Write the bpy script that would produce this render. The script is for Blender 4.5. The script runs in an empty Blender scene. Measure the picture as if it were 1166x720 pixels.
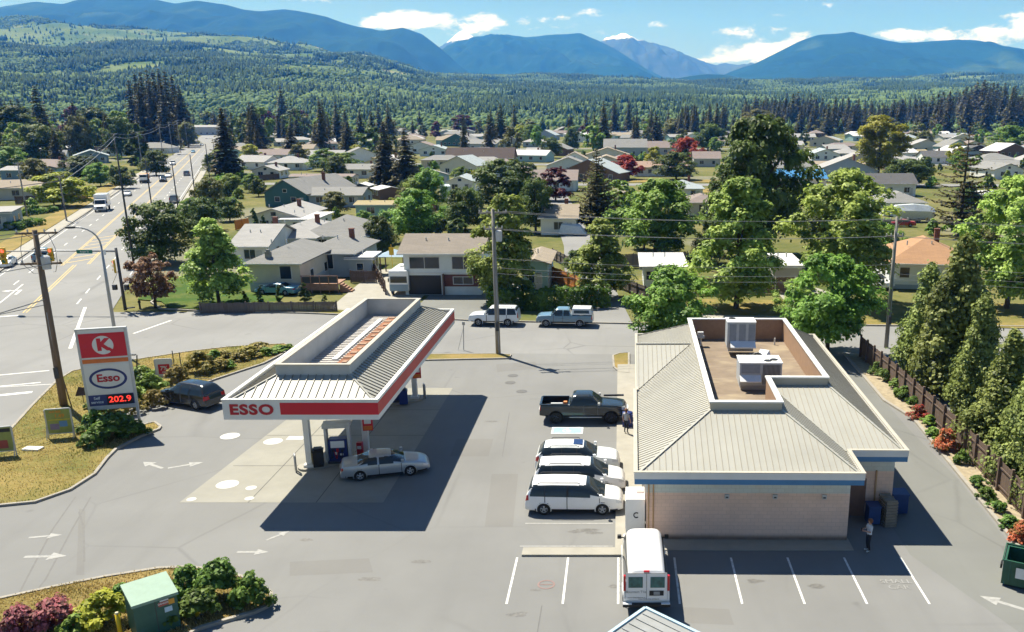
import bpy, bmesh, math, random
import numpy as np
from mathutils import Vector, Matrix
R = math.radians
random.seed(7)
RNG = np.random.default_rng(11)
SC = bpy.context.scene
COL = SC.collection

# ------------------------------------------------------------------ camera, sky, sun, exposure
FPX, CX, CY, YH, HCAM = 1010., 707., 415., 127., 20.5     # focal length and principal point in photo pixels
TH = math.atan((CY - YH) / FPX)
CT, ST = math.cos(TH), math.sin(TH)
cam = bpy.data.cameras.new('camera')
cam.sensor_width = 36; cam.lens = FPX / 1166 * 36
cam.shift_x = -(CX - 583) / 1166; cam.shift_y = (CY - 360) / 1166
cam.clip_start = 0.5; cam.clip_end = 80000
cam_o = bpy.data.objects.new('camera', cam); COL.objects.link(cam_o)
cam_o.location = (0, 0, HCAM); cam_o.rotation_euler = (R(90) - TH, 0, 0)
SC.camera = cam_o

SUN_EL, SUN_AZ = R(57.5), math.atan2(-0.69, 0.72)          # azimuth from +Y towards +X
SKY_STR = 0.055
world = bpy.data.worlds.new('World'); SC.world = world; world.use_nodes = True
sun = bpy.data.lights.new('sun', 'SUN'); sun.energy = 4.8; sun.angle = R(0.5); sun.color = (1.0, 0.965, 0.90)
sun_o = bpy.data.objects.new('sun', sun); COL.objects.link(sun_o)
sdir = Vector((math.sin(SUN_AZ) * math.cos(SUN_EL), math.cos(SUN_AZ) * math.cos(SUN_EL), math.sin(SUN_EL)))
sun_o.rotation_euler = sdir.to_track_quat('Z', 'Y').to_euler(); sun_o.location = (-60, 60, 120)
SC.view_settings.view_transform = 'Standard'; SC.view_settings.look = 'None'
SC.view_settings.exposure = 1.05; SC.view_settings.gamma = 1.0; SC.view_settings.use_curve_mapping = False
SC.render.engine = 'CYCLES'
SC.cycles.max_bounces = 6; SC.cycles.diffuse_bounces = 3; SC.cycles.transparent_max_bounces = 6
SC.cycles.volume_bounces = 1; SC.cycles.use_denoising = True; SC.cycles.sample_clamp_indirect = 4.0
HAZE_DENSITY, HAZE_COLOR = 8.8e-5, (0.05, 0.29, 1.0)

# ------------------------------------------------------------------ helpers
def G(px, py, z=0.):
    """point of the place at height z that the photo shows at px, py"""
    u, v = (px - CX) / FPX, (py - CY) / FPX
    fw, dn = CT - v * ST, ST + v * CT
    k = (HCAM - z) / dn
    return (u * k, fw * k)
def zat(py, Y):
    v = (py - CY) / FPX
    return HCAM - Y * (ST + v * CT) / (CT - v * ST)
def ppm(Y, z=0.):
    return FPX / (Y * CT + (HCAM - z) * ST)

class NT:
    def __init__(self, tree): self.t = tree; self.n = tree.nodes; self.l = tree.links
    def node(self, typ, **kw):
        n = self.n.new(typ)
        for k, v in kw.items():
            if k == 'inp':
                for a, b in v.items():
                    if hasattr(b, 'is_output'): self.l.new(b, n.inputs[a])
                    else: n.inputs[a].default_value = b
            else: setattr(n, k, v)
        return n
    def math(self, op, a, b=0., c=None, clamp=False):
        n = self.n.new('ShaderNodeMath'); n.operation = op; n.use_clamp = clamp
        for i, v in enumerate((a, b) if c is None else (a, b, c)):
            if hasattr(v, 'is_output'): self.l.new(v, n.inputs[i])
            else: n.inputs[i].default_value = v
        return n.outputs[0]
    def mix(self, f, a, b, blend='MIX'):
        n = self.n.new('ShaderNodeMix'); n.data_type = 'RGBA'; n.blend_type = blend
        for i, v in ((0, f), (6, a), (7, b)):
            if hasattr(v, 'is_output'): self.l.new(v, n.inputs[i])
            else: n.inputs[i].default_value = v if i == 0 else (*v[:3], 1)
        return n.outputs[2]
    def noise(self, vec, scale, detail=4, rough=.6):
        return self.node('ShaderNodeTexNoise', inp={'Vector': vec, 'Scale': scale, 'Detail': detail, 'Roughness': rough}).outputs[0]
    def ramp(self, f, a, b):
        n = self.n.new('ShaderNodeMapRange'); n.clamp = True
        for i, v in enumerate((f, a, b)):
            if hasattr(v, 'is_output'): self.l.new(v, n.inputs[i])
            else: n.inputs[i].default_value = v
        return n.outputs[0]

MATS = {}
def new_mat(name):
    m = bpy.data.materials.new(name); m.use_nodes = True
    t = NT(m.node_tree); b = m.node_tree.nodes['Principled BSDF']
    MATS[name] = m
    return m, t, b
def mat(name, col, rough=.6, metal=0., var=.12, scale=3., bump=0., spec=.4, emit=None, coat=0., var2=None, stretch=None):
    if name in MATS: return MATS[name]
    m, t, b = new_mat(name)
    tc = t.node('ShaderNodeTexCoord').outputs['Object']
    if stretch: tc = t.node('ShaderNodeMapping', inp={0: tc, 3: stretch}).outputs[0]
    n = t.noise(tc, scale, 5, .65)
    d = tuple(c * (1 - var) for c in col); l = tuple(min(1, c * (1 + var)) for c in col)
    c = t.mix(t.ramp(n, .3, .7), d, l)
    if var2:
        n2 = t.noise(tc, var2[0], 3, .6); c = t.mix(t.math('MULTIPLY', t.ramp(n2, .52, .68), var2[2]), c, var2[1])
    t.l.new(c, b.inputs['Base Color'])
    b.inputs['Roughness'].default_value = rough; b.inputs['Metallic'].default_value = metal
    b.inputs['Specular IOR Level'].default_value = spec
    b.inputs['Coat Weight'].default_value = coat
    if bump:
        bn = t.node('ShaderNodeBump', inp={'Height': t.noise(tc, scale * 6, 4, .6), 'Strength': bump, 'Distance': .02})
        t.l.new(bn.outputs[0], b.inputs['Normal'])
    if emit:
        b.inputs['Emission Color'].default_value = (*emit[0], 1); b.inputs['Emission Strength'].default_value = emit[1]
    return m
def paint(name, col, rough=.28, metal=0., spec=.5):
    return mat(name, col, rough, metal, .03, 1.2, spec=spec, coat=.6)

def tag(o, label=None, cat=None, group=None, kind=None):
    if label: o['label'] = label
    if cat: o['category'] = cat
    if group: o['group'] = group
    if kind: o['kind'] = kind
    return o
def thing(name, label, cat, loc=(0, 0, 0), rot=0., group=None):
    o = bpy.data.objects.new(name, None); COL.objects.link(o)
    o.empty_display_size = .2
    o.location = loc if len(loc) == 3 else (*loc, 0); o.rotation_euler = (0, 0, rot)
    return tag(o, label, cat, group)
def obj(name, me, parent=None, loc=(0, 0, 0), rot=(0, 0, 0), scale=(1, 1, 1)):
    o = bpy.data.objects.new(name, me); COL.objects.link(o)
    o.location = loc; o.rotation_euler = rot; o.scale = scale
    if parent: o.parent = parent
    return o
KIDS = {}
def copy_tree(o, parent=None):
    c = o.copy(); COL.objects.link(c)
    if parent: c.parent = parent
    for ch in [x for x in o.children]: copy_tree(ch, c)
    return c
def recolor(root, old, new):
    for o in [root] + list(root.children_recursive):
        if o.type == 'MESH':
            for s in o.material_slots:
                if s.material == old: s.link = 'OBJECT'; s.material = new

class MB:
    def __init__(self): self.v = []; self.f = []; self.m = []; self.M = None
    def add(self, vs, fs, m=0):
        o = len(self.v)
        if self.M is not None: vs = [tuple(self.M @ Vector(p)) for p in vs]
        self.v += [tuple(p) for p in vs]
        for f in fs: self.f.append(tuple(i + o for i in f)); self.m.append(m)
        return self
    def box(self, x0, x1, y0, y1, z0, z1, m=0):
        if x0 > x1: x0, x1 = x1, x0
        if y0 > y1: y0, y1 = y1, y0
        if z0 > z1: z0, z1 = z1, z0
        return self.add([(x0, y0, z0), (x1, y0, z0), (x1, y1, z0), (x0, y1, z0), (x0, y0, z1), (x1, y0, z1), (x1, y1, z1), (x0, y1, z1)],
                 [(0, 3, 2, 1), (4, 5, 6, 7), (0, 1, 5, 4), (1, 2, 6, 5), (2, 3, 7, 6), (3, 0, 4, 7)], m)
    def cbox(self, c, s, m=0):
        return self.box(c[0] - s[0] / 2, c[0] + s[0] / 2, c[1] - s[1] / 2, c[1] + s[1] / 2, c[2] - s[2] / 2, c[2] + s[2] / 2, m)
    def bar(self, a, b, w, h, m=0):
        """beam of section w x h from a to b"""
        a, b = Vector(a), Vector(b); d = (b - a).normalized()
        up = Vector((0, 0, 1)) if abs(d.z) < .95 else Vector((0, 1, 0))
        s = d.cross(up).normalized(); u = s.cross(d)
        vs = [p + s * (i * w / 2) + u * (j * h / 2) for p in (a, b) for i, j in ((-1, -1), (1, -1), (1, 1), (-1, 1))]
        return self.add(vs, [(0, 1, 2, 3), (7, 6, 5, 4), (0, 4, 5, 1), (1, 5, 6, 2), (2, 6, 7, 3), (3, 7, 4, 0)], m)
    def prism(self, poly, z0, z1, m=0, bottom=True):
        n = len(poly)
        a = sum(poly[i][0] * poly[(i + 1) % n][1] - poly[(i + 1) % n][0] * poly[i][1] for i in range(n))
        if a < 0: poly = poly[::-1]
        fs = [tuple(range(n, 2 * n))] + [(i, (i + 1) % n, n + (i + 1) % n, n + i) for i in range(n)]
        if bottom: fs.append(tuple(range(n))[::-1])
        return self.add([(*p, z0) for p in poly] + [(*p, z1) for p in poly], fs, m)
    def sheet(self, poly, z, m=0):
        n = len(poly)
        a = sum(poly[i][0] * poly[(i + 1) % n][1] - poly[(i + 1) % n][0] * poly[i][1] for i in range(n))
        if a < 0: poly = poly[::-1]
        return self.add([(*p, z) for p in poly], [tuple(range(n))], m)
    def ribbon(self, pts, w, z0, z1, m=0, closed=False):
        """upright kerb-like strip along a ground polyline"""
        n = len(pts); L = []
        for i in range(n):
            p = Vector(pts[i]); a = Vector(pts[i - 1 if (i or closed) else 0]); b = Vector(pts[(i + 1) % n if (i < n - 1 or closed) else i])
            d = (b - a).normalized(); nn = Vector((-d.y, d.x)) * w / 2
            L.append((p + nn, p - nn))
        vs = []
        for a, b in L: vs += [(*a, z0), (*b, z0), (*b, z1), (*a, z1)]
        fs = []
        for i in range(n if closed else n - 1):
            p, q = 4 * i, 4 * ((i + 1) % n)
            for k in range(4): fs.append((p + k, p + (k + 1) % 4, q + (k + 1) % 4, q + k))
        if not closed: fs += [(3, 2, 1, 0), tuple(4 * (n - 1) + k for k in range(4))]
        return self.add(vs, fs, m)
    def tube(self, pts, r, n=8, m=0, cap=True):
        pts = [Vector(p) for p in pts]; k = len(pts)
        rs = r if isinstance(r, (list, tuple)) else [r] * k
        vs = []; ref = None
        for i, p in enumerate(pts):
            d = (pts[min(i + 1, k - 1)] - pts[max(i - 1, 0)]).normalized()
            if ref is None or abs(ref.dot(d)) > .9: ref = Vector((1, 0, 0)) if abs(d.x) < .8 else Vector((0, 1, 0))
            s = (ref - d * ref.dot(d)).normalized(); u = d.cross(s); ref = s
            vs += [p + (s * math.cos(2 * math.pi * j / n) + u * math.sin(2 * math.pi * j / n)) * rs[i] for j in range(n)]
        fs = [(i * n + j, i * n + (j + 1) % n, (i + 1) * n + (j + 1) % n, (i + 1) * n + j) for i in range(k - 1) for j in range(n)]
        if cap: fs += [tuple(range(n))[::-1], tuple((k - 1) * n + j for j in range(n))]
        return self.add(vs, fs, m)
    def lathe(self, prof, n=24, m=0, axis='z', c=(0, 0, 0), ms=None):
        """prof: (radius, height) pairs turned about an axis through c"""
        k = len(prof); vs = []
        for r, h in prof:
            for j in range(n):
                a = 2 * math.pi * j / n; x, y = r * math.cos(a), r * math.sin(a)
                p = (x, y, h) if axis == 'z' else (x, h, y) if axis == 'y' else (h, x, y)
                vs.append((p[0] + c[0], p[1] + c[1], p[2] + c[2]))
        for i in range(k - 1):
            fs = [(i * n + j, i * n + (j + 1) % n, (i + 1) * n + (j + 1) % n, (i + 1) * n + j) for j in range(n)]
            if axis == 'y': fs = [f[::-1] for f in fs]
            if i == 0: self.add(vs, fs, ms[i] if ms else m); base = len(self.v) - len(vs)
            else:
                for f in fs: self.f.append(tuple(q + base for q in f)); self.m.append(ms[i] if ms else m)
        return self
    def mesh(self, name, mats, smooth=False, bevel=0.):
        me = bpy.data.meshes.new(name); me.from_pydata(self.v, [], self.f)
        for m in (mats if isinstance(mats, (list, tuple)) else [mats]): me.materials.append(m)
        me.polygons.foreach_set('material_index', self.m)
        if bevel:
            bm = bmesh.new(); bm.from_mesh(me)
            bmesh.ops.remove_doubles(bm, verts=bm.verts, dist=1e-4)
            es = [e for e in bm.edges if len(e.link_faces) == 2 and e.calc_face_angle(0) > .5]
            bmesh.ops.bevel(bm, geom=es, offset=bevel, segments=2, affect='EDGES', profile=.6, clamp_overlap=True)
            bm.to_mesh(me); bm.free()
        if smooth: me.polygons.foreach_set('use_smooth', [True] * len(me.polygons))
        me.update()
        return me
    def build(self, name, mats, parent=None, loc=(0, 0, 0), rot=0., smooth=False, bevel=0.):
        return obj(name, self.mesh(name, mats, smooth, bevel), parent, loc if len(loc) == 3 else (*loc, 0), (0, 0, rot))
def struct(name, mb, m, **k):
    return tag(mb.build(name, m, **k), kind='structure')
def rotz(a): return Matrix.Rotation(a, 4, 'Z')

def text_mesh(name, s, size, m, offset=.0, extrude=.01, xs=1., align='CENTER'):
    cu = bpy.data.curves.new(name, 'FONT'); cu.body = s; cu.size = size; cu.offset = offset; cu.extrude = extrude
    cu.space_character = 1.12 if s == 'ESSO' else 1.; cu.align_x = align; cu.align_y = 'CENTER'; cu.resolution_u = 4
    o = bpy.data.objects.new(name, cu); COL.objects.link(o)
    me = bpy.data.meshes.new_from_object(o.evaluated_get(bpy.context.evaluated_depsgraph_get()))
    bpy.data.objects.remove(o); bpy.data.curves.remove(cu)
    me.name = name; me.materials.clear(); me.materials.append(m)
    if xs != 1: me.transform(Matrix.Diagonal((xs, 1, 1, 1)))
    return me
def upright(x=0, y=0, z=0, rz=0):   # text lying in XY -> standing, facing -Y
    return Matrix.Translation((x, y, z)) @ rotz(rz) @ Matrix.Rotation(R(90), 4, 'X')

# ---------------------------------------- materials
def leaf_mat(name, dark, light, trans=.38):
    m, t, b = new_mat(name)
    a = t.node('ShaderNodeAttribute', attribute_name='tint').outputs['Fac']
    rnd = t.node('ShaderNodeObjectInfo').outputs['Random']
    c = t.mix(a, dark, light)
    hs = t.node('ShaderNodeHueSaturation', inp={'Hue': t.math('MULTIPLY_ADD', rnd, .03, .485), 'Saturation': 1.0,
                'Value': t.math('MULTIPLY_ADD', rnd, .35, .82), 'Color': c}).outputs[0]
    t.l.new(hs, b.inputs['Base Color']); b.inputs['Roughness'].default_value = .55; b.inputs['Specular IOR Level'].default_value = .25
    tr = t.node('ShaderNodeBsdfTranslucent', inp={'Color': hs}); mx = t.node('ShaderNodeMixShader', inp={0: trans, 1: b.outputs[0], 2: tr.outputs[0]})
    t.l.new(mx.outputs[0], m.node_tree.nodes['Material Output'].inputs[0])
    return m
LM = {
 'light': leaf_mat('leaf_light', (.075, .14, .022), (.43, .54, .12)),
 'bright': leaf_mat('leaf_bright', (.065, .13, .018), (.26, .40, .07)),
 'dark': leaf_mat('leaf_dark', (.035, .062, .015), (.15, .215, .045)),
 'lime': leaf_mat('leaf_lime', (.15, .19, .015), (.50, .50, .06)),
 'olive': leaf_mat('leaf_olive', (.085, .10, .028), (.26, .27, .08)),
 'fir': leaf_mat('leaf_fir', (.028, .030, .011), (.15, .135, .05), .3),
 'spruce': leaf_mat('leaf_spruce', (.036, .038, .015), (.17, .155, .06), .3),
 'cedar': leaf_mat('leaf_cedar', (.075, .11, .026), (.30, .36, .10), .3),
 'bronze': leaf_mat('leaf_bronze', (.09, .048, .03), (.38, .21, .12)),
 'purple': leaf_mat('leaf_purple', (.035, .008, .014), (.17, .04, .055)),
 'red': leaf_mat('leaf_red', (.20, .025, .018), (.52, .09, .06)),
 'hedge': leaf_mat('leaf_hedge', (.035, .075, .014), (.18, .29, .055)),
 'gold': leaf_mat('leaf_gold', (.10, .11, .022), (.42, .34, .09)),
 'bloom': leaf_mat('leaf_bloom', (.08, .13, .03), (.68, .15, .09)),
 'pinkbloom': leaf_mat('leaf_pinkbloom', (.10, .06, .04), (.50, .16, .21)),
}
BARK = mat('bark', (.085, .065, .05), .9, var=.3, scale=6, bump=.5)
BARKG = mat('bark_grey', (.14, .125, .11), .9, var=.3, scale=6, bump=.5)
def asphalt(name, base, crack=.5, patch=.3, tscale=1.):
    m, t, b = new_mat(name)
    tc = t.node('ShaderNodeTexCoord').outputs['Object']
    c = t.mix(t.ramp(t.noise(tc, .09 * tscale, 5, .62), .3, .72), tuple(x * .86 for x in base), tuple(x * 1.12 for x in base))
    c = t.mix(t.math('MULTIPLY', t.ramp(t.noise(tc, 28, 3, .8), .35, .75), .28), c, tuple(x * .7 for x in base))
    st = t.node('ShaderNodeMapping', inp={0: tc, 3: (.5, .06, 1)}).outputs[0]
    c = t.mix(t.math('MULTIPLY', t.ramp(t.noise(st, 1.1, 4, .6), .5, .75), patch), c, tuple(x * .72 for x in base))
    vo = t.node('ShaderNodeTexVoronoi', feature='DISTANCE_TO_EDGE', inp={'Vector': t.mix(.12, tc, t.node('ShaderNodeTexNoise', inp={'Vector': tc, 'Scale': .5}).outputs[1], 'ADD'), 'Scale': .11}).outputs[0]
    line = t.math('SUBTRACT', 1., t.ramp(vo, 0., .012))
    c = t.mix(t.math('MULTIPLY', t.math('MULTIPLY', line, crack), t.ramp(t.noise(tc, .06, 2), .45, .6)), c, (.045, .045, .048))
    blot = t.ramp(t.noise(tc, .55, 2, .5), .70, .78)
    c = t.mix(t.math('MULTIPLY', blot, .35), c, (.06, .058, .055))
    t.l.new(c, b.inputs['Base Color']); b.inputs['Roughness'].default_value = .85; b.inputs['Specular IOR Level'].default_value = .3
    t.l.new(t.node('ShaderNodeBump', inp={'Height': t.noise(tc, 40, 3, .7), 'Strength': .25, 'Distance': .01}).outputs[0], b.inputs['Normal'])
    return m
M_LOT = asphalt('asphalt_lot', (.184, .186, .184), .22, .3)
M_ROAD = asphalt('asphalt_road', (.212, .213, .211), .35, .4)
M_DRIVE = asphalt('asphalt_drive', (.165, .17, .163), .25, .4)
def grass_mat(name, green, dry, bias):
    m, t, b = new_mat(name)
    tc = t.node('ShaderNodeTexCoord').outputs['Object']
    f = t.math('ADD', t.ramp(t.noise(tc, .22, 5, .65), .3, .7), bias)
    f = t.math('ADD', f, t.math('MULTIPLY_ADD', t.noise(tc, 3.5, 4, .7), .7, -.35), clamp=True)
    c = t.mix(f, green, dry)
    c = t.mix(t.math('MULTIPLY', t.ramp(t.noise(tc, 22, 3, .8), .4, .8), .35), c, tuple(x * .5 for x in green))
    t.l.new(c, b.inputs['Base Color']); b.inputs['Roughness'].default_value = .95; b.inputs['Specular IOR Level'].default_value = .1
    t.l.new(t.node('ShaderNodeBump', inp={'Height': t.noise(tc, 30, 3, .8), 'Strength': .8, 'Distance': .05}).outputs[0], b.inputs['Normal'])
    return m
M_DRY = grass_mat('grass_dry', (.13, .13, .035), (.30, .22, .085), .25)
M_MIX = grass_mat('grass_mixed', (.085, .115, .028), (.31, .23, .085), .12)
M_GREEN = grass_mat('grass_green', (.05, .10, .018), (.20, .19, .06), -.35)
M_CONC = mat('concrete', (.30, .285, .245), .85, var=.10, scale=.8, bump=.2, var2=(.5, (.26, .25, .22), .5))
M_PAD = mat('concrete_pad', (.252, .246, .215), .85, var=.09, scale=.5, bump=.15, var2=(.35, (.23, .22, .19), .55))
M_KERB = mat('kerb_concrete', (.29, .27, .235), .9, var=.12, scale=2, bump=.3)
M_WHITE_LINE = mat('line_white', (.62, .62, .60), .7, var=.14, scale=5, var2=(6, (.28, .28, .27), .75))
M_FADED = mat('line_faded', (.31, .31, .30), .8, var=.15, scale=5, var2=(4, (.22, .22, .215), .9))
M_YELLOW_LINE = mat('line_yellow', (.50, .36, .12), .7, var=.15, scale=3, var2=(4, (.26, .24, .2), .6))
M_DARKJOINT = mat('joint_dark', (.07, .07, .07), .9)
M_WHITE = mat('white_paint', (.66, .66, .64), .45, var=.04, scale=1.5)
M_WHITEMETAL = mat('white_metal', (.70, .71, .71), .4, var=.06, scale=1.2)
M_CREAM = mat('cream_metal', (.43, .40, .335), .45, metal=0., var=.07, scale=.7, var2=(.4, (.36, .335, .28), .5))
M_RED = mat('signal_red', (.55, .012, .03), .4, var=.06, scale=1)
M_ORANGE = mat('orange_stripe', (.62, .16, .03), .45)
M_BLUE = mat('deep_blue', (.018, .035, .16), .4)
M_BLUETRIM = mat('blue_trim', (.05, .18, .36), .45, var=.1, scale=1)
M_DKRED = mat('letter_red', (.40, .008, .02), .45)
M_BLACK = mat('black_plastic', (.015, .015, .016), .5)
M_DARK = mat('dark_metal', (.05, .052, .055), .5)
M_GREY = mat('grey_metal', (.30, .31, .32), .45, var=.1)
M_LGREY = mat('light_grey_metal', (.48, .49, .49), .4, var=.08)
M_GALV = mat('galvanised', (.36, .37, .38), .5, metal=.3, var=.12, scale=2)
M_GLASS = mat('window_glass', (.02, .03, .04), .07, var=.25, scale=.8, spec=.6)
M_CARGLASS = mat('car_glass', (.022, .030, .034), .04, var=.1, scale=.6, spec=.7)
M_RUBBER = mat('tyre_rubber', (.02, .02, .02), .85)
M_RIM = mat('alloy_rim', (.50, .51, .52), .3, metal=.6)
M_HEAD = mat('headlight_lens', (.62, .64, .66), .12, spec=.7)
M_TAIL = mat('taillight_lens', (.42, .01, .015), .2, spec=.6)
M_WOODPOLE = mat('pole_wood', (.17, .125, .09), .9, var=.3, scale=2, stretch=(3, 3, .3), bump=.4)
M_GREYPOLE = mat('pole_grey_wood', (.25, .235, .21), .9, var=.25, scale=2, stretch=(3, 3, .3), bump=.4)
M_FENCE = mat('fence_brown', (.125, .088, .068), .9, var=.28, scale=1.2, stretch=(6, 6, .5), bump=.4)
M_FENCEGREY = mat('fence_grey', (.15, .125, .11), .9, var=.28, scale=1.2, stretch=(6, 6, .5), bump=.4)
M_FENCEORANGE = mat('fence_orange', (.48, .20, .05), .8, var=.18, scale=1.2, stretch=(6, 6, .5))
M_YELLOW = mat('safety_yellow', (.60, .44, .02), .5)
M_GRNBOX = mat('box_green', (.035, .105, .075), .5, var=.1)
M_GRNTOP = mat('box_green_pale', (.19, .30, .235), .6, var=.08)  # paler green, used for the cabinet lid
M_DUMP = mat('dumpster_green', (.02, .085, .05), .5, var=.2, scale=2)
M_TAR = mat('tar_roof', (.195, .152, .112), .95, var=.2, scale=.9, stretch=(.6, 1.0, 1), var2=(.5, (.34, .28, .19), .6))
M_SKIN = mat('skin', (.45, .26, .18), .5)
M_HAIR = mat('hair_brown', (.16, .06, .025), .6)
M_SHIRT = mat('shirt_white', (.62, .62, .64), .8)
M_SHIRTG = mat('shirt_grey', (.40, .40, .42), .8)
M_PANTS = mat('trousers_dark', (.02, .021, .026), .8)
def wall_mat(name, c): return mat('wall_' + name, c, .8, var=.07, scale=.7, var2=(.3, tuple(x * .8 for x in c), .3))
def roof_mat(name, c):
    if 'roof_' + name in MATS: return MATS['roof_' + name]
    m, t, b = new_mat('roof_' + name)
    tc = t.node('ShaderNodeTexCoord').outputs['Object']
    br = t.node('ShaderNodeTexBrick', inp={'Vector': tc, 'Color1': (*c, 1), 'Color2': (*[x * .86 for x in c], 1), 'Mortar': (*[x * .72 for x in c], 1),
                'Scale': 1., 'Brick Width': .9, 'Row Height': .28, 'Mortar Size': .018})
    n = t.ramp(t.noise(tc, .5, 5, .65), .3, .75)
    cc = t.mix(t.math('MULTIPLY', n, .45), br.outputs[0], tuple(x * .68 for x in c))
    t.l.new(cc, b.inputs['Base Color']); b.inputs['Roughness'].default_value = .9; b.inputs['Specular IOR Level'].default_value = .2
    return m
WALLS = {k: wall_mat(k, c) for k, c in dict(white=(.74, .74, .72), beige=(.56, .52, .44), grey=(.46, .455, .44), pale=(.66, .70, .70), teal=(.05, .13, .13), blue=(.18, .27, .36),
         aqua=(.30, .46, .46), brown=(.16, .10, .07), cream=(.66, .62, .52), bluegrey=(.34, .40, .44), dark=(.06, .055, .05)).items()}
ROOFS = {k: roof_mat(k, c) for k, c in dict(grey=(.25, .25, .245), lgrey=(.36, .355, .35), brown=(.25, .22, .19), mauve=(.26, .215, .20), orange=(.40, .235, .135), dbrown=(.085, .065, .06),
         white=(.62, .62, .62), lblue=(.37, .42, .44), tan=(.33, .28, .22), dgrey=(.12, .12, .125), bluetarp=(.06, .24, .50), salmon=(.34, .24, .19), yellow=(.36, .30, .17)).items()}

# ------------------------------------------------------------------ sky with cumulus far off over the mountains
def build_world():
    t = NT(world.node_tree); bg = world.node_tree.nodes['Background']
    sky = t.node('ShaderNodeTexSky', sky_type='NISHITA'); sky.sun_disc = False
    sky.sun_elevation = SUN_EL; sky.sun_rotation = SUN_AZ; sky.altitude = 80; sky.air_density = 1.0; sky.dust_density = .15; sky.ozone_density = 2.2
    d = t.node('ShaderNodeTexCoord').outputs['Generated']
    sx = t.node('ShaderNodeSeparateXYZ', inp={0: d})
    fy = t.math('MAXIMUM', sx.outputs[1], .02)
    u, v = t.math('DIVIDE', sx.outputs[0], fy), t.math('DIVIDE', sx.outputs[2], fy)
    vec = t.node('ShaderNodeCombineXYZ', inp={0: t.math('MULTIPLY', u, 1.), 1: t.math('MULTIPLY', v, 2.1), 2: 3.1}).outputs[0]
    K = 1050.
    blobs = [((376 - CX), 9, 30, 9, 1.), ((478 - CX), 30, 62, 13, 1.15), ((568 - CX), 29, 48, 9, 1.0), ((440 - CX), 33, 30, 8, .8), ((540 - CX), 42, 30, 9, .8), ((668 - CX), 20, 18, 6, .75), ((640 - CX), 27, 16, 4, .7),
             ((742 - CX), 36, 20, 5, .8), ((835 - CX), 42, 34, 8, .95), ((860 - CX), 66, 60, 13, 1.1), ((900 - CX), 58, 50, 14, 1.), ((800 - CX), 70, 30, 9, .8), ((1045 - CX), 43, 60, 8, 1.0), ((1110 - CX), 43, 40, 8, .9),
             ((1160 - CX), 28, 34, 18, .95), ((1085 - CX), 54, 60, 7, .8), ((880 - CX), 24, 14, 4, .7), ((936 - CX), 14, 14, 3, .65), ((1010 - CX), 45, 30, 6, .8), ((335 - CX), 8, 16, 4, .6), ((728 - CX), 5, 12, 3, .6),
             ((1240 - CX), 30, 60, 22, 1.1), ((-130 - CX), 5, 90, 18, 1.), ((1400 - CX), 20, 90, 22, 1.)]
    tot = 0.
    for bx, py, rx, ry, w in blobs:
        a = t.math('MULTIPLY', t.math('ADD', u, -bx / K), K / rx); b = t.math('MULTIPLY', t.math('ADD', v, -(YH - py) / K), K / ry)
        e = t.math('EXPONENT', t.math('MULTIPLY', t.math('ADD', t.math('MULTIPLY', a, a), t.math('MULTIPLY', b, b)), -1.))
        tot = t.math('MULTIPLY_ADD', e, w, tot)
    n = t.noise(vec, 26, 7, .62); n2 = t.noise(vec, 85, 5, .65)
    f = t.math('ADD', t.math('MULTIPLY_ADD', n, 3.3, -1.75), t.math('ADD', t.math('MULTIPLY_ADD', n2, 1.0, -.5), t.math('MINIMUM', tot, 1.25)))
    dens = t.ramp(f, .52, 1.0)
    shade = t.ramp(f, .5, 1.5)
    cloud = t.mix(shade, (7.5, 8.3, 8.8), (12.5, 12.3, 11.8))
    # thin high veil
    veil = t.math('MULTIPLY', t.ramp(t.noise(t.node('ShaderNodeCombineXYZ', inp={0: u, 1: t.math('MULTIPLY', v, 5.)}).outputs[0], 4, 5, .6), .45, .8), .22)
    c = t.mix(veil, t.mix(1., sky.outputs[0], (.60, .70, .76), 'MULTIPLY'), (5.0, 5.6, 6.0))
    c = t.mix(t.math('MULTIPLY', dens, t.math('GREATER_THAN', sx.outputs[1], .02)), c, cloud)
    t.l.new(c, bg.inputs[0]); bg.inputs[1].default_value = SKY_STR
build_world()

# ------------------------------------------------------------------ terrain
def vnoise(x, y, seed=0):
    xi, yi = np.floor(x).astype(np.int64), np.floor(y).astype(np.int64); xf, yf = x - xi, y - yi
    def h(a, b):
        n = (a * 374761393 + b * 668265263 + seed * 1442695041) & 0x7fffffff
        n = ((n ^ (n >> 13)) * 1274126177) & 0x7fffffff
        return ((n ^ (n >> 16)) & 0xffff) / 65535.
    sx, sy = xf * xf * (3 - 2 * xf), yf * yf * (3 - 2 * yf)
    return (h(xi, yi) * (1 - sx) + h(xi + 1, yi) * sx) * (1 - sy) + (h(xi, yi + 1) * (1 - sx) + h(xi + 1, yi + 1) * sx) * sy
def fbm(x, y, o=5, seed=0, gain=.5):
    s = 0; a = 1; t = 0
    for i in range(o):
        s = s + a * vnoise(x * 2 ** i, y * 2 ** i, seed + i * 7); t += a; a *= gain
    return s / t
CREST_X = np.array([-700, -200, 0, 60, 120, 200, 260, 300, 360, 420, 460, 500, 560, 640, 760, 900, 1050, 1166, 1500, 2200])
CREST_Y = np.array([60, 40, 31, 36, 40, 45, 49, 52, 55, 62, 74, 85, 89, 91, 92, 92, 91, 90, 88, 90])
D0, D1 = 820., 4700.
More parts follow.
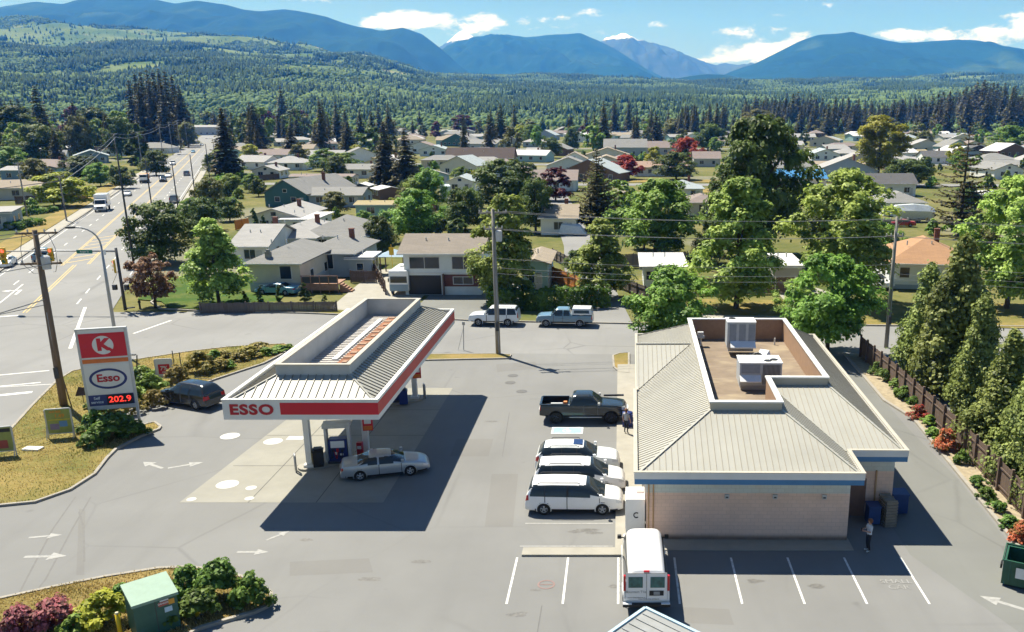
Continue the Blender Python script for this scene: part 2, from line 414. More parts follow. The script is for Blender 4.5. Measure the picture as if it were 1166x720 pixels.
def terr(x, y):
    d = np.maximum(y, 1.)
    px = CX + 1050 * x / np.maximum(d, 250)
    a = (YH - np.interp(px, CREST_X, CREST_Y)) / 1050
    s = np.clip((d - D0) / (D1 - D0), 0, 1)
    z = D1 * a * s ** 1.25 * (1 + .0 * d) + 18 * np.clip(s * 6, 0, 1) * s
    z = z + (fbm(x / 420, y / 420, 4, 3) - .5) * 95 * s * np.clip(a / .05, .4, 1.6)
    back = np.clip((d - D1) / 1500, 0, 1)
    return z * (1 - .75 * back)
ys = np.concatenate([np.array([-400, -200, -60, 0, 150, 400, 700]), np.linspace(820, 5200, 110), np.geomspace(5400, 24000, 24)])
us = np.linspace(-1.15, .95, 190)
YY, UU = np.meshgrid(ys, us, indexing='ij'); XX = UU * (np.maximum(YY, 0) + 380)
ZZ = np.where(YY < D0, 0, terr(XX, YY)) - .06
def grid_mesh(name, X, Y, Z, m, smooth=True):
    n, k = X.shape
    v = np.stack([X, Y, Z], -1).reshape(-1, 3)
    i = np.arange(n * k).reshape(n, k)
    f = np.stack([i[:-1, :-1], i[:-1, 1:], i[1:, 1:], i[1:, :-1]], -1).reshape(-1, 4)
    return quads(name, v, f, m, smooth)
def quads(name, v, f, m, smooth=False, tint=None):
    me = bpy.data.meshes.new(name); k = f.shape[1]
    me.vertices.add(len(v)); me.vertices.foreach_set('co', np.ascontiguousarray(v, dtype=np.float32).ravel())
    me.loops.add(f.size); me.loops.foreach_set('vertex_index', np.ascontiguousarray(f, dtype=np.int32).ravel())
    me.polygons.add(len(f)); me.polygons.foreach_set('loop_start', np.arange(0, f.size, k, dtype=np.int32))
    if smooth: me.polygons.foreach_set('use_smooth', np.ones(len(f), dtype=bool))
    if tint is not None:
        at = me.attributes.new('tint', 'FLOAT', 'FACE'); at.data.foreach_set('value', np.ascontiguousarray(tint, dtype=np.float32))
    me.materials.append(m); me.update(calc_edges=True); me.validate()
    return me
def ground_mat():
    m, t, b = new_mat('valley_ground')
    tc = t.node('ShaderNodeTexCoord').outputs['Object']
    n = t.ramp(t.noise(tc, .035, 6, .7), .35, .65)
    c = t.mix(n, (.075, .10, .03), (.20, .175, .075))
    c = t.mix(t.math('MULTIPLY', t.ramp(t.noise(tc, .6, 5, .7), .45, .7), .5), c, (.05, .07, .02))
    c = t.mix(t.math('MULTIPLY', t.ramp(t.noise(tc, .02, 2, .5), .58, .62), .5), c, (.22, .215, .19))
    sy = t.node('ShaderNodeSeparateXYZ', inp={0: tc}).outputs[1]
    far = t.ramp(sy, 800., 1200.)
    fm = t.mix(t.ramp(t.noise(tc, .004, 5, .6), .42, .6), (.07, .115, .035), (.14, .18, .06))
    fm = t.mix(t.math('MULTIPLY', t.ramp(t.noise(tc, .009, 2, .5), .66, .72), .6), fm, (.30, .24, .15))
    t.l.new(t.mix(far, c, fm), b.inputs['Base Color']); b.inputs['Roughness'].default_value = 1.; b.inputs['Specular IOR Level'].default_value = .05
    return m
tag(obj('ground', grid_mesh('ground', XX, YY, ZZ, ground_mat())), kind='structure')

# forest on the valley side: one mass nobody could count
def forest():
    N = 480000
    y = 840 + (5000 - 840) * RNG.random(N) ** .8
    x = (-1.0 + 1.60 * RNG.random(N)) * y
    big = fbm(x / 300, y / 420, 4, 21); sm = fbm(x / 60, y / 90, 3, 5)
    s = np.clip((y - 900) / 900, 0, 1)
    px = CX + 1050 * x / y
    left = np.clip((520 - px) / 250, 0, 1)
    field = np.clip((big - (.60 - .02 * left)) * 14, 0, 1) * np.clip((y - 1000) / 300, 0, 1)
    for bp, by, rw, rd in ((335, 3500, 260, 420), (420, 2700, 230, 300), (448, 3700, 240, 420), (270, 4200, 330, 240), (25, 3300, 200, 200), (395, 4300, 260, 260), (1130, 4200, 260, 200), (620, 2100, 120, 120)):
        q = ((x - (bp - CX) / 1050 * by) / rw) ** 2 + ((y - by) / rd) ** 2
        field = np.maximum(field, np.clip((1.15 - q - (sm - .5) * 2.6) * 3, 0, 1))
    keep = RNG.random(N) < (.30 + .75 * s) * (1 - .97 * field) * np.clip((sm - .28) * 6, .1, 1)
    road = np.abs((x * .923 + y * .384) + 22) < 22
    keep &= ~(road & (y < 838))
    x, y, sm, big = x[keep], y[keep], sm[keep], big[keep]; n = len(x)
    z = terr(x, y) - .5
    con = RNG.random(n) < np.clip(.55 + (fbm(x / 190, y / 260, 3, 9) - .5) * 4.2, .06, .97)
    con &= RNG.random(n) < np.clip(.45 + (y - 1300) / 1800, .4, 1.)
    h = np.where(con, RNG.uniform(7, 20, n), RNG.uniform(5.5, 12, n)) * np.where(y < 1300, .8, 1.)
    r = np.where(con, h * RNG.uniform(.17, .32, n), h * RNG.uniform(.34, .5, n))
    K = 6
    ang = (np.arange(K) / K * 2 * math.pi)[None] + RNG.random((n, 1)) * 6
    rr = r[:, None] * RNG.uniform(.75, 1.2, (n, K))
    base = np.stack([x[:, None] + rr * np.cos(ang), y[:, None] + rr * np.sin(ang), z[:, None] + (h * np.where(con, .10, .45))[:, None] * RNG.uniform(.6, 1.4, (n, K))], -1)
    r2 = rr * np.where(con, .52, .74)[:, None] * RNG.uniform(.75, 1.25, (n, K)); a2 = ang + .5
    mid = np.stack([x[:, None] + r2 * np.cos(a2), y[:, None] + r2 * np.sin(a2), z[:, None] + (h * np.where(con, .5, .84))[:, None] * RNG.uniform(.9, 1.1, (n, K))], -1)
    top = np.stack([x + RNG.normal(0, .3, n), y, z + h], -1)[:, None]
    v = np.concatenate([base, mid, top], 1).reshape(-1, 3)
    o = (np.arange(n) * (2 * K + 1))[:, None, None]
    i = np.arange(K); j = (i + 1) % K
    tri = np.concatenate([np.stack([i, j, K + i], -1), np.stack([j, K + j, K + i], -1), np.stack([K + i, K + j, np.full(K, 2 * K)], -1)])
    f = (tri[None] + o).reshape(-1, 3)
    tint = np.repeat(np.where(con, RNG.uniform(0, .38, n), RNG.uniform(.55, 1., n)), len(tri))
    m, t, b = new_mat('forest')
    a = t.node('ShaderNodeAttribute', attribute_name='tint').outputs['Fac']
    c = t.mix(a, (.009, .026, .016), (.15, .22, .075))
    t.l.new(c, b.inputs['Base Color']); b.inputs['Roughness'].default_value = .9; b.inputs['Specular IOR Level'].default_value = .1
    return tag(obj('forest', quads('forest', v, f, m, False, tint)), 'hazy green forest covering the far valley side', 'forest', kind='stuff')
forest()

def mount_mat(name, snow=None, base=(.010, .030, .018), clear=.35):
    m, t, b = new_mat(name)
    tc = t.node('ShaderNodeTexCoord').outputs['Object']
    c = t.mix(t.ramp(t.noise(tc, .0022, 6, .68), .35, .7), base, tuple(x * 1.7 for x in base))
    c = t.mix(t.math('MULTIPLY', t.ramp(t.noise(tc, .0011, 3, .55), .58, .66), clear), c, (.07, .11, .05))
    c = t.mix(t.math('MULTIPLY', t.ramp(t.noise(tc, .03, 3, .8), .4, .7), .4), c, tuple(x * .45 for x in base))
    if snow:
        z = t.node('ShaderNodeSeparateXYZ', inp={0: tc}).outputs[2]
        n = t.math('MULTIPLY_ADD', t.noise(tc, .006, 6, .75), snow[1] * 2, -snow[1])
        c = t.mix(t.ramp(t.math('ADD', z, n), snow[0] - 8, snow[0] + 14), c, (.85, .87, .9))
    t.l.new(c, b.inputs['Base Color']); b.inputs['Roughness'].default_value = 1.; b.inputs['Specular IOR Level'].default_value = .05
    return m
def mountain(sky, D, front, m, amp=.16, seed=1, fr=900., jag=0.):
    """a ridge whose crest stands D metres off; sky = crest line"""
    sx = np.array([p[0] for p in sky], float); sy = np.array([p[1] for p in sky], float)
    px = np.arange(sx[0], sx[-1] + .1, 2.5)
    k = np.array([.05, .25, .5, .25, .05])
    crest = np.interp(px, sx, sy)
    if len(px) > 8: crest = np.convolve(np.pad(crest, 2, 'edge'), k / k.sum(), 'valid')
    X = (px - CX) / 1050 * D
    H = HCAM + (YH - crest) / 1050 * D
    H = H + (fbm(X / 160, X * 0 + seed, 4, seed) - .5) * (14 + jag) * np.clip(H / 300, .2, 1)
    tt = np.concatenate([np.linspace(0, 1, 46), np.linspace(1.06, 2, 8)])
    T, XG = np.meshgrid(tt, X, indexing='ij'); HG = np.broadcast_to(H, T.shape)
    prof = np.where(T <= 1, T ** 1.05, 1 - (T - 1) ** 1.2)
    wx = XG + (fbm(XG / (fr * .8), T * 2.2, 3, seed + 40) - .5) * fr
    rid = 1 - np.abs(fbm(wx / fr, T * 1.1, 4, seed + 11) * 2 - 1) * 2
    det = fbm(XG / 130, T * 14, 4, seed + 3) - .5
    w = np.clip(np.sin(np.clip(T, 0, 1) * math.pi), 0, 1)
    Z = HG * prof + HG * w * (rid * amp * 1.5 + det * amp * .8) - 5
    Yg = D + (T - 1) * front + (rid * .10 * front) * w
    tag(obj('mountain', grid_mesh('mountain', XG, Yg, Z, m)), kind='structure')
M_MT = mount_mat('mountain_forest', clear=.6)
mountain([(-500, 40), (-200, 30), (0, 21), (20, 16), (62, 10), (90, 12), (120, 6), (160, 4), (195, 8), (215, 12), (240, 9), (270, 13), (290, 18), (308, 20), (332, 18), (360, 21), (385, 27), (410, 35), (440, 40), (465, 37), (485, 43), (505, 58), (522, 74), (540, 86), (560, 100)], 8200, 3000, M_MT, .14, 4)
mountain([(430, 110), (470, 90), (500, 68), (512, 56), (530, 50), (560, 46), (580, 44), (600, 47), (640, 44), (662, 43), (690, 54), (715, 68), (735, 80), (760, 92), (790, 108)], 10500, 3000, mount_mat('mountain_mid', clear=.2), .20, 8, 800)
mountain([(640, 92), (680, 80), (700, 77), (725, 79), (745, 88), (770, 98), (790, 108)], 8300, 1400, M_MT, .10, 15, 500)
mountain([(600, 88), (650, 72), (680, 56), (690, 49), (705, 45), (712, 43), (722, 47), (732, 53), (745, 55), (755, 56), (770, 60), (795, 70), (812, 77), (830, 76), (850, 74), (868, 76), (880, 84), (900, 95), (930, 110)], 13200, 3000, mount_mat('mountain_snowy', (985, 150), (.045, .055, .045), .1), .20, 22, 700, 80)
mountain([(440, 90), (490, 68), (508, 54), (518, 48), (526, 43), (532, 39), (540, 45), (552, 52), (580, 66), (620, 90)], 14500, 2600, mount_mat('mountain_snow_small', (1040, 110), (.05, .06, .055), .1), .18, 31, 600, 70)
mountain([(760, 112), (800, 96), (830, 84), (860, 74), (885, 62), (905, 52), (925, 45), (950, 43), (966, 41), (980, 45), (1000, 50), (1020, 53), (1050, 51), (1080, 49), (1102, 50), (1120, 55), (1145, 60), (1166, 63), (1230, 58), (1320, 66), (1500, 60), (1800, 80)], 8600, 2900, M_MT, .15, 47)
mountain([(740, 96), (780, 89), (800, 86), (830, 87), (850, 91), (870, 90), (900, 98)], 6400, 900, M_MT, .08, 60, 400)

def haze():
    m = bpy.data.materials.new('haze'); m.use_nodes = True; n = m.node_tree.nodes
    n.remove(n['Principled BSDF'])
    v = n.new('ShaderNodeVolumePrincipled'); v.inputs['Color'].default_value = (*HAZE_COLOR, 1); v.inputs['Density'].default_value = HAZE_DENSITY
    v.inputs['Anisotropy'].default_value = 0.; v.inputs['Absorption Color'].default_value = (1, 1, 1, 1)
    m.node_tree.links.new(v.outputs[0], n['Material Output'].inputs['Volume'])
    b = MB().box(-16500, 12500, -900, 17500, -8., 1640)
    tag(b.build('haze', m), 'thin blue summer haze over the whole valley', 'haze', kind='stuff')
haze()

# ------------------------------------------------------------------ roads, lot, kerbs, paint
RD = Vector((-.3843, .9232)); RN = Vector((.9232, .3843))        # direction of the main road and its right-hand normal
def rp(s, t):                                                     # s to the right of the road frame, t along it
    p = RN * s + RD * t; return (p.x, p.y)
struct('road', MB().sheet([rp(-31.2, -40), rp(-14.6, -40), rp(-14.6, 900), rp(-31.2, 900)], 0.), M_ROAD)
left_st = [rp(-31.3, 88), rp(-31.3, 104), (-260, 150), (-260, 128)]
struct('side_street', MB().sheet([rp(-15, 84), rp(-15, 66), (-30, 75.4), (-12, 74.9), (60, 73.2), (260, 66), (260, 78), (60, 84.6), (4, 86.2), (-14, 87.6), (-33, 91.2), (-45, 92.3), rp(-15, 106)], .004), M_ROAD)
struct('side_street', MB().sheet(left_st, .004), M_ROAD)
struct('parking_lot', MB().sheet([rp(-16.5, -20), rp(-16.5, 52), rp(-15.5, 66), (-30, 76), (-16, 75.6), (20, 74.4), (27, 74.2), (27, 44), (44, 10), (44, -20)], .008), M_LOT)
struct('driveway', MB().sheet([(13.9, 38.5), (13.9, 74.5), (19.5, 74.5), (19.3, 56), G(1090, 545), G(1166, 640), (21, 30), (17, 30)], .012), M_DRIVE)
# concrete fuelling pad
pad = [(-24.05, 44.4), (-12.95, 44.4), (-12.95, 65.2), (-22.6, 65.2)]
struct('fuel_pad', MB().sheet(pad, .014), M_PAD)
j = MB()
for x in (-20.3, -16.6): j.box(x - .02, x + .02, 44.4, 65.2, .0175, .019)
for y in (49.6, 54.8, 60.): j.box(-23.3, -12.95, y - .02, y + .02, .0175, .0192)
struct('pad_joint_markings', j, M_DARKJOINT)
pc = MB()
for (px, py, r) in ((262, 497, .62), (311, 503, .6), (259, 552, .62), (284, 568, .25), (218, 569, .25), (286, 556, .3)):
    x, y = G(px, py); pc.lathe([(0.001, .021), (r, .021)], 20, c=(x, y, 0))
x, y = G(337, 499); pc.box(x - .55, x + .55, y - .35, y + .35, .020, .0212)
struct('tank_cover_markings', pc, mat('cover_white', (.47, .47, .45), .6, var=.1, scale=3))
# manholes
mh = MB()
for (px, py) in ((584, 428), (581, 436), (594, 446)):
    x, y = G(px, py); mh.lathe([(0.001, .021), (.42, .021)], 18, c=(x, y, 0))
x, y = G(20, 510); mh.lathe([(0.001, .021), (.4, .021)], 18, c=(x, y, 0))
struct('manhole_cover_markings', mh, mat('iron', (.10, .10, .10), .7))

# walk round the shop
walk = MB()
walk.prism([(-.28, 38.3), (1.2, 38.3), (1.2, 71.5), (-.28, 71.5)], -.02, .12)
walk.prism([(-4.75, 38.3), (-.285, 38.3), (-.285, 39.05), (-4.75, 39.05)], -.02, .115)
walk.prism([(1.205, 38.9), (11.3, 38.9), (11.3, 40.1), (1.205, 40.1)], -.02, .05)
struct('walkway', walk, M_CONC)
# boulevard strips beside the street
isl = [G(*p) for p in ((698, 406), (705, 403.5), (716, 403), (716, 426), (706, 425), (699, 419))]
lawnb = [G(*p) for p in ((478, 410), (488, 404.5), (560, 404), (582, 405), (580, 409), (484, 411))]
for P_ in (isl, lawnb):
    struct('lawn', MB().prism(P_, -.02, .10), M_DRY); struct('kerb', MB().ribbon(P_, .16, -.02, .13, closed=True), M_KERB)
# sign island and planting strip
sign_isl = [G(*p) for p in ((-70, 590), (0, 577), (40, 573), (80, 559), (108, 541), (122, 523), (132, 513), (160, 498), (181, 490), (183, 487), (176, 482), (160, 486), (130, 493), (112, 492),
            (118, 482), (140, 471), (185, 456), (245, 433), (300, 415), (322, 404), (332, 396), (324, 392.5), (262, 396), (218, 401), (165, 409), (120, 416), (82, 424), (66, 434), (38, 462), (0, 504), (-40, 550), (-90, 592))]
struct('lawn', MB().prism(sign_isl, -.02, .09), M_MIX); struct('kerb', MB().ribbon(sign_isl, .18, -.02, .14, closed=True), M_KERB)
near_isl = [G(*p) for p in ((-80, 712), (-40, 695), (0, 684), (60, 671), (120, 659), (180, 649.5), (215, 648), (250, 652), (290, 663), (309, 678), (309, 690), (290, 699), (255, 709), (225, 718), (200, 735), (-80, 800))]
struct('lawn', MB().prism(near_isl, -.02, .10), M_DRY); struct('kerb', MB().ribbon(near_isl, .18, -.02, .15, closed=True), M_KERB)
sw = [G(*p) for p in ((222, 717), (255, 707), (300, 694), (300, 702), (262, 714), (235, 722))]
# side bed along the brown fence
bed = [(19.6, 75), (19.35, 62), G(1040, 478), G(1095, 545), G(1166, 632), (24.5, 34), (31, 34), (25.4, 46), (22.6, 57), (21.4, 66), (20.8, 75)]
struct('planting_bed', MB().prism(bed, -.02, .10), mat('bed_soil', (.30, .25, .17), .95, var=.25, scale=3, bump=.6))
struct('kerb', MB().ribbon(bed[:6], .22, -.02, .15), M_KERB)
# north side of the street: lawns, kerb, walks, drives
struct('kerb', MB().ribbon([(260, 78.2), (60, 84.8), (4, 86.4), (-14, 87.8), (-33, 91.4), (-45, 92.5), (-49.6, 93.6), (-52.4, 97), (-53.2, 101), rp(-14.5, 130), rp(-14.5, 400)], .2, -.02, .13), M_KERB)
struct('kerb', MB().ribbon([rp(-31.4, 106), rp(-31.4, 420)], .2, -.02, .13), M_KERB)
struct('lawn', MB().prism([(-51.5, 97.5), (-49, 94.2), (-44, 93), (-33, 92), (-32, 94.4), (-38, 95.6), (-41, 112), rp(-12.6, 128), rp(-12.6, 112)], -.02, .07), M_GREEN)
struct('lawn', MB().prism([(-33, 91.7), (-22.4, 89.4), (-22.6, 91.2), (-33, 93.6)], -.02, .075), M_MIX)
struct('lawn', MB().prism([(6.5, 87.2), (18.2, 85.4), (18.2, 98), (6.5, 99)], -.02, .08), M_MIX)
struct('lawn', MB().prism([(22.8, 86.4), (50, 83.4), (50, 96), (27, 96.5)], -.02, .08), M_MIX)
struct('lawn', MB().prism([(17.3, 120), (31, 118), (33, 128), (18, 130)], -.02, .06), M_GREEN)
struct('sidewalk', MB().prism([(3.5, 89.4), (18.0, 88.2), (18.0, 89.7), (3.5, 90.9)], -.02, .095), M_CONC)
struct('driveway', MB().sheet([(18.4, 85.6), (22.6, 85.1), (26.6, 96.8), (21.5, 112), (18.4, 112)], .012), M_CONC)
struct('driveway', MB().sheet([(-22.4, 88.8), (-11, 87.4), (-11.5, 104), (-14, 112), (-22, 112)], .012), M_DRIVE)
struct('driveway', MB().sheet([(-31.5, 93.6), (-23, 91.2), (-22.7, 104), (-25, 122), (-33, 118)], .016), M_CONC)
struct('lane', MB().sheet([(-5.2, 86.8), (1.2, 86.5), (-.8, 106), (-4, 140), (-17, 260), (-22, 260), (-9, 140), (-6.8, 106)], .012), M_ROAD)
# cross street farther out, pale concrete
for (Y, w) in ((262, 9), (365, 9), (520, 10)):
    struct('street', MB().sheet([rp(-13.5, Y / .9232 + 6), (300, Y - 12), (300, Y - 12 + w), rp(-13.5, Y / .9232 + 6 + w)], .006), M_ROAD)
struct('verge', MB().prism([(-10, 272), (75, 268), (75, 279), (-10, 283)], -.02, .06), M_DRY)
struct('verge', MB().prism([(5, 236), (62, 234), (62, 247), (5, 248)], -.02, .06), M_DRY)
struct('sidewalk', MB().prism([rp(-14.2, 130), rp(-12.4, 130), rp(-12.4, 420), rp(-14.2, 420)], -.02, .10), M_CONC)
struct('sidewalk', MB().prism([rp(-31.6, 106), rp(-33.6, 106), rp(-33.6, 420), rp(-31.6, 420)], -.02, .10), M_CONC)
struct('verge', MB().prism([rp(-33.8, 106), rp(-37.5, 106), rp(-37.5, 330), rp(-33.8, 330)], -.02, .07), M_DRY)
struct('forecourt', MB().sheet([rp(-33.7, 108), rp(-33.7, 130), (-150, 175), (-150, 150)], .01), M_DRIVE)

# old patches in the asphalt
pt = MB()
for k, p in enumerate((((520, 500), (562, 500), (556, 520), (512, 520)), ((330, 640), (420, 636), (425, 652), (330, 656)), ((740, 690), (830, 694), (836, 712), (742, 708)), ((565, 415), (610, 412), (612, 420), (566, 424)), ((90, 580), (97, 580), (96, 655), (87, 655)), ((560, 540), (590, 540), (584, 600), (552, 600)))):
    pt.sheet([G(*q) for q in p], .0092 + .0002 * k)
struct('asphalt_patch', pt, asphalt('asphalt_patch', (.168, .167, .162), .1, .3))
# oil drips and scuffs
st = MB()
for px, py, rx, ry in ((668, 604, .8, .22), (676, 607, .5, .16), (655, 606, .4, .15), (640, 566, .3, .12), (560, 480, .5, .2), (700, 668, .35, .15), (590, 700, .5, .2), (860, 662, .4, .18), (930, 668, .5, .2), (480, 640, .45, .2), (420, 660, .6, .18), (350, 615, .4, .15), (610, 672, .3, .12)):
    x, y = G(px, py); k = [(x + rx * math.cos(a) * random.uniform(.6, 1.2), y + ry * math.sin(a) * random.uniform(.6, 1.2)) for a in [R(i * 24) for i in range(15)]]; st.sheet(k, .0105 + .0002 * (px % 7))
struct('oil_stain_markings', st, mat('oil_stain', (.115, .113, .108), .6, var=.3, scale=4, var2=(5, (.165, .163, .158), .9)))
# paint on the lot
L = MB()
def line_px(a, b, w, z=.016, mb=None):
    p, q = Vector(G(*a)), Vector(G(*b)); d = (q - p).normalized(); n = Vector((-d.y, d.x)) * w / 2
    (mb or L).sheet([tuple(p + n), tuple(q + n), tuple(q - n), tuple(p - n)], z)
for x in (-4.95, -2.52, -.12, 2.55, 5.25, 7.95, 10.65, 13.35):
    L.sheet([(x - .05, 34.05), (x + .05, 34.05), (x + .05, 38.2), (x - .05, 38.2)], .016)
struct('parking_markings', L, M_WHITE_LINE)
F_ = MB()
for y in (41.85, 44.6, 47.35, 50.1): F_.sheet([(-4.95, y - .05), (-.4, y - .05), (-.4, y + .05), (-4.95, y + .05)], .016)
F_.sheet([(-4.95, 39.3), (-.4, 39.3), (-.4, 39.4), (-4.95, 39.4)], .016)
for i in range(4): F_.sheet([(-2.6 + i * .7, 50.3), (-2.52 + i * .7, 50.3), (-2.52 + i * .7, 52.4), (-2.6 + i * .7, 52.4)], .016)
def arrow(mb, px, py, rz, s=1., z=.016):
    x, y = G(px, py); mb.M = Matrix.Translation((x, y, z)) @ rotz(rz) @ Matrix.Scale(s, 4)
    mb.add([(-1.1, -.12, 0), (.2, -.12, 0), (.2, .12, 0), (-1.1, .12, 0)], [(0, 1, 2, 3)]); mb.add([(.2, -.42, 0), (1.1, 0, 0), (.2, .42, 0)], [(0, 1, 2)])
    mb.M = None
for a in ((174, 530, 2.6, .9), (212, 530, .5, .9), (52, 634, 0.05, .9), (52, 611, .2, .7), (317, 610, 0.9, .6), (288, 629, 0.0, .7), (1142, 687, 2.5, .9)): arrow(F_, *a[:3], a[3])
x, y = G(1022, 666)
struct('parking_markings', F_, M_FADED)
sm_ = text_mesh('stencil', 'SMALL\nCAR', .5, mat('line_worn', (.26, .26, .255), .8, var=.2, scale=6, var2=(3, (.19, .19, .185),   .95)), .0, .001); tag(obj('stencil_markings', sm_, None, (x, y, .02)), kind='structure')
x, y = G(622, 666); ns = MB(); ns.lathe([(.32, .018), (.40, .018)], 24, c=(x, y, 0)); ns.box(x - .3, x + .3, y - .03, y + .03, .0172, .019)
nm = text_mesh('stencil', 'NO PARK', .16, mat('line_red', (.22, .15, .14), .8), .004, .001); struct('no_parking_markings', ns, MATS['line_red'])
# blue accessible-bay plate
x, y = G(646, 490.5)
ad = MB().box(x - 1.05, x + 1.05, y - .62, y + .62, .014, .018); ad.box(x - .93, x + .93, y - .5, y + .5, .0182, .0195, 1)
ad.lathe([(.20, .021), (.27, .021)], 20, 0, c=(x - .05, y - .08, 0)); ad.box(x - .06, x + .02, y - .1, y + .35, .0197, .0212, 0); ad.box(x - .06, x + .28, y - .02, y + .05, .0197, .0213, 0)
ad.lathe([(.001, .021), (.08, .021)], 12, 0, c=(x - .02, y + .4, 0))
struct('accessible_bay_markings', ad, [mat('line_pale', (.55, .62, .62), .7), mat('line_aqua', (.25, .48, .50), .7, var=.2, scale=3)])
# tyre-dark tracks where the drive leaves
tk = MB()
TZ = [0]
def track(pts, w, z=.0105):
    pts = [Vector(G(*p)) for p in pts]
    for a, b in zip(pts, pts[1:]):
        d = (b - a).normalized(); n = Vector((-d.y, d.x)) * w / 2; TZ[0] += 1; tk.sheet([tuple(a + n), tuple(b + n), tuple(b - n), tuple(a - n)], z + .00025 * TZ[0])
for o in (0, 22): track([(0 + o, 720 - o), (30 + o, 660), (60 + o, 603), (86 + o * .8, 566)], .09)
track([(96, 640), (95, 600), (90, 583)], .10); track([(580, 470), (572, 520)], .05); track([(617, 690), (612, 720)], .05)
struct('sealed_crack_markings', tk, mat('sealant', (.115, .115, .113), .7))
# road paint
W = MB(); Y_ = MB()
def strip(mb, s, t0, t1, w, z=.009):
    mb.sheet([rp(s - w / 2, t0), rp(s + w / 2, t0), rp(s + w / 2, t1), rp(s - w / 2, t1)], z)
for t in range(128, 560, 9):
    strip(W, -18.6, t, t + 3, .16); strip(W, -27.6, t, t + 3, .16)
for t in (112, 118.5): strip(W, -18.6, t, t + 3, .16)
strip(W, -26.6, 96, 128, .16); strip(W, -28.6, 60, 84, .16)
for t in range(-10, 80, 8): strip(W, -20.6, t, t + 3, .14)
strip(W, -30.6, 130, 400, .12); strip(W, -15.1, 130, 400, .12)
for a in (-1, 1): strip(Y_, -23.0 + a * .16, 109, 142, .14)
for a in (-.13, .13):
    strip(Y_, -21.4 + a, 142, 560, .13); strip(Y_, -24.6 + a, 142, 560, .13)
for k in range(7):
    p = Vector(rp(-24.5, 144 + 4.5 * k)); q = Vector(rp(-21.6, 147 + 4.5 * k)); Y_.sheet([tuple(p), tuple(p + RD * .5), tuple(q + RD * .5), tuple(q)], .009)
for s in (-30.6, -18.2): pass
# stop bars and crossing
def bar_rp(s0, s1, t, w): W.sheet([rp(s0, t), rp(s1, t), rp(s1, t + w), rp(s0, t + w)], .009)
bar_rp(-30.8, -23.3, 107.5, .5)
for t in (79.0, 82.6): bar_rp(-30.8, -16.5, t, .22)
bar_rp(-22.9, -16.6, 76.2, .5)
line_px((80, 397), (97, 350), .3, .009, W); line_px((152, 380), (195, 365), .25, .0095, W); line_px((1133, 404.6), (1290, 409), .14, .0095, W)
line_px((0, 441), (90, 436), .12, .0092, W)
# turn arrow on the through lane
x, y = G(22, 332); W.M = Matrix.Translation((x, y, .0095)) @ rotz(R(22.6))
W.add([(-.14, -2, 0), (.14, -2, 0), (.14, 1, 0), (-.14, 1, 0)], [(0, 1, 2, 3)]); W.add([(-.14, .7, 0), (-1.1, .7, 0), (-1.1, 1, 0), (-.14, 1, 0)], [(3, 2, 1, 0)]); W.add([(-1.1, .3, 0), (-1.1, 1.4, 0), (-2., .85, 0)], [(0, 1, 2)]); W.M = None
struct('road_markings', W, M_WHITE_LINE); struct('road_markings', Y_, M_YELLOW_LINE)

# ------------------------------------------------------------------ fuel canopy
def plane_z(pts):
    a, b, c = (Vector(p) for p in pts[:3]); n = (b - a).cross(c - a)
    return lambda x, y: a.z - (n.x * (x - a.x) + n.y * (y - a.y)) / n.z
def ribs(mb, poly, d, sp, w=.04, h=.05, m=0, off=0.):
    """standing seams of a convex roof plane, running along d (x, y)"""
    zf = plane_z(poly); d = Vector(d).normalized(); l = Vector((-d.y, d.x))
    ss = [Vector(p[:2]).dot(l) for p in poly]; k = min(ss) + sp * .5 + off
    while k < max(ss) - .03:
        ts = []
        for i in range(len(poly)):
            a, b = Vector(poly[i][:2]), Vector(poly[(i + 1) % len(poly)][:2]); sa, sb = a.dot(l) - k, b.dot(l) - k
            if sa * sb < 0: ts.append((a + (b - a) * (sa / (sa - sb))).dot(d))
        if len(ts) >= 2 and max(ts) - min(ts) > .1:
            p, q = l * k + d * min(ts), l * k + d * max(ts)
            mb.bar((p.x, p.y, zf(*p) + h * .3), (q.x, q.y, zf(*q) + h * .3), w, h, m)
        k += sp
def face_up(mb, poly, m=0):
    a, b, c = (Vector(p) for p in poly[:3])
    mb.add(poly if (b - a).cross(c - a).z > 0 else poly[::-1], [tuple(range(len(poly)))], m)

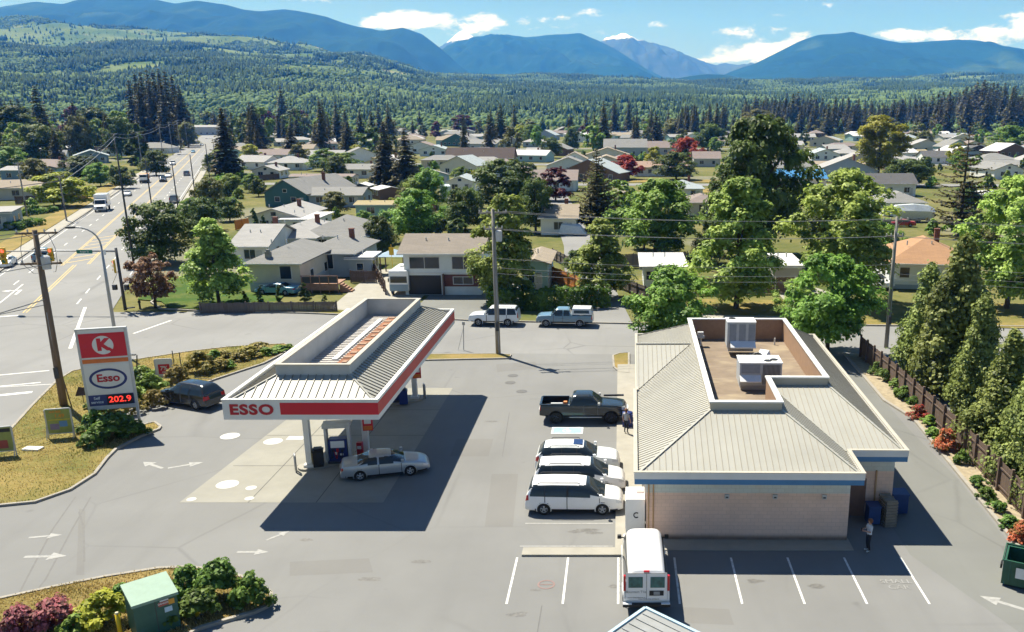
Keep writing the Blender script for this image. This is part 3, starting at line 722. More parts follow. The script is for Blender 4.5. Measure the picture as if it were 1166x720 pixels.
def canopy():
    X0, X1, Y0, Y1, Z0, Z1 = -20.75, -12.65, 43.8, 65.8, 5.0, 6.05
    t = thing('fuel_canopy', 'long fuel station canopy with red and white fascia over the pumps', 'canopy', (-16.7, 54.8, 0))
    O = Vector(t.location); inv = Matrix.Translation(-O)
    def mb(): b = MB(); b.M = inv; return b
    f = mb(); w = .16
    f.box(X0, X1, Y0, Y0 + w, Z0, Z1); f.box(X0, X1, Y1 - w, Y1, Z0, Z1); f.box(X0, X0 + w, Y0 + w, Y1 - w, Z0, Z1); f.box(X1 - w, X1, Y0 + w, Y1 - w, Z0, Z1)
    f.box(X0 + w, X1 - w, Y0 + w, Y1 - w, Z0 + .04, Z0 + .12)
    for a in ((X0 - .03, X1 + .03, Y0 - .03, Y0 + .19), (X0 - .03, X1 + .03, Y1 - .19, Y1 + .03), (X0 - .03, X0 + .19, Y0 + .19, Y1 - .19), (X1 - .19, X1 + .03, Y0 + .19, Y1 - .19)):
        f.box(*a, Z1 + .002, Z1 + .07)
    f.build('fascia', M_WHITE, t)
    r = mb(); r.box(-17.75, X1 + .012, Y0 - .012, Y0 - .002, Z0 + .28, Z1 - .12); r.build('red_band', M_RED, t)
    r = mb(); r.box(X1 + .002, X1 + .012, Y0 - .002, Y1, Z0 + .28, Z1 - .12); r.build('red_band', mat('red_band_faded', (.50, .035, .03), .5, var=.15, scale=.6), t)
    me = text_mesh('lettering', 'ESSO', .76, M_DKRED, .030, .012, 1.26); me.transform(inv @ upright(-19.25, Y0 - .014, Z0 + .53)); obj('lettering', me, t)
    # roof slopes up to the well
    a, b, c, d = (X0 + .25, Y0 + .25), (X1 - .25, Y0 + .25), (X1 - .25, Y1 - .25), (X0 + .25, Y1 - .25)
    px0, px1, py0, py1, zi, ze = -18.65, -14.65, 46.0, 63.6, 6.78, 5.92
    A, B, C_, D = (px0, py0), (px1, py0), (px1, py1), (px0, py1)
    rf = mb()
    for (p, q, Q, P_, dr) in ((a, b, B, A, (0, 1)), (b, c, C_, B, (-1, 0)), (c, d, D, C_, (0, -1)), (d, a, A, D, (1, 0))):
        poly = [(*p, ze), (*q, ze), (*Q, zi), (*P_, zi)]
        face_up(rf, poly); ribs(rf, poly, dr, .42, .035, .07, 1)
    for p, q in ((a, A), (b, B), (c, C_), (d, D)): rf.bar((*p, ze + .03), (*q, zi + .03), .10, .06, 0)
    rf.build('metal_roof', [mat('roof_cream', (.338, .334, .298), .5, var=.07, scale=.4, var2=(.25, (.285, .28, .25), .6)), mat('cream_seam', (.23, .215, .18), .5)], t)
    g = mb()
    for i in range(9): g.box(X1 - .40, X1 - .27, Y0 + .5 + i * 2.35, Y0 + 2.4 + i * 2.35, ze - .02, ze + .06)
    g.build('gutter', M_DARK, t)
    pr = mb(); pw = .16; zt = 7.3
    pr.box(px0, px1, py0, py0 + pw, 6.0, zt); pr.box(px0, px1, py1 - pw, py1, 6.0, zt); pr.box(px0, px0 + pw, py0 + pw, py1 - pw, 6.0, zt); pr.box(px1 - pw, px1, py0 + pw, py1 - pw, 6.0, zt)
    pr.build('parapet', mat('parapet_grey', (.42, .44, .44), .6, var=.1, scale=.6, var2=(.5, (.32, .34, .34), .5)), t)
    cp = mb()
    for q in ((px0 - .05, px1 + .05, py0 - .05, py0 + .22), (px0 - .05, px1 + .05, py1 - .22, py1 + .05), (px0 - .05, px0 + .22, py0 + .22, py1 - .22), (px1 - .22, px1 + .05, py0 + .22, py1 - .22)):
        cp.box(*q, zt + .002, zt + .09)
    cp.build('parapet_cap', M_CREAM, t)
    wf = mb(); wf.box(px0 + pw, px1 - pw, py0 + pw, py1 - pw, 6.0, 6.12)
    for i in range(40): y = py0 + .5 + i * .42; wf.box(px0 + pw, px1 - .9, y, y + .20, 6.122, 6.2, 0)
    wf.box(px1 - 2.1, px1 - 1.45, py0 + 1.2, py1 - 1.2, 6.202, 6.24, 1); wf.box(px1 - 2.6, px1 - 2.3, py0 + 5, py1 - 2, 6.205, 6.3, 2)
    for i in range(14): y = py0 + 2.2 + i * 1.05; wf.box(px1 - 2.05 + (i % 3) * .12, px1 - 1.55, y, y + .45, 6.243, 6.29, 3)
    wf.build('well_floor', [mat('well_metal', (.42, .40, .38), .6, var=.15, scale=1), mat('rust_strip', (.24, .105, .055), .9, var=.4, scale=1.2), M_WHITEMETAL, mat('rust_pale', (.30, .19, .13), .9)], t)
    for (x, y) in ((-18.55, 49.3), (-15.75, 51.4), (-18.4, 60.3), (-15.2, 62.4)):
        k = mb(); k.box(x - .17, x + .17, y - .17, y + .17, .12, Z0 + .03); k.box(x - .30, x + .30, y - .30, y + .30, .12, .30)
        k.build('column', M_WHITE, t, bevel=.012)
    return t
canopy()
def island(x0, x1, y):
    v = MB(); n = 12
    pts = [(x0 + .45 - .45 * math.sin(math.pi * i / n), y + .55 * -math.cos(math.pi * i / n)) for i in range(n + 1)] + [(x1 - .45 + .45 * math.sin(math.pi * i / n), y + .55 * math.cos(math.pi * i / n)) for i in range(n + 1)]
    v.prism(pts, -.02, .14); return v
for i, (x0, x1, y, rz) in enumerate(((-19.3, -14.8, 0, R(24)), (-19.2, -14.3, 0, R(24)))):
    c = ((-17.15, 50.35), (-16.8, 61.35))[i]
    v = island(-2.45, 2.45, 0)
    o = struct('pump_island', v, M_CONC); o.location = (*c, 0); o.rotation_euler = (0, 0, R(34) if i == 0 else R(31))
def pump(x, y, rz, label):
    t = thing('fuel_pump', label, 'fuel pump', (x, y, .14), rz)
    b = MB(); b.box(-.62, .62, -.36, .36, 0, .16, 1); b.box(-.54, .54, -.30, .30, .16, 1.5); b.box(-.50, .50, -.302, .302, 1.25, 1.52)
    b.build('cabinet', [M_BLUE, M_DARK], t, bevel=.015)
    f = MB()
    for s in (-1, 1): f = MB(); f.box(s * .66 - .07, s * .66 + .07, -.30, .30, .1, 2.25); f.build('side_post', M_LGREY, t, bevel=.01)
    h = MB(); h.box(-.80, .80, -.42, .42, 2.25, 2.5); h.build('header', M_LGREY, t, bevel=.02)
    
    for q in (-1, 1): s = MB(); s.box(-.40, .40, q * .306, q * .325, 1.0, 1.42); s.build('display', M_WHITEMETAL, t)
    for k in range(3):
        n = MB(); n.box(-.36 + k * .28, -.22 + k * .28, -.40, -.306, .75, .95); n.tube([(-.29 + k * .28, -.38, .8), (-.32 + k * .28, -.46, .4), (-.38 + k * .28, -.36, .3), (-.45 + k * .2, -.33, .9)], .022, 6)
        n.build('nozzle', [M_BLACK, M_DKRED, M_BLACK][k], t)
    
    for x0, x1, z0, z1 in ((-.18, -.02, .55, .72), (.1, .3, .5, .62)): q = MB(); q.box(x0, x1, -.318, -.305, z0, z1); q.build('sticker', M_WHITE, t)
pump(-17.0, 50.0, R(8), 'blue fuel pump behind the silver sedan under the front of the canopy')
pump(-16.6, 61.6, R(8), 'blue fuel pump half hidden under the far end of the canopy')
def trash(x, y, label, col, stripe):
    t = thing('trash_bin', label, 'trash bin', (x, y, .14), R(15))
    b = MB(); b.box(-.30, .30, -.30, .30, 0, .95); b.box(-.33, .33, -.33, .33, .95, 1.02); b.build('bin_body', col, t, bevel=.03)
    l = MB(); l.box(-.24, .24, -.24, .24, 1.022, 1.14); l.build('lid', M_BLACK, t, bevel=.05)
    if stripe: s = MB(); s.box(-.312, -.302, -.22, .22, .15, .85); s.build('panel', M_YELLOW, t)
trash(-18.05, 49.35, 'black trash bin with a yellow panel beside the front canopy column', M_BLACK, True)
trash(-15.75, 61.1, 'dark blue trash bin beside the rear canopy column', M_BLUE, False)
def squeegee(x, y, label):
    t = thing('squeegee_station', label, 'squeegee station', (x, y, .14))
    b = MB(); b.box(-.17, .17, -.15, .15, .05, .95); b.box(-.2, .2, -.18, .18, 0, .06); b.build('stand', M_DKRED, t, bevel=.02)
    w = MB(); w.box(-.12, .12, -.156, -.151, .55, .75); w.build('notice', M_WHITE, t)
squeegee(-15.95, 50.75, 'slim red squeegee stand between the fuel pump and the canopy column')
for (x, y, lab) in ((-15.45, 51.05, 'red and white hanging sign with an orange base on the front canopy column'), (-14.9, 62.1, 'red and orange hanging sign on the rear canopy column')):
    t = thing('column_sign', lab, 'sign', (x, y, 1.75), R(10))
    b = MB(); b.prism([(-.30, -.09), (.30, -.09), (.30, .09), (-.30, .09)], 0, 1.0); b.build('sign_body', M_RED, t, bevel=.02)
    c = MB(); vs = [(-.30, -.09, 1.0), (.30, -.09, 1.0), (.0, -.09, 1.28), (-.30, .09, 1.0), (.30, .09, 1.0), (0, .09, 1.28)]
    c.add(vs, [(0, 1, 2), (5, 4, 3), (0, 2, 5, 3), (2, 1, 4, 5)]); c.build('peak', M_RED, t)
    p = MB(); p.box(-.2, .2, -.10, -.092, .45, .9); p.build('white_panel', M_WHITE, t)
    p = MB(); p.box(-.26, .26, -.10, -.092, .06, .32); p.build('orange_panel', M_ORANGE, t)
def ubollard(x, y, label, g):
    t = MB(); t.tube([(-.02, -.22, 0), (-.02, -.22, 1.0), (-.02, -.17, 1.07), (-.02, .17, 1.07), (-.02, .22, 1.0), (-.02, .22, 0)], .055, 8)
    tag(t.build('hoop_bollard', M_GALV, None, (x, y, .0), R(25), smooth=True), label, 'bollard', g)
ubollard(-19.2, 48.75, 'grey hoop guard in front of the front canopy column', 'hoop guards of the pump islands')
ubollard(-14.55, 62.7, 'grey hoop guard at the end of the rear pump island', 'hoop guards of the pump islands')

# ------------------------------------------------------------------ shop
def block_wall(name):
    m, t, b = new_mat(name)
    tc = t.node('ShaderNodeTexCoord').outputs['Object']; s = t.node('ShaderNodeSeparateXYZ', inp={0: tc})
    v = t.node('ShaderNodeCombineXYZ', inp={0: t.math('ADD', s.outputs[0], s.outputs[1]), 1: s.outputs[2], 2: 0.}).outputs[0]
    br = t.node('ShaderNodeTexBrick', inp={'Vector': v, 'Color1': (1, 1, 1, 1), 'Color2': (.94, .94, .94, 1), 'Mortar': (.84, .84, .84, 1), 'Scale': 1., 'Brick Width': .40, 'Row Height': .20, 'Mortar Size': .012})
    z = s.outputs[2]
    wob = t.math('MULTIPLY_ADD', t.noise(tc, .5, 4, .6), .10, -.05)
    c = t.mix(t.math('GREATER_THAN', z, 2.55), (.80, .57, .45), (.60, .64, .60))
    c = t.mix(t.math('GREATER_THAN', z, 3.22), c, (.82, .60, .36))
    c = t.mix(t.ramp(t.math('ADD', z, wob), .40, .15), c, (.20, .14, .11))
    c = t.mix(t.math('MULTIPLY', t.ramp(t.noise(tc, .7, 5, .65), .45, .75), .35), c, (.58, .42, .33))
    c = t.mix(1., c, br.outputs[0], 'MULTIPLY')
    t.l.new(c, b.inputs['Base Color']); b.inputs['Roughness'].default_value = .9
    t.l.new(t.node('ShaderNodeBump', inp={'Height': br.outputs[0], 'Strength': .5, 'Distance': .01}).outputs[0], b.inputs['Normal'])
    return m
def shop():
    t = thing('corner_shop', 'low brick shop with cream metal hip roof and blue trim', 'shop', (.62, 38.6, 0), R(-.75))
    EZ = 4.1
    w = MB(); w.prism([(.62, 1.45), (10.55, 1.45), (10.55, 4.3), (13.5, 4.3), (13.5, 26.2), (.62, 26.2)], .0, EZ - .1)
    w.build('wall', block_wall('shop_blocks'), t)
    # eave: cream gutter over a blue band
    out = [(0, 0), (10.82, 0), (10.82, 2.95), (13.72, 2.95), (13.72, 27.0), (0.12, 27.0), (.12, 13.0), (0, 13.0)]
    sf = MB(); sf.prism([(.1, .1), (10.72, .1), (10.72, 3.05), (13.62, 3.05), (13.62, 26.9), (.2, 26.9)], EZ - .45, EZ - .36, 0); sf.build('soffit', M_WHITE, t)
    def ring(poly, wd, z0, z1, name, m, inset=0.):
        b = MB(); n = len(poly)
        def off(i, d):
            p, a, c = Vector(poly[i]), Vector(poly[i - 1]), Vector(poly[(i + 1) % n])
            e1, e2 = (p - a).normalized(), (c - p).normalized(); n1, n2 = Vector((-e1.y, e1.x)), Vector((-e2.y, e2.x))
            k = n1 + n2; return tuple(p + k * (d / max(.2, k.dot(n1))))
        o = [off(i, inset) for i in range(n)]; q = [off(i, inset + wd) for i in range(n)]
        vs = [(*p, z0) for p in o] + [(*p, z1) for p in o] + [(*p, z1) for p in q] + [(*p, z0) for p in q]
        fs = []
        for i in range(n):
            j = (i + 1) % n
            for L0, L1 in ((0, 1), (1, 2), (2, 3), (3, 0)): fs.append((L0 * n + i, L0 * n + j, L1 * n + j, L1 * n + i))
        b.add(vs, fs); b.build(name, m, t)
    ring(out, .14, EZ - .22, EZ + .12, 'gutter', M_WHITE)
    ring(out, .10, EZ - .49, EZ - .222, 'blue_band', M_BLUETRIM, .02)
    ring(out, .20, EZ + .122, EZ + .15, 'gutter_cap', M_CREAM, -.03)
    rf = MB(); e = .16; ze = EZ - .02
    P_ = [(3.95, 5.0), (7.65, 5.0), (7.65, 9.45), (10.95, 9.45), (10.95, 24.2), (3.95, 24.2)]; zp = 5.62
    E_ = [(e, e), (10.82 - e, e), (10.82 - e, 2.95 + e), (13.72 - e, 2.95 + e), (13.72 - e, 27 - e), (e, 27 - e)]
    planes = [([E_[0], E_[1], P_[1], P_[0]], (0, 1)), ([E_[1], E_[2], P_[2], P_[1]], (-1, 0)), ([E_[2], E_[3], P_[3], P_[2]], (0, 1)),
              ([E_[3], E_[4], P_[4], P_[3]], (-1, 0)), ([E_[4], E_[5], P_[5], P_[4]], (0, -1)), ([E_[5], E_[0], P_[0], P_[5]], (1, 0))]
    for poly, d in planes:
        p3 = [(*poly[0], ze), (*poly[1], ze), (*poly[2], zp), (*poly[3], zp)]
        face_up(rf, p3); ribs(rf, p3, d, .30, .022, .035, 1)
    for a, b in zip(E_, P_): rf.bar((*a, ze + .03), (*b, zp + .03), .12, .05, 0)
    # entrance cross gable on the lot side
    g1 = [(.16, 12.9, ze + .05), (3.75, 18.7, 5.58), (.16, 18.7, 5.55)]; g2 = [(.16, 24.5, ze + .05), (.16, 18.7, 5.55), (3.75, 18.7, 5.58)]
    face_up(rf, g1); face_up(rf, g2); ribs(rf, g1, (0, 1), .30, .022, .035, 1); ribs(rf, g2, (0, 1), .30, .022, .035, 1)
    rf.bar((.14, 18.7, 5.60), (3.8, 18.7, 5.62), .12, .05, 0)
    rf.add([(.16, 12.9, ze), (.16, 24.5, ze), (.16, 18.7, 5.53)], [(0, 2, 1)], 0)
    rf.build('metal_roof', [mat('roof_cream', (.338, .334, .298), .5, var=.07, scale=.4, var2=(.25, (.285, .28, .25), .6)), mat('roof_seam', (.29, .26, .21), .5)], t)
    # parapet of the equipment well
    def ringwall(poly, z0, z1, wd, name, m):
        ring(poly, wd, z0, z1, name, m)
    ring(P_, .16, 4.5, 6.02, 'parapet', [mat('parapet_brown', (.30, .19, .12), .8, var=.1), ][0])
    pf = MB(); n = len(P_)
    for i in range(n):
        a, b = Vector(P_[i]), Vector(P_[(i + 1) % n]); d = (b - a).normalized(); nn = Vector((d.y, -d.x)) * .012
        p, q = a + nn, b + nn; pf.add([(*p, zp - .05), (*q, zp - .05), (*q, 6.02), (*p, 6.02)], [(0, 1, 2, 3)])
    pf.build('parapet_cladding', M_CREAM, t)
    ring(P_, .30, 6.022, 6.10, 'parapet_cap', M_WHITE, -.07)
    wf = MB(); wf.prism(P_, 4.45, 4.56); wf.build('flat_roof', M_TAR, t)
    # storefront on the lot side
    for (y0, y1) in ((2.4, 6.2), (6.6, 10.4), (10.8, 13.6), (16.4, 20.2), (20.6, 24.6)):
        f = MB(); f.box(.56, .615, y0, y1, .55, 2.9); o = f.build('window', M_WHITE, t)
        g = MB(); g.box(.545, .558, y0 + .08, y1 - .08, .65, 2.8); g.build('pane', M_GLASS, o)
    d = MB(); d.box(.55, .615, 14.0, 16.1, .13, 2.6); o = d.build('door', M_DARK, t); g = MB(); g.box(.535, .548, 14.15, 15.95, .3, 2.45); g.build('pane', M_GLASS, o)
    # lights on the south wall
    for x in (4.55, 6.9, 9.3):
        l = MB(); l.box(x - .11, x + .11, 1.36, 1.449, 2.28, 2.5); o = l.build('wall_light', M_LGREY, t); k = MB(); k.box(x - .06, x + .06, 1.345, 1.358, 2.33, 2.40); k.build('lens', M_DARK, o)
    for x in (.72, .95): p = MB(); p.tube([(x, 1.40, .1), (x, 1.40, 3.8)], .035, 8); p.build('downpipe', mat('pipe_tan', (.45, .28, .14), .7), t)
    pa = MB(); pa.box(11.2, 12.1, 4.24, 4.299, .05, 2.15); pa.build('back_door', mat('door_brown', (.20, .12, .09), .7), t)
    pp = MB(); pp.box(12.55, 12.62, 4.2, 4.298, .05, 2.6); pp.build('downpipe', MATS['pipe_tan'], t)
shop()
def hvac(name, lab, px0, px1, py, Y, dep, z0, h, face):
    s = ppm(Y, z0 + h / 2); x = ((px0 + px1) / 2 - CX) / s; w = (px1 - px0) / s
    t = thing(name, lab, 'air conditioner', (x, Y, z0), R(-1))
    c = MB(); c.box(-w / 2 + .1, w / 2 - .1, .1, dep - .1, 0, .30); c.build('curb', M_GREY, t)
    b = MB(); b.box(-w / 2, w / 2, 0, dep, .30, .30 + h); b.build('casing', mat('hvac_grey', (.40, .43, .46), .45, var=.08), t, bevel=.02)
    tp = MB(); tp.box(-w / 2 - .03, w / 2 + .03, -.03, dep + .03, .302 + h, .36 + h); tp.build('top_plate', M_WHITEMETAL, t)
    if face == 'louvre':
        v = MB()
        for i in range(14): v.box(.12 + i * (w / 2 - .2) / 14, .15 + i * (w / 2 - .2) / 14, -.03, -.002, .38, .22 + h)
        v.build('louvre', M_DARK, t)
        hd = MB(); hd.add([(-w / 2, -.005, .95), (0, -.005, .95), (0, -.4, .66), (-w / 2, -.4, .66), (-w / 2, -.005, .9), (0, -.005, .9), (0, -.4, .61), (-w / 2, -.4, .61)], [(0, 3, 2, 1), (4, 5, 6, 7), (0, 1, 5, 4), (3, 7, 6, 2), (0, 4, 7, 3), (1, 2, 6, 5)])
        hd.build('intake_hood', M_WHITEMETAL, t)
        p = MB(); p.box(-w / 2 + .1, -.05, -.012, -.002, 1.05, .25 + h); p.build('service_panel', mat('panel_shade_blue', (.22, .25, .29), .5), t)  # shade of the front face put into this dark blue
        for x_ in (.45, .85):
            f = MB(); f.lathe([(.001, .39 + h), (.22, .39 + h), (.24, .361 + h)], 18, c=(x_, .45 + (x_ - .45) * .6, 0)); f.build('fan', M_BLACK, t)
    else:
        p = MB()
        for k in range(3): p.box(-w / 2 + .15 + k * w / 3, -w / 2 + .15 + k * w / 3 + w * .24, -.012, -.002, .55, .2 + h)
        p.build('service_panel', MATS.get('panel_shade_blue') or mat('panel_shade_blue', (.22, .25, .29), .5), t)  # same dark blue, painting the shaded front of the unit
        f = MB(); f.lathe([(.001, .39 + h), (.24, .39 + h), (.26, .361 + h)], 18, c=(-w / 2 + .4, dep - .35, 0)); f.build('fan', M_BLACK, t)
        hd = MB(); hd.add([(-w / 2 + .2, -.005, .75), (w / 2, -.005, .75), (w / 2, -.5, .42), (-w / 2 + .2, -.5, .42)], [(3, 2, 1, 0), (0, 1, 2, 3)][:1]); hd.box(-w / 2 + .2, w / 2, -.5, -.47, .36, .43); hd.build('intake_hood', M_WHITEMETAL, t)
hvac('rooftop_unit', 'larger rooftop air conditioner with louvres and two fans at the front of the roof well', 842, 890, 0, 50.2, 1.7, 4.57, 1.35, 'louvre')
hvac('rooftop_unit', 'white topped rooftop air conditioner against the back parapet of the roof well', 828, 860, 0, 57.8, 1.4, 4.9, 1.7, 'panel')
def dish():
    t = thing('rooftop_hood', 'white wedge shaped exhaust hood with dark round mouth on the shop roof', 'exhaust hood', (9.1, 54.2, 4.57), R(-20))
    h = MB(); h.add([(-.5, -.5, 0), (.5, -.5, 0), (.6, .6, 0), (-.4, .6, 0), (-.5, -.5, .9), (-.4, .6, 1.3), (.2, .5, 1.3), (0, -.5, .9)], [(0, 3, 2, 1), (4, 7, 6, 5), (0, 1, 7, 4), (1, 2, 6, 7), (2, 3, 5, 6), (3, 0, 4, 5)]); h.build('hood', M_WHITEMETAL, t)
    d = MB(); d.lathe([(.001, -.56), (.36, -.56), (.40, -.505)], 20, axis='y', c=(-.35, 0, .98)); d.build('mouth', M_DARK, t)
dish()
b = MB(); b.box(-.7, .7, -.35, .35, 0, .45); b.box(-.73, .73, -.38, .38, .452, .50); tag(b.build('roof_vent_box', M_WHITEMETAL, None, (10.75, 48.9, 4.57), bevel=.01), 'low white vent box in the right corner of the shop roof', 'roof vent')
b = MB(); b.tube([(0, 0, 0), (0, 0, .6)], .10, 10); b.box(-.28, .28, -.2, .2, .6, .72); b.box(-.2, .2, -.15, .15, .72, 1.02); tag(b.build('roof_vent', M_LGREY, None, (5.6, 60.6, 4.57)), 'small grey capped vent in the far left corner of the shop roof', 'roof vent')
b = MB(); b.tube([(0, 0, 0), (0, 0, .5)], .06, 8); tag(b.build('vent_pipe', M_LGREY, None, (10.9, 60.9, 4.57)), 'thin vent pipe by the far right corner of the shop roof', 'vent pipe')
# white ice cabinet
def ice():
    t = thing('ice_cabinet', 'tall white ice cabinet against the left end of the brick wall', 'ice cabinet', (.72, 40.35, .05))
    b = MB(); b.box(-.48, .48, 0, 1.55, .08, 2.0); b.box(-.44, .44, .04, 1.5, 0, .08); b.build('cabinet', M_WHITEMETAL, t, bevel=.025)
    v = MB(); v.box(.08, .42, .72, 1.0, 2.002, 2.05); v.build('top_vent', mat('vent_pink', (.45, .35, .33), .6), t)
    c = MB()
    pts = [(.05 + .13 * math.cos(a), -.014, 1.15 + .13 * math.sin(a)) for a in [R(50 + i * 26) for i in range(11)]]
    c.tube(pts, .028, 6); c.build('emblem', M_BLACK, t)
    h = MB(); h.box(-.5, -.482, .2, .7, .3, 1.8); h.box(-.5, -.482, .8, 1.4, .3, 1.8); h.build('door', M_WHITE, t)
ice()
b = MB(); b.box(-.35, .35, -.35, .35, 0, .85); b.lathe([(.001, 1.05), (.34, .92), (.36, .852)], 16); tag(b.build('litter_bin', M_BLUE, None, (.45, 56.5, .12), bevel=.02), 'dark blue litter bin by the shop entrance', 'trash bin')
b = MB(); b.box(-.3, .3, -.35, .35, .1, 1.0); b.box(-.33, .33, -.38, .38, 1.002, 1.08); b.tube([(-.28, .3, .12), (.28, .3, .12)], .12, 10); tag(b.build('wheeled_bin', mat('bin_blue', (.015, .05, .17), .5), None, (13.0, 41.9, .01)), 'blue wheeled bin in the shade beside the shop back door', 'trash bin')
b = MB()
for i in range(9): b.box(-.3, .3, -.55, .55, .02 + i * .16, .10 + i * .16)
for i in range(9):
    for s in (-.5, 0, .45): b.box(-.28, .28, s, s + .08, .102 + i * .16, .178 + i * .16)
tag(b.build('pallet_stack', mat('pallet_wood', (.26, .22, .17), .9, var=.2), None, (13.75, 41.9, .01), R(6)), 'stack of weathered wooden pallets beside the blue wheeled bin', 'pallets')
b = MB(); b.box(-.4, .4, -.4, .4, .1, 1.1); b.box(-.44, .44, -.44, .44, 1.102, 1.2); tag(b.build('wheeled_bin', MATS['bin_blue'], None, (14.7, 43.2, .015)), 'blue wheeled bin in the shade behind the pallets', 'trash bin')

# ------------------------------------------------------------------ vehicles
WHEELS = {}
def wheel_meshes(r, w, style):
    k = (r, w, style)
    if k in WHEELS: return WHEELS[k]
    t = MB(); h = w / 2
    t.lathe([(r * .60, -h * .8), (r * .70, -h), (r * .92, -h), (r, -h * .7), (r, h * .7), (r * .92, h), (r * .70, h), (r * .60, h * .8)], 26, axis='y')
    tm = t.mesh('tyre', M_RUBBER, True)
    m = MB(); R_ = r * .66
    for s in (-1, 1):
        m.lathe([(R_ * .82, s * h * .5), (R_, s * h * .86), (R_, s * h * .2)], 26, axis='y')
        m.lathe([(.001, s * h * .25), (R_ * .9, s * h * .25)], 26, 1, axis='y')
        m.lathe([(.001, s * h * .72), (R_ * .22, s * h * .68), (R_ * .26, s * h * .4)], 12, axis='y')
        n = 5 if style == 'alloy' else 7
        for i in range(n):
            a = 2 * math.pi * i / n + .3; ca, sa = math.cos(a), math.sin(a)
            m.bar((R_ * .2 * ca, s * h * .58, R_ * .2 * sa), (R_ * .9 * ca, s * h * .60, R_ * .9 * sa), .09 if style == 'alloy' else .05, .05)
    rm = m.mesh('rim', [M_RIM if style != 'dark' else M_DARK, M_BLACK], True)
    WHEELS[k] = (tm, rm); return WHEELS[k]

def islands(faces, used):
    par = {}
    def fd(a):
        while par[a] != a: par[a] = par[par[a]]; a = par[a]
        return a
    for i in used:
        f = faces[i]
        for v in f: par.setdefault(v, v)
        for v in f[1:]: par[fd(v)] = fd(f[0])
    g = {}
    for i in used: g.setdefault(fd(faces[i][0]), []).append(i)
    return list(g.values())

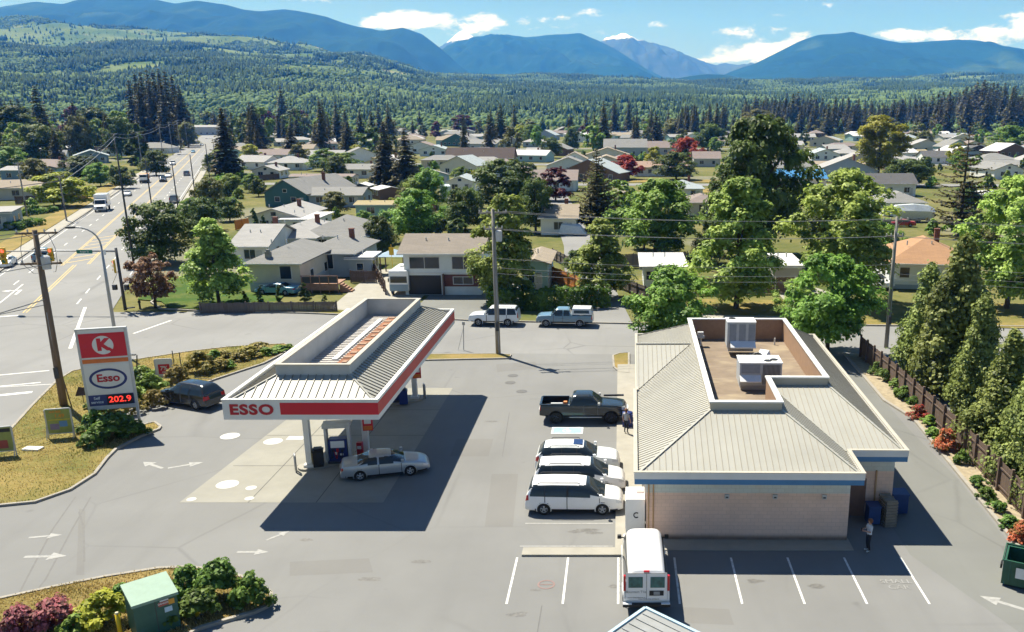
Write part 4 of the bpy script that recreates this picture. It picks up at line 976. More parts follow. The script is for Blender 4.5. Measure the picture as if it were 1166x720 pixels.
M_SEAM = mat('panel_seam', (.10, .105, .11), .5)
def vehicle(name, label, cat, spec, col, loc, head, group=None):
    """lofted body; forward is +X. head = world direction angle of the front"""
    S = spec; L, W = S['L'], S['W']; hw = W / 2
    t = thing(name, label, cat, (*loc, S.get('gz', .012)), head, group)
    prof = np.array(S['prof']); xs = prof[:, 0]; zs_ = prof[:, 1]
    # even spacing along the outline
    fx = np.linspace(xs[0], xs[-1], 1500); fz = np.interp(fx, xs, zs_)
    kk = int(S.get('smooth', .14) / (fx[1] - fx[0])); ker = np.hanning(kk * 2 + 3); ker /= ker.sum()
    fz = np.convolve(np.pad(fz, kk + 1, 'edge'), ker, 'valid')
    arc = np.concatenate([[0], np.cumsum(np.hypot(np.diff(fx), np.diff(fz)))])
    nst = int(arc[-1] / S.get('res', .05)); sx = np.interp(np.linspace(0, arc[-1], nst), arc, fx); sz = np.interp(sx, fx, fz)
    belt = np.interp(sx, [p[0] for p in S['belt']], [p[1] for p in S['belt']])
    tt = np.abs(sx) / (L / 2)
    wid = hw * (1 - S.get('nose', .16) * np.where(sx > 0, tt, tt * S.get('tailk', .75)) ** 7) * (1 - .03 * tt ** 2)
    zb = S['zbot'] + .08 * tt ** 8
    NL, NU = 9, 15
    V = []; pts = np.zeros((nst, 2 * (NL + NU) + 1, 3))
    lean = S.get('lean', .30)
    for i in range(nst):
        x, zt, w = sx[i], sz[i], wid[i]
        zs = min(belt[i], zt - .07); row = [(0., zb[i]), (w * .86, zb[i])]
        for j in range(NL - 1):
            f = j / (NL - 2); z = zb[i] + .03 + (zs - zb[i] - .03) * f
            row.append((w * (.945 + .055 * math.sin(math.pi * (.12 + .76 * f))) * (1 - .015 * f), z))
        hh = zt - zs; yb = row[-1][0]
        for j in range(1, NU):
            ph = math.pi / 2 * j / (NU - 1)
            fz_ = math.sin(ph) ** .62; yy = math.cos(ph) ** (.34 if hh > .25 else .55)
            row.append((max(0, (yb - lean * min(hh, .8) * fz_) * yy), zs + hh * fz_ * (1. if hh <= .25 else 1.)))
        n = len(row)
        for j in range(n): pts[i, j] = (x, -row[j][0], row[j][1])
        for j in range(n - 1): pts[i, n + j] = (x, row[n - 2 - j][0], row[n - 2 - j][1])
        ncol = 2 * n - 1
    pts = pts[:, :ncol]; nh = n
    verts = pts.reshape(-1, 3); faces = []; mats = []
    idx = np.arange(nst * ncol).reshape(nst, ncol)
    xc, xw, xr, xrb = S['cowl'], S['wtop'], S['rtop'], S['rbot']      # windscreen foot / top, rear glass top / foot
    pil = S.get('pillars', []); arches = S['axles']; wr = S['wr'] * 1.17
    bed = S.get('bed'); lo, hi = S.get('glass_h', (.10, .80))
    for i in range(nst - 1):
        for j in range(ncol - 1):
            q = (idx[i, j], idx[i + 1, j], idx[i + 1, j + 1], idx[i, j + 1])
            c = verts[list(q)].mean(0); jj = j if j < nh - 1 else ncol - 2 - j          # row from the bottom centre
            x, y, z = c; m = 0; ztm = (sz[i] + sz[i + 1]) / 2; blt = (belt[i] + belt[i + 1]) / 2
            zs = min(blt, ztm - .07); ay = abs(y)
            if jj < NL and jj >= 1 and any((x - a) ** 2 + (z - S['wr']) ** 2 < wr ** 2 for a in arches): continue
            if bed and bed[0] < x < bed[1] and jj >= NL and ay < hw - .10: continue
            if jj >= NL and ztm - zs > .12:
                H = S['roof'] - blt; f = (z - blt) / H
                sl_f = xc + (xw - xc) * min(max(f, 0), 1); sl_r = xrb + (xr - xrb) * min(max(f, 0), 1)
                roofrow = jj >= NL + 9
                if xw - .02 < x < xc - .03 and jj >= NL + 5 and ztm < S['roof'] - .05 and ztm > blt + .08: m = 1
                elif S.get('rglass', True) and xrb + .04 < x < xr + .01 and jj >= NL + 5 and ztm < S['roof'] - .06 and ztm > blt + .10 and ay < hw * .80: m = 1
                elif lo < f < hi and not roofrow and jj < NL + 9 and sl_r + .10 < x < sl_f - .10 and not any(abs(x - p) < S.get('pw', .045) for p in pil): m = 1
                elif S.get('dpil') and lo < f < hi and jj < NL + 9 and any(abs(x - p) < .045 for p in pil): m = 2
            if m == 0 and 2 <= jj < NL and z > S['zbot'] + .16 and (jj < NL) and any(abs(x - p) < .026 for p in list(pil) + [xc - .30] + S.get('seams', [])): m = 5
            if z < S['zbot'] + .10: m = 2
            for (x0, x1, z0, z1, y0, mm) in S.get('patch', []):
                if x0 < x < x1 and z0 < z < z1 and ay > y0: m = mm
            faces.append(q); mats.append(m)
    for e, i in ((0, 0), (1, nst - 1)):
        f = tuple(int(k) for k in idx[i]); faces.append(f if e == 0 else f[::-1]); mats.append(0)
    mats = np.array(mats)
    def part(sel, nm, ms, par, off=0.):
        vs = sorted({int(v) for i in sel for v in faces[i]}); mp = {v: k for k, v in enumerate(vs)}
        me = bpy.data.meshes.new(nm); me.from_pydata([tuple(verts[v]) for v in vs], [], [tuple(mp[int(v)] for v in faces[i]) for i in sel])
        for m_ in ms: me.materials.append(m_)
        if len(ms) > 1: me.polygons.foreach_set('material_index', [{0: 0, 2: 1, 5: 2}.get(int(mats[i]), 0) for i in sel])
        me.polygons.foreach_set('use_smooth', [len(f.vertices) == 4 for f in me.polygons]); me.update()
        return obj(nm, me, par)
    part([i for i in range(len(faces)) if mats[i] in (0, 2, 5)], 'body', [col, M_BLACK, M_SEAM], t)
    for mm, mt in ((1, M_CARGLASS), (3, M_HEAD), (4, M_TAIL)):
        for isl in islands(faces, [i for i in range(len(faces)) if mats[i] == mm]):
            if len(isl) < 3: continue
            cx = np.mean([verts[list(faces[i])].mean(0) for i in isl], 0)
            nm = {3: 'headlight', 4: 'taillight'}.get(mm) or ('side_window' if abs(cx[1]) > .25 else 'windscreen' if cx[0] > (xw + xr) / 2 else 'rear_window')
            part(isl, nm, [mt], t)
    # wheel wells and wheels
    wl = MB(); wl.box(-L / 2 + .25, L / 2 - .25, -hw + .22, hw - .22, S['zbot'] + .02, S['wr'] * 2.05); wl.build('underbody', M_BLACK, t)
    tm, rm = wheel_meshes(S['wr'], S.get('ww', .23), S.get('rim', 'alloy'))
    for a in arches:
        for s in (-1, 1):
            wo = obj('wheel', tm, t, (a, s * (hw - .14), S['wr'])); obj('rim', rm, wo)
            lip = MB(); lip.tube([(a + wr * .99 * math.cos(q), s * (hw * (1. - .012)), S['wr'] + wr * .99 * math.sin(q)) for q in [R(-18 + k * 13.5) for k in range(17)]], S.get('lipr', .026), 6)
            lip.build('wheel_arch', S.get('lip') or col, t, smooth=True)
    # mirrors, plates, handles, bumper strips
    mx = xc - .22; mz = np.interp(mx, sx, belt) + .10
    for s in (-1, 1):
        m = MB(); m.box(mx - .07, mx + .09, s * (hw - .0), s * (hw + .19), mz, mz + .17); m.box(mx - .03, mx + .03, s * (hw - .30), s * (hw + .02), mz + .02, mz + .07); m.build('mirror', S.get('mir') or col, t, bevel=.03)
    for k, hx in enumerate(S.get('handles', [])):
        hb = MB()
        for s in (-1,): hb.box(hx - .10, hx + .10, -hw * .985 - .01, -hw * .985 + .03, S['hz'], S['hz'] + .04)
        hb.build('door_handle', S.get('hmat') or col, t)
    if S.get('plate', True):
        p = MB(); p.box(-L / 2 - .02, -L / 2 + .01, -.16, .16, S.get('pz', .62), S.get('pz', .62) + .16); p.build('number_plate', M_WHITEMETAL, t)
    if S.get('rails'):
        for s in (-1, 1):
            r_ = MB(); x0, x1 = S['rails']; zz = S['roof']
            r_.tube([(x0, s * (hw - .28), zz - .05), (x0 + .1, s * (hw - .27), zz + .01), (x1 - .1, s * (hw - .27), zz + .01), (x1, s * (hw - .28), zz - .05)], .022, 6); r_.build('roof_rail', M_DARK, t)
    for f in S.get('extra', []): f(t, S, col, np.interp)
    return t

def bump(z0, z1, m, front=True, rear=True, d=.05):
    def f(t, S, col, _):
        L, hw = S['L'], S['W'] / 2
        for e in ([1] if front else []) + ([-1] if rear else []):
            b = MB(); x = e * (L / 2 - .02); n = 9
            o = [(x - e * (.30 * (abs(k / 4 - 1)) ** 3), (k / 4 - 1) * (hw - .06)) for k in range(n)]
            i_ = [(p[0] + e * d, p[1] * .995) for p in o]
            b.prism(o + i_[::-1], z0, z1); b.build('bumper', m, t, bevel=.015)
    return f
MINIVAN = dict(L=5.15, W=1.98, roof=1.74, zbot=.22, wr=.33, axles=(-1.60, 1.48), belt=[(-2.6, 1.06), (0, 1.02), (1.3, .98), (2.6, .80)],
    prof=[(-2.575, .60), (-2.56, .95), (-2.47, 1.25), (-2.33, 1.60), (-2.2, 1.70), (-1.2, 1.745), (0.1, 1.735), (.75, 1.64), (1.62, 1.06), (2.2, .94), (2.46, .80), (2.56, .62), (2.575, .45)],
    cowl=1.62, wtop=.62, rtop=-2.22, rbot=-2.46, pillars=(-1.55, -.35), pw=.03, dpil=True, rails=(-1.9, .3), handles=(-.25, .62), hz=.90, lean=.26,
    patch=[(2.20, 2.55, .66, .84, .42, 3), (-2.6, -2.40, .80, 1.12, .62, 4)])
CROSSOVER = dict(L=4.95, W=1.95, roof=1.68, zbot=.25, wr=.36, axles=(-1.42, 1.46), belt=[(-2.5, 1.12), (0, 1.06), (1.2, 1.02), (2.5, .88)],
    prof=[(-2.475, .55), (-2.46, .98), (-2.35, 1.18), (-2.0, 1.58), (-1.75, 1.65), (-.7, 1.69), (0.1, 1.665), (.45, 1.60), (1.22, 1.10), (1.9, 1.03), (2.3, .92), (2.44, .72), (2.475, .48)],
    cowl=1.22, wtop=.36, rtop=-1.95, rbot=-2.36, pillars=(-.92, -.05), dpil=True, rails=(-1.6, .1), handles=(-.75, .2), hz=.92, lean=.34,
    patch=[(2.05, 2.45, .74, .90, .48, 3), (-2.5, -2.25, .82, 1.08, .55, 4)])
SEDAN = dict(L=5.05, W=1.87, roof=1.40, zbot=.20, wr=.32, axles=(-1.45, 1.37), belt=[(-2.5, .92), (0, .90), (1.2, .86), (2.5, .66)],
    prof=[(-2.525, .50), (-2.51, .80), (-2.38, .96), (-1.75, 1.0), (-1.55, 1.03), (-.85, 1.36), (-.4, 1.40), (.15, 1.385), (.42, 1.31), (1.18, .94), (1.9, .86), (2.35, .70), (2.50, .54), (2.525, .40)],
    cowl=1.18, wtop=.36, rtop=-.84, rbot=-1.62, pillars=(-.38,), dpil=False, pw=.04, handles=(-.55, .45), hz=.76, lean=.42, nose=.24, tailk=.9, glass_h=(.10, .76),
    patch=[(2.15, 2.5, .54, .68, .45, 3), (-2.6, -2.34, .68, .84, .40, 4)])
CREWPICK = dict(L=5.95, W=2.02, roof=1.98, zbot=.50, wr=.43, ww=.30, axles=(-1.86, 1.88), belt=[(-3, 1.30), (.8, 1.30), (1.2, 1.28), (3, 1.20)],
    prof=[(-2.975, .75), (-2.96, 1.36), (-2.9, 1.38), (-.98, 1.38), (-.92, 1.42), (-.72, 1.90), (-.5, 1.975), (.4, 1.98), (.62, 1.92), (1.28, 1.36), (2.3, 1.30), (2.78, 1.22), (2.94, 1.0), (2.975, .70)],
    cowl=1.28, wtop=.58, rtop=-.72, rbot=-.92, pillars=(.02,), pw=.04, handles=(-.2, .72), hz=1.12, lean=.26, smooth=.07, bed=(-2.86, -1.04), nose=.12, tailk=.3, rim='dark', lip=M_BLACK,
    patch=[(2.62, 2.97, .98, 1.20, .60, 3), (-3, -2.90, .95, 1.32, .78, 4)])
FULLSUV = dict(L=5.0, W=2.0, roof=1.92, zbot=.42, wr=.39, axles=(-1.45, 1.48), belt=[(-2.5, 1.18), (2.5, 1.12)],
    prof=[(-2.5, .65), (-2.48, 1.20), (-2.40, 1.62), (-2.25, 1.86), (-2.0, 1.91), (.1, 1.92), (.36, 1.86), (.95, 1.26), (2.1, 1.16), (2.42, 1.06), (2.49, .8), (2.5, .55)],
    cowl=.95, wtop=.32, rtop=-2.2, rbot=-2.42, pillars=(-1.35, -.45), pw=.05, rails=(-1.9, -.1), handles=(-.8, .1), hz=1.0, lean=.26, smooth=.09, nose=.10, tailk=.4,
    patch=[(2.2, 2.5, .92, 1.08, .55, 3), (-2.6, -2.42, .85, 1.4, .75, 4)])
OLDPICK = dict(L=5.6, W=1.98, roof=1.82, zbot=.44, wr=.38, axles=(-1.55, 1.80), belt=[(-3, 1.16), (3, 1.12)],
    prof=[(-2.8, .6), (-2.78, 1.20), (-2.7, 1.24), (-.75, 1.24), (-.70, 1.3), (-.52, 1.76), (-.3, 1.82), (.62, 1.82), (.82, 1.76), (1.35, 1.22), (2.5, 1.14), (2.72, 1.02), (2.79, .8), (2.8, .55)],
    cowl=1.35, wtop=.80, rtop=-.52, rbot=-.70, pillars=(.12,), pw=.05, handles=(.3,), hz=.95, lean=.22, smooth=.06, nose=.08, tailk=.2, bed=(-2.7, -.8),
    patch=[(2.62, 2.8, .85, 1.02, .55, 3), (-2.9, -2.72, .8, 1.12, .78, 4)])
VAN = dict(L=5.7, W=2.02, roof=2.10, zbot=.36, wr=.37, axles=(-1.70, 1.75), belt=[(-2.9, 1.18), (2.9, 1.12)],
    prof=[(-2.85, .60), (-2.845, 1.30), (-2.80, 1.85), (-2.70, 2.04), (-2.4, 2.09), (.9, 2.10), (1.2, 2.02), (1.95, 1.30), (2.4, 1.16), (2.7, 1.02), (2.83, .85), (2.85, .6)],
    cowl=1.95, wtop=1.14, rtop=-2.7, rbot=-2.8, rglass=False, pillars=(), glass_h=(.12, .72), lean=.16, smooth=.10, nose=.14, tailk=.15, handles=(.7,), hz=1.05, plate=False, mir=M_BLACK,
    patch=[(2.55, 2.85, .82, 1.0, .55, 3)])
P_WHITE = paint('car_white', (.78, .78, .78)); P_PEARL = paint('car_pearl', (.70, .73, .73)); P_SILVER = paint('car_silver', (.42, .45, .48), .3, .5); P_BLACK = paint('car_black', (.018, .026, .032), .22)
P_DKSUV = paint('car_charcoal', (.018, .024, .032), .22, .3); P_BLUEC = paint('car_blue', (.10, .28, .40)); P_RED = paint('car_red', (.35, .015, .02)); P_GREYC = paint('car_grey', (.20, .22, .24), .3, .4)
P_TWO = paint('truck_blue', (.13, .23, .31)); P_CAN = paint('canopy_white', (.72, .74, .74)); P_CHEROK = paint('suv_white', (.66, .70, .72))
def sunroof(t, S, col, _):
    b = MB(); b.box(-.25, .28, -.42, .42, S['roof'] - .03, S['roof'] + .012); b.build('sunroof', mat('sunroof_glass', (.02, .04, .12), .1, spec=.6), t, bevel=.01)
YAW0 = 0.
vehicle('parked_car', 'white minivan parked nearest the front of the three white vehicles', 'car', MINIVAN, P_WHITE, (-2.45, 43.75), R(-.5))
vehicle('parked_car', 'white minivan parked in the middle between two other white vehicles', 'car', dict(MINIVAN, L=5.1, prof=[(x * (.99 if x > 2 else 1), z) for x, z in MINIVAN['prof']], lean=.30, rails=(-1.7, .1)), paint('car_white_warm', (.76, .765, .77)), (-2.3, 46.45), R(.5))
vehicle('parked_car', 'pearl white crossover with a dark sunroof parked beside the black pickup', 'car', dict(CROSSOVER, extra=[sunroof, bump(.34, .52, M_BLACK)]), P_PEARL, (-2.55, 49.25), R(0))
vehicle('parked_car', 'silver sedan stopped at the fuel pump in the canopy shade', 'car', dict(SEDAN, extra=[bump(.30, .36, M_DARK)]), P_SILVER, (-13.85, 48.55), R(16))
x, y = G(205, 465); vehicle('parked_car', 'dark charcoal crossover pulling in beside the shrub bed', 'car', dict(CROSSOVER, L=4.8, W=1.96, roof=1.82, prof=[(p, q * (1.08 if q > 1.2 else 1.03)) for p, q in CROSSOVER['prof']], hmat=P_DKSUV, extra=[bump(.36, .5, M_LGREY, front=False)]), P_DKSUV, (x + .42, y + .92), R(157))
def bedliner(x0, x1, hw, z0, z1, m):
    def f(t, S, col, _):
        b = MB(); w = hw - .10
        b.add([(x0, -w, z0), (x1, -w, z0), (x1, w, z0), (x0, w, z0), (x0, -w, z1), (x1, -w, z1), (x1, w, z1), (x0, w, z1)], [(0, 1, 2, 3), (0, 4, 5, 1), (1, 5, 6, 2), (2, 6, 7, 3), (3, 7, 4, 0)]); b.build('bed', m, t)
        r = MB()
        for s in (-1, 1): r.box(x0 - .05, x1, s * (w - .03), s * (hw - .02), z1 - .02, z1 + .03)
        r.box(x0 - .12, x0, -w, w, z1 - .03, z1 + .02); r.build('bed_rail', col, t, bevel=.01)
    return f
def pickload(t, S, col, _):
    b = MB(); b.box(-1.35, -1.1, -.8, -.5, .95, 1.52); b.build('orange_jug', mat('jug', (.6, .2, .06), .6), t, bevel=.03)
    b = MB(); b.box(-2.2, -1.4, -.88, -.72, 1.40, 1.45); b.build('white_rail_cap', M_WHITE, t)
    b = MB(); b.box(.9, 1.0, 0, .1, 1.3, 1.31); b.bar((1.35, .98, 1.42), (2.75, .98, 1.44), .16, .10); b.build('hood_rack', M_BLACK, t)
    st = MB(); st.box(-.95, 1.25, -1.06, -.90, .47, .53); st.build('side_step', M_LGREY, t, bevel=.01)
vehicle('pickup_truck', 'lifted black crew cab pickup parked nose in at the shop walkway', 'pickup truck', dict(CREWPICK, extra=[bump(.62, .92, M_LGREY, rear=False, d=.12), bump(.68, .86, M_LGREY, front=False, d=.12), bedliner(-2.86, -1.04, 1.01, .92, 1.37, M_BLACK), pickload], hmat=P_BLACK, mir=M_LGREY), P_BLACK, (-2.55, 58.0), R(0))
def vanback(t, S, col, _):
    x = -S['L'] / 2
    d = MB(); d.box(x - .03, x - .012, -.86, .86, .72, 1.98); d.build('rear_door', P_WHITE, t, bevel=.02)
    for s in (-1, 1):
        g = MB(); g.box(x - .043, x - .032, s * .46 - .30, s * .46 + .30, 1.30, 1.80); g.build('rear_window', mat('van_glass', (.02, .11, .11), .12, var=.5, scale=6, spec=.6), t)
        k = MB(); k.box(x - .05, x + .10, s * .92 - .05, s * .92 + .05, 1.15, 1.85); k.build('taillight', M_TAIL, t, bevel=.02)
    sm = MB(); sm.box(x - .036, x - .031, -.008, .008, .75, 1.95); sm.box(x - .036, x - .031, -.88, -.872, .75, 1.95); sm.box(x - .036, x - .031, .872, .88, .75, 1.95); sm.box(x - .036, x - .031, -.88, .88, 1.955, 1.975); sm.build('door_seam', M_DARK, t)
    br = MB(); br.box(x - .03, x + .06, -.12, .12, 2.0, 2.06); br.build('brake_light', M_TAIL, t)
    bp = MB(); bp.box(x - .20, x - .03, -1.0, 1.0, .46, .60); bp.build('bumper', M_BLACK, t, bevel=.03)
    for s in (-1, 1): bw = MB(); bw.box(x - .212, x - .06, s * .62, s * .99, .602, .63); bw.build('bumper_pad', M_WHITEMETAL, t)
    sg = MB(); sg.box(x - .045, x - .032, -.72, -.12, .93, 1.16); sg.build('door_sticker', M_BLACK, t)
    sg = MB(); sg.box(x - .05, x - .046, -.56, -.30, .97, 1.12); sg.build('sticker_panel', M_GREY, t)
    for s, (yy, zz, sz_) in ((('Mountain Tile', (.46, 1.10, .16))), (('www.tileandstone.ca', (.42, .84, .09))), (('CALL FOR A FREE ESTIMATE', (-.1, .76, .07)))):
        me = text_mesh('lettering', s, sz_, M_GREY, .001, .002); me.transform(Matrix.Translation((x - .036, yy, zz)) @ rotz(R(-90)) @ Matrix.Rotation(R(90), 4, 'X')); obj('lettering', me, t)
vehicle('cargo_van', 'white cargo van seen from behind, parked at the left end of the brick wall', 'van', dict(VAN, extra=[vanback]), P_WHITE, (1.05, 36.05), R(90.5))
vehicle('parked_car', 'white sport utility car parked on the far side of the street by the utility pole', 'car', dict(FULLSUV, extra=[bump(.5, .68, M_LGREY)]), P_CHEROK, (-12.6, 86.5), R(177))
def topper(t, S, col, _):
    b = MB(); b.M = None
    vs = [(-2.78, -.94, 1.26), (-.74, -.94, 1.26), (-.74, .94, 1.26), (-2.78, .94, 1.26), (-2.62, -.80, 1.86), (-.80, -.80, 1.88), (-.80, .80, 1.88), (-2.62, .80, 1.86)]
    b.add(vs, [(0, 3, 2, 1), (4, 5, 6, 7), (0, 1, 5, 4), (1, 2, 6, 5), (2, 3, 7, 6), (3, 0, 4, 7)]); b.build('bed_cap', P_CAN, t, bevel=.06)
    for s in (-1, 1):
        w = MB(); w.add([(-2.5, s * .915, 1.40), (-.95, s * .915, 1.40), (-1.0, s * .862, 1.70), (-2.45, s * .862, 1.70)], [(0, 1, 2, 3) if s < 0 else (3, 2, 1, 0)]); w.build('cap_window', M_CARGLASS, t)
    st = MB(); st.box(-2.6, 2.5, -.998, -.985, .62, .82); st.build('side_stripe', M_LGREY, t)
vehicle('pickup_truck', 'blue pickup with a white bed cap parked on the far side of the street', 'pickup truck', dict(OLDPICK, extra=[bump(.5, .66, M_LGREY), topper], lip=M_LGREY), P_TWO, (-5.55, 86.1), R(177))
x, y = G(998, 328); vehicle('parked_car', 'white car parked in the driveway of the orange roofed house', 'car', dict(CROSSOVER, L=4.4), P_WHITE, (x, y + .6), R(-58))
x, y = G(322, 338); vehicle('parked_car', 'light blue sedan half hidden behind the low wooden fence', 'car', SEDAN, P_BLUEC, (x - 1.2, y + 1.6), R(172))
x, y = G(1026, 258); vehicle('parked_car', 'red car parked beside the white covered boat', 'car', SEDAN, P_RED, (x, y), R(175))
# traffic on the main road
base = {}
def road_car(px, py, kind, col, rev, label, cat='car'):
    x, y = G(px, py); h = R(90 + 22.6 + (180 if rev else 0))
    sp = {'s': SEDAN, 'c': CROSSOVER, 'm': MINIVAN, 'p': OLDPICK, 'f': FULLSUV}[kind]
    key = kind
    if key not in base:
        o = vehicle('road_car' if kind != 'p' else 'pickup_truck', label, cat, dict(sp, res=.085, **({'extra': [bedliner(-2.7, -.8, .99, .8, 1.2, M_BLACK)]} if kind == 'p' else {})), col, (x, y), h, 'traffic on the main road'); base[key] = (o, col)
    else:
        o = copy_tree(base[key][0]); o.location = (x, y, .012); o.rotation_euler = (0, 0, h); o['label'] = label; o['category'] = cat; recolor(o, base[key][1], col)
    return o
road_car(50, 297, 'p', P_TWO, False, 'pale blue pickup on the road just behind the traffic signal arm', 'pickup truck')
road_car(8, 303, 's', P_PEARL, True, 'pale sedan at the left edge of the photo behind the traffic signal')
road_car(145, 223, 's', P_WHITE, True, 'white car on the road just behind the white box truck')
road_car(199, 231, 'f', P_GREYC, False, 'grey sport utility car driving away beside the dark street lamp')
road_car(186, 207, 'c', P_DKSUV, True, 'dark car in the left lanes ahead of the orange dump truck')
road_car(192, 202, 's', P_WHITE, True, 'white car just behind the dark car in the left lanes')
road_car(213, 200, 'c', P_GREYC, False, 'grey car driving away in the middle of the long road')
road_car(197, 188, 'm', P_WHITE, True, 'white van near the far bend of the left lanes')
road_car(220, 174, 's', P_BLUEC, True, 'small blue car far up the road on the centre')
road_car(206, 168, 's', P_WHITE, True, 'white car far up the road by the dark fir clump')
road_car(246, 163, 'c', P_DKSUV, False, 'dark car at the far right edge of the road top')
road_car(230, 166, 's', P_PEARL, True, 'tiny pale car near the top of the road')
def box_truck():
    x, y = G(117, 240); t = thing('box_truck', 'white box truck coming down the left lanes of the road', 'truck', (x, y, .012), R(90 + 22.6 + 180))
    b = MB(); b.box(-4.3, .9, -1.22, 1.22, 1.0, 3.45); b.build('cargo_box', P_WHITE, t, bevel=.04)
    e = MB(); e.box(-4.3, .9, -1.235, -1.222, 1.0, 1.12); e.box(-4.3, .9, 1.222, 1.235, 1.0, 1.12); e.build('edge_rail', M_LGREY, t)
    c = MB(); pr = [(1.0, .55), (3.55, .55), (3.62, 1.2), (3.3, 1.42), (2.35, 1.55), (1.95, 2.45), (1.0, 2.55)]
    vs = [(p[0], -1.08, p[1]) for p in pr] + [(p[0], 1.08, p[1]) for p in pr]; n = len(pr)
    c.add(vs, [tuple(range(n)), tuple(range(2 * n - 1, n - 1, -1))] + [(i, n + i, n + (i + 1) % n, (i + 1) % n) for i in range(n)]); c.build('cab', P_WHITE, t, bevel=.06)
    w = MB(); w.add([(2.37, -.95, 1.60), (2.37, .95, 1.60), (2.0, .9, 2.38), (2.0, -.9, 2.38)], [(0, 1, 2, 3)]); w.v = [(a + .035, b_, z + .015) for a, b_, z in w.v]; w.build('windscreen', M_CARGLASS, t)
    for s in (-1, 1):
        w = MB(); w.box(1.2, 1.95, s * 1.083, s * 1.09, 1.65, 2.25); w.build('side_window', M_CARGLASS, t)
        w = MB(); w.box(3.40, 3.60, s * .95 - .12, s * .95 + .12, .95, 1.15); w.build('headlight', M_HEAD, t)
        w = MB(); w.box(2.1, 2.25, s * 1.1, s * 1.35, 1.7, 2.1); w.build('mirror', M_BLACK, t)
    g = MB(); g.box(3.6, 3.66, -.6, .6, .75, 1.15); g.build('grille', M_DARK, t); g = MB(); g.box(3.5, 3.75, -1.1, 1.1, .45, .68); g.build('bumper', M_LGREY, t, bevel=.03)
    ch = MB(); ch.box(-4.2, 3.0, -.5, .5, .55, .98); ch.build('chassis', M_DARK, t)
    tm, rm = wheel_meshes(.46, .3, 'steel')
    for a in (-2.7, 2.6):
        for s in (-1, 1): o = obj('wheel', tm, t, (a, s * .98, .46)); obj('rim', rm, o)
    return t
box_truck()
def dump_truck():
    x, y = G(165, 208); t = thing('dump_truck', 'white cabbed truck with an orange tipper body farther up the left lanes', 'truck', (x, y, .012), R(90 + 22.6 + 180))
    b = MB(); b.box(-3.6, .8, -1.2, 1.2, 1.1, 2.5); b.build('tipper', mat('tipper_orange', (.50, .20, .06), .6), t, bevel=.04)
    b = MB(); b.box(.9, 2.6, -1.1, 1.1, .7, 2.5); b.box(2.6, 3.6, -.9, .9, .7, 1.6); b.build('cab', P_WHITE, t, bevel=.08)
    b = MB(); b.box(2.602, 2.63, -.95, .95, 1.7, 2.35); b.build('windscreen', M_CARGLASS, t)
    b = MB(); b.box(3.55, 3.72, -1.0, 1.0, .4, .9); b.build('bumper', M_DARK, t, bevel=.03); b = MB(); b.box(-3.5, 3.3, -.45, .45, .6, 1.09); b.build('chassis', M_DARK, t)
    tm, rm = wheel_meshes(.46, .3, 'steel')
    for a in (-2.4, 2.7):
        for s in (-1, 1): o = obj('wheel', tm, t, (a, s * .98, .46)); obj('rim', rm, o)
dump_truck()

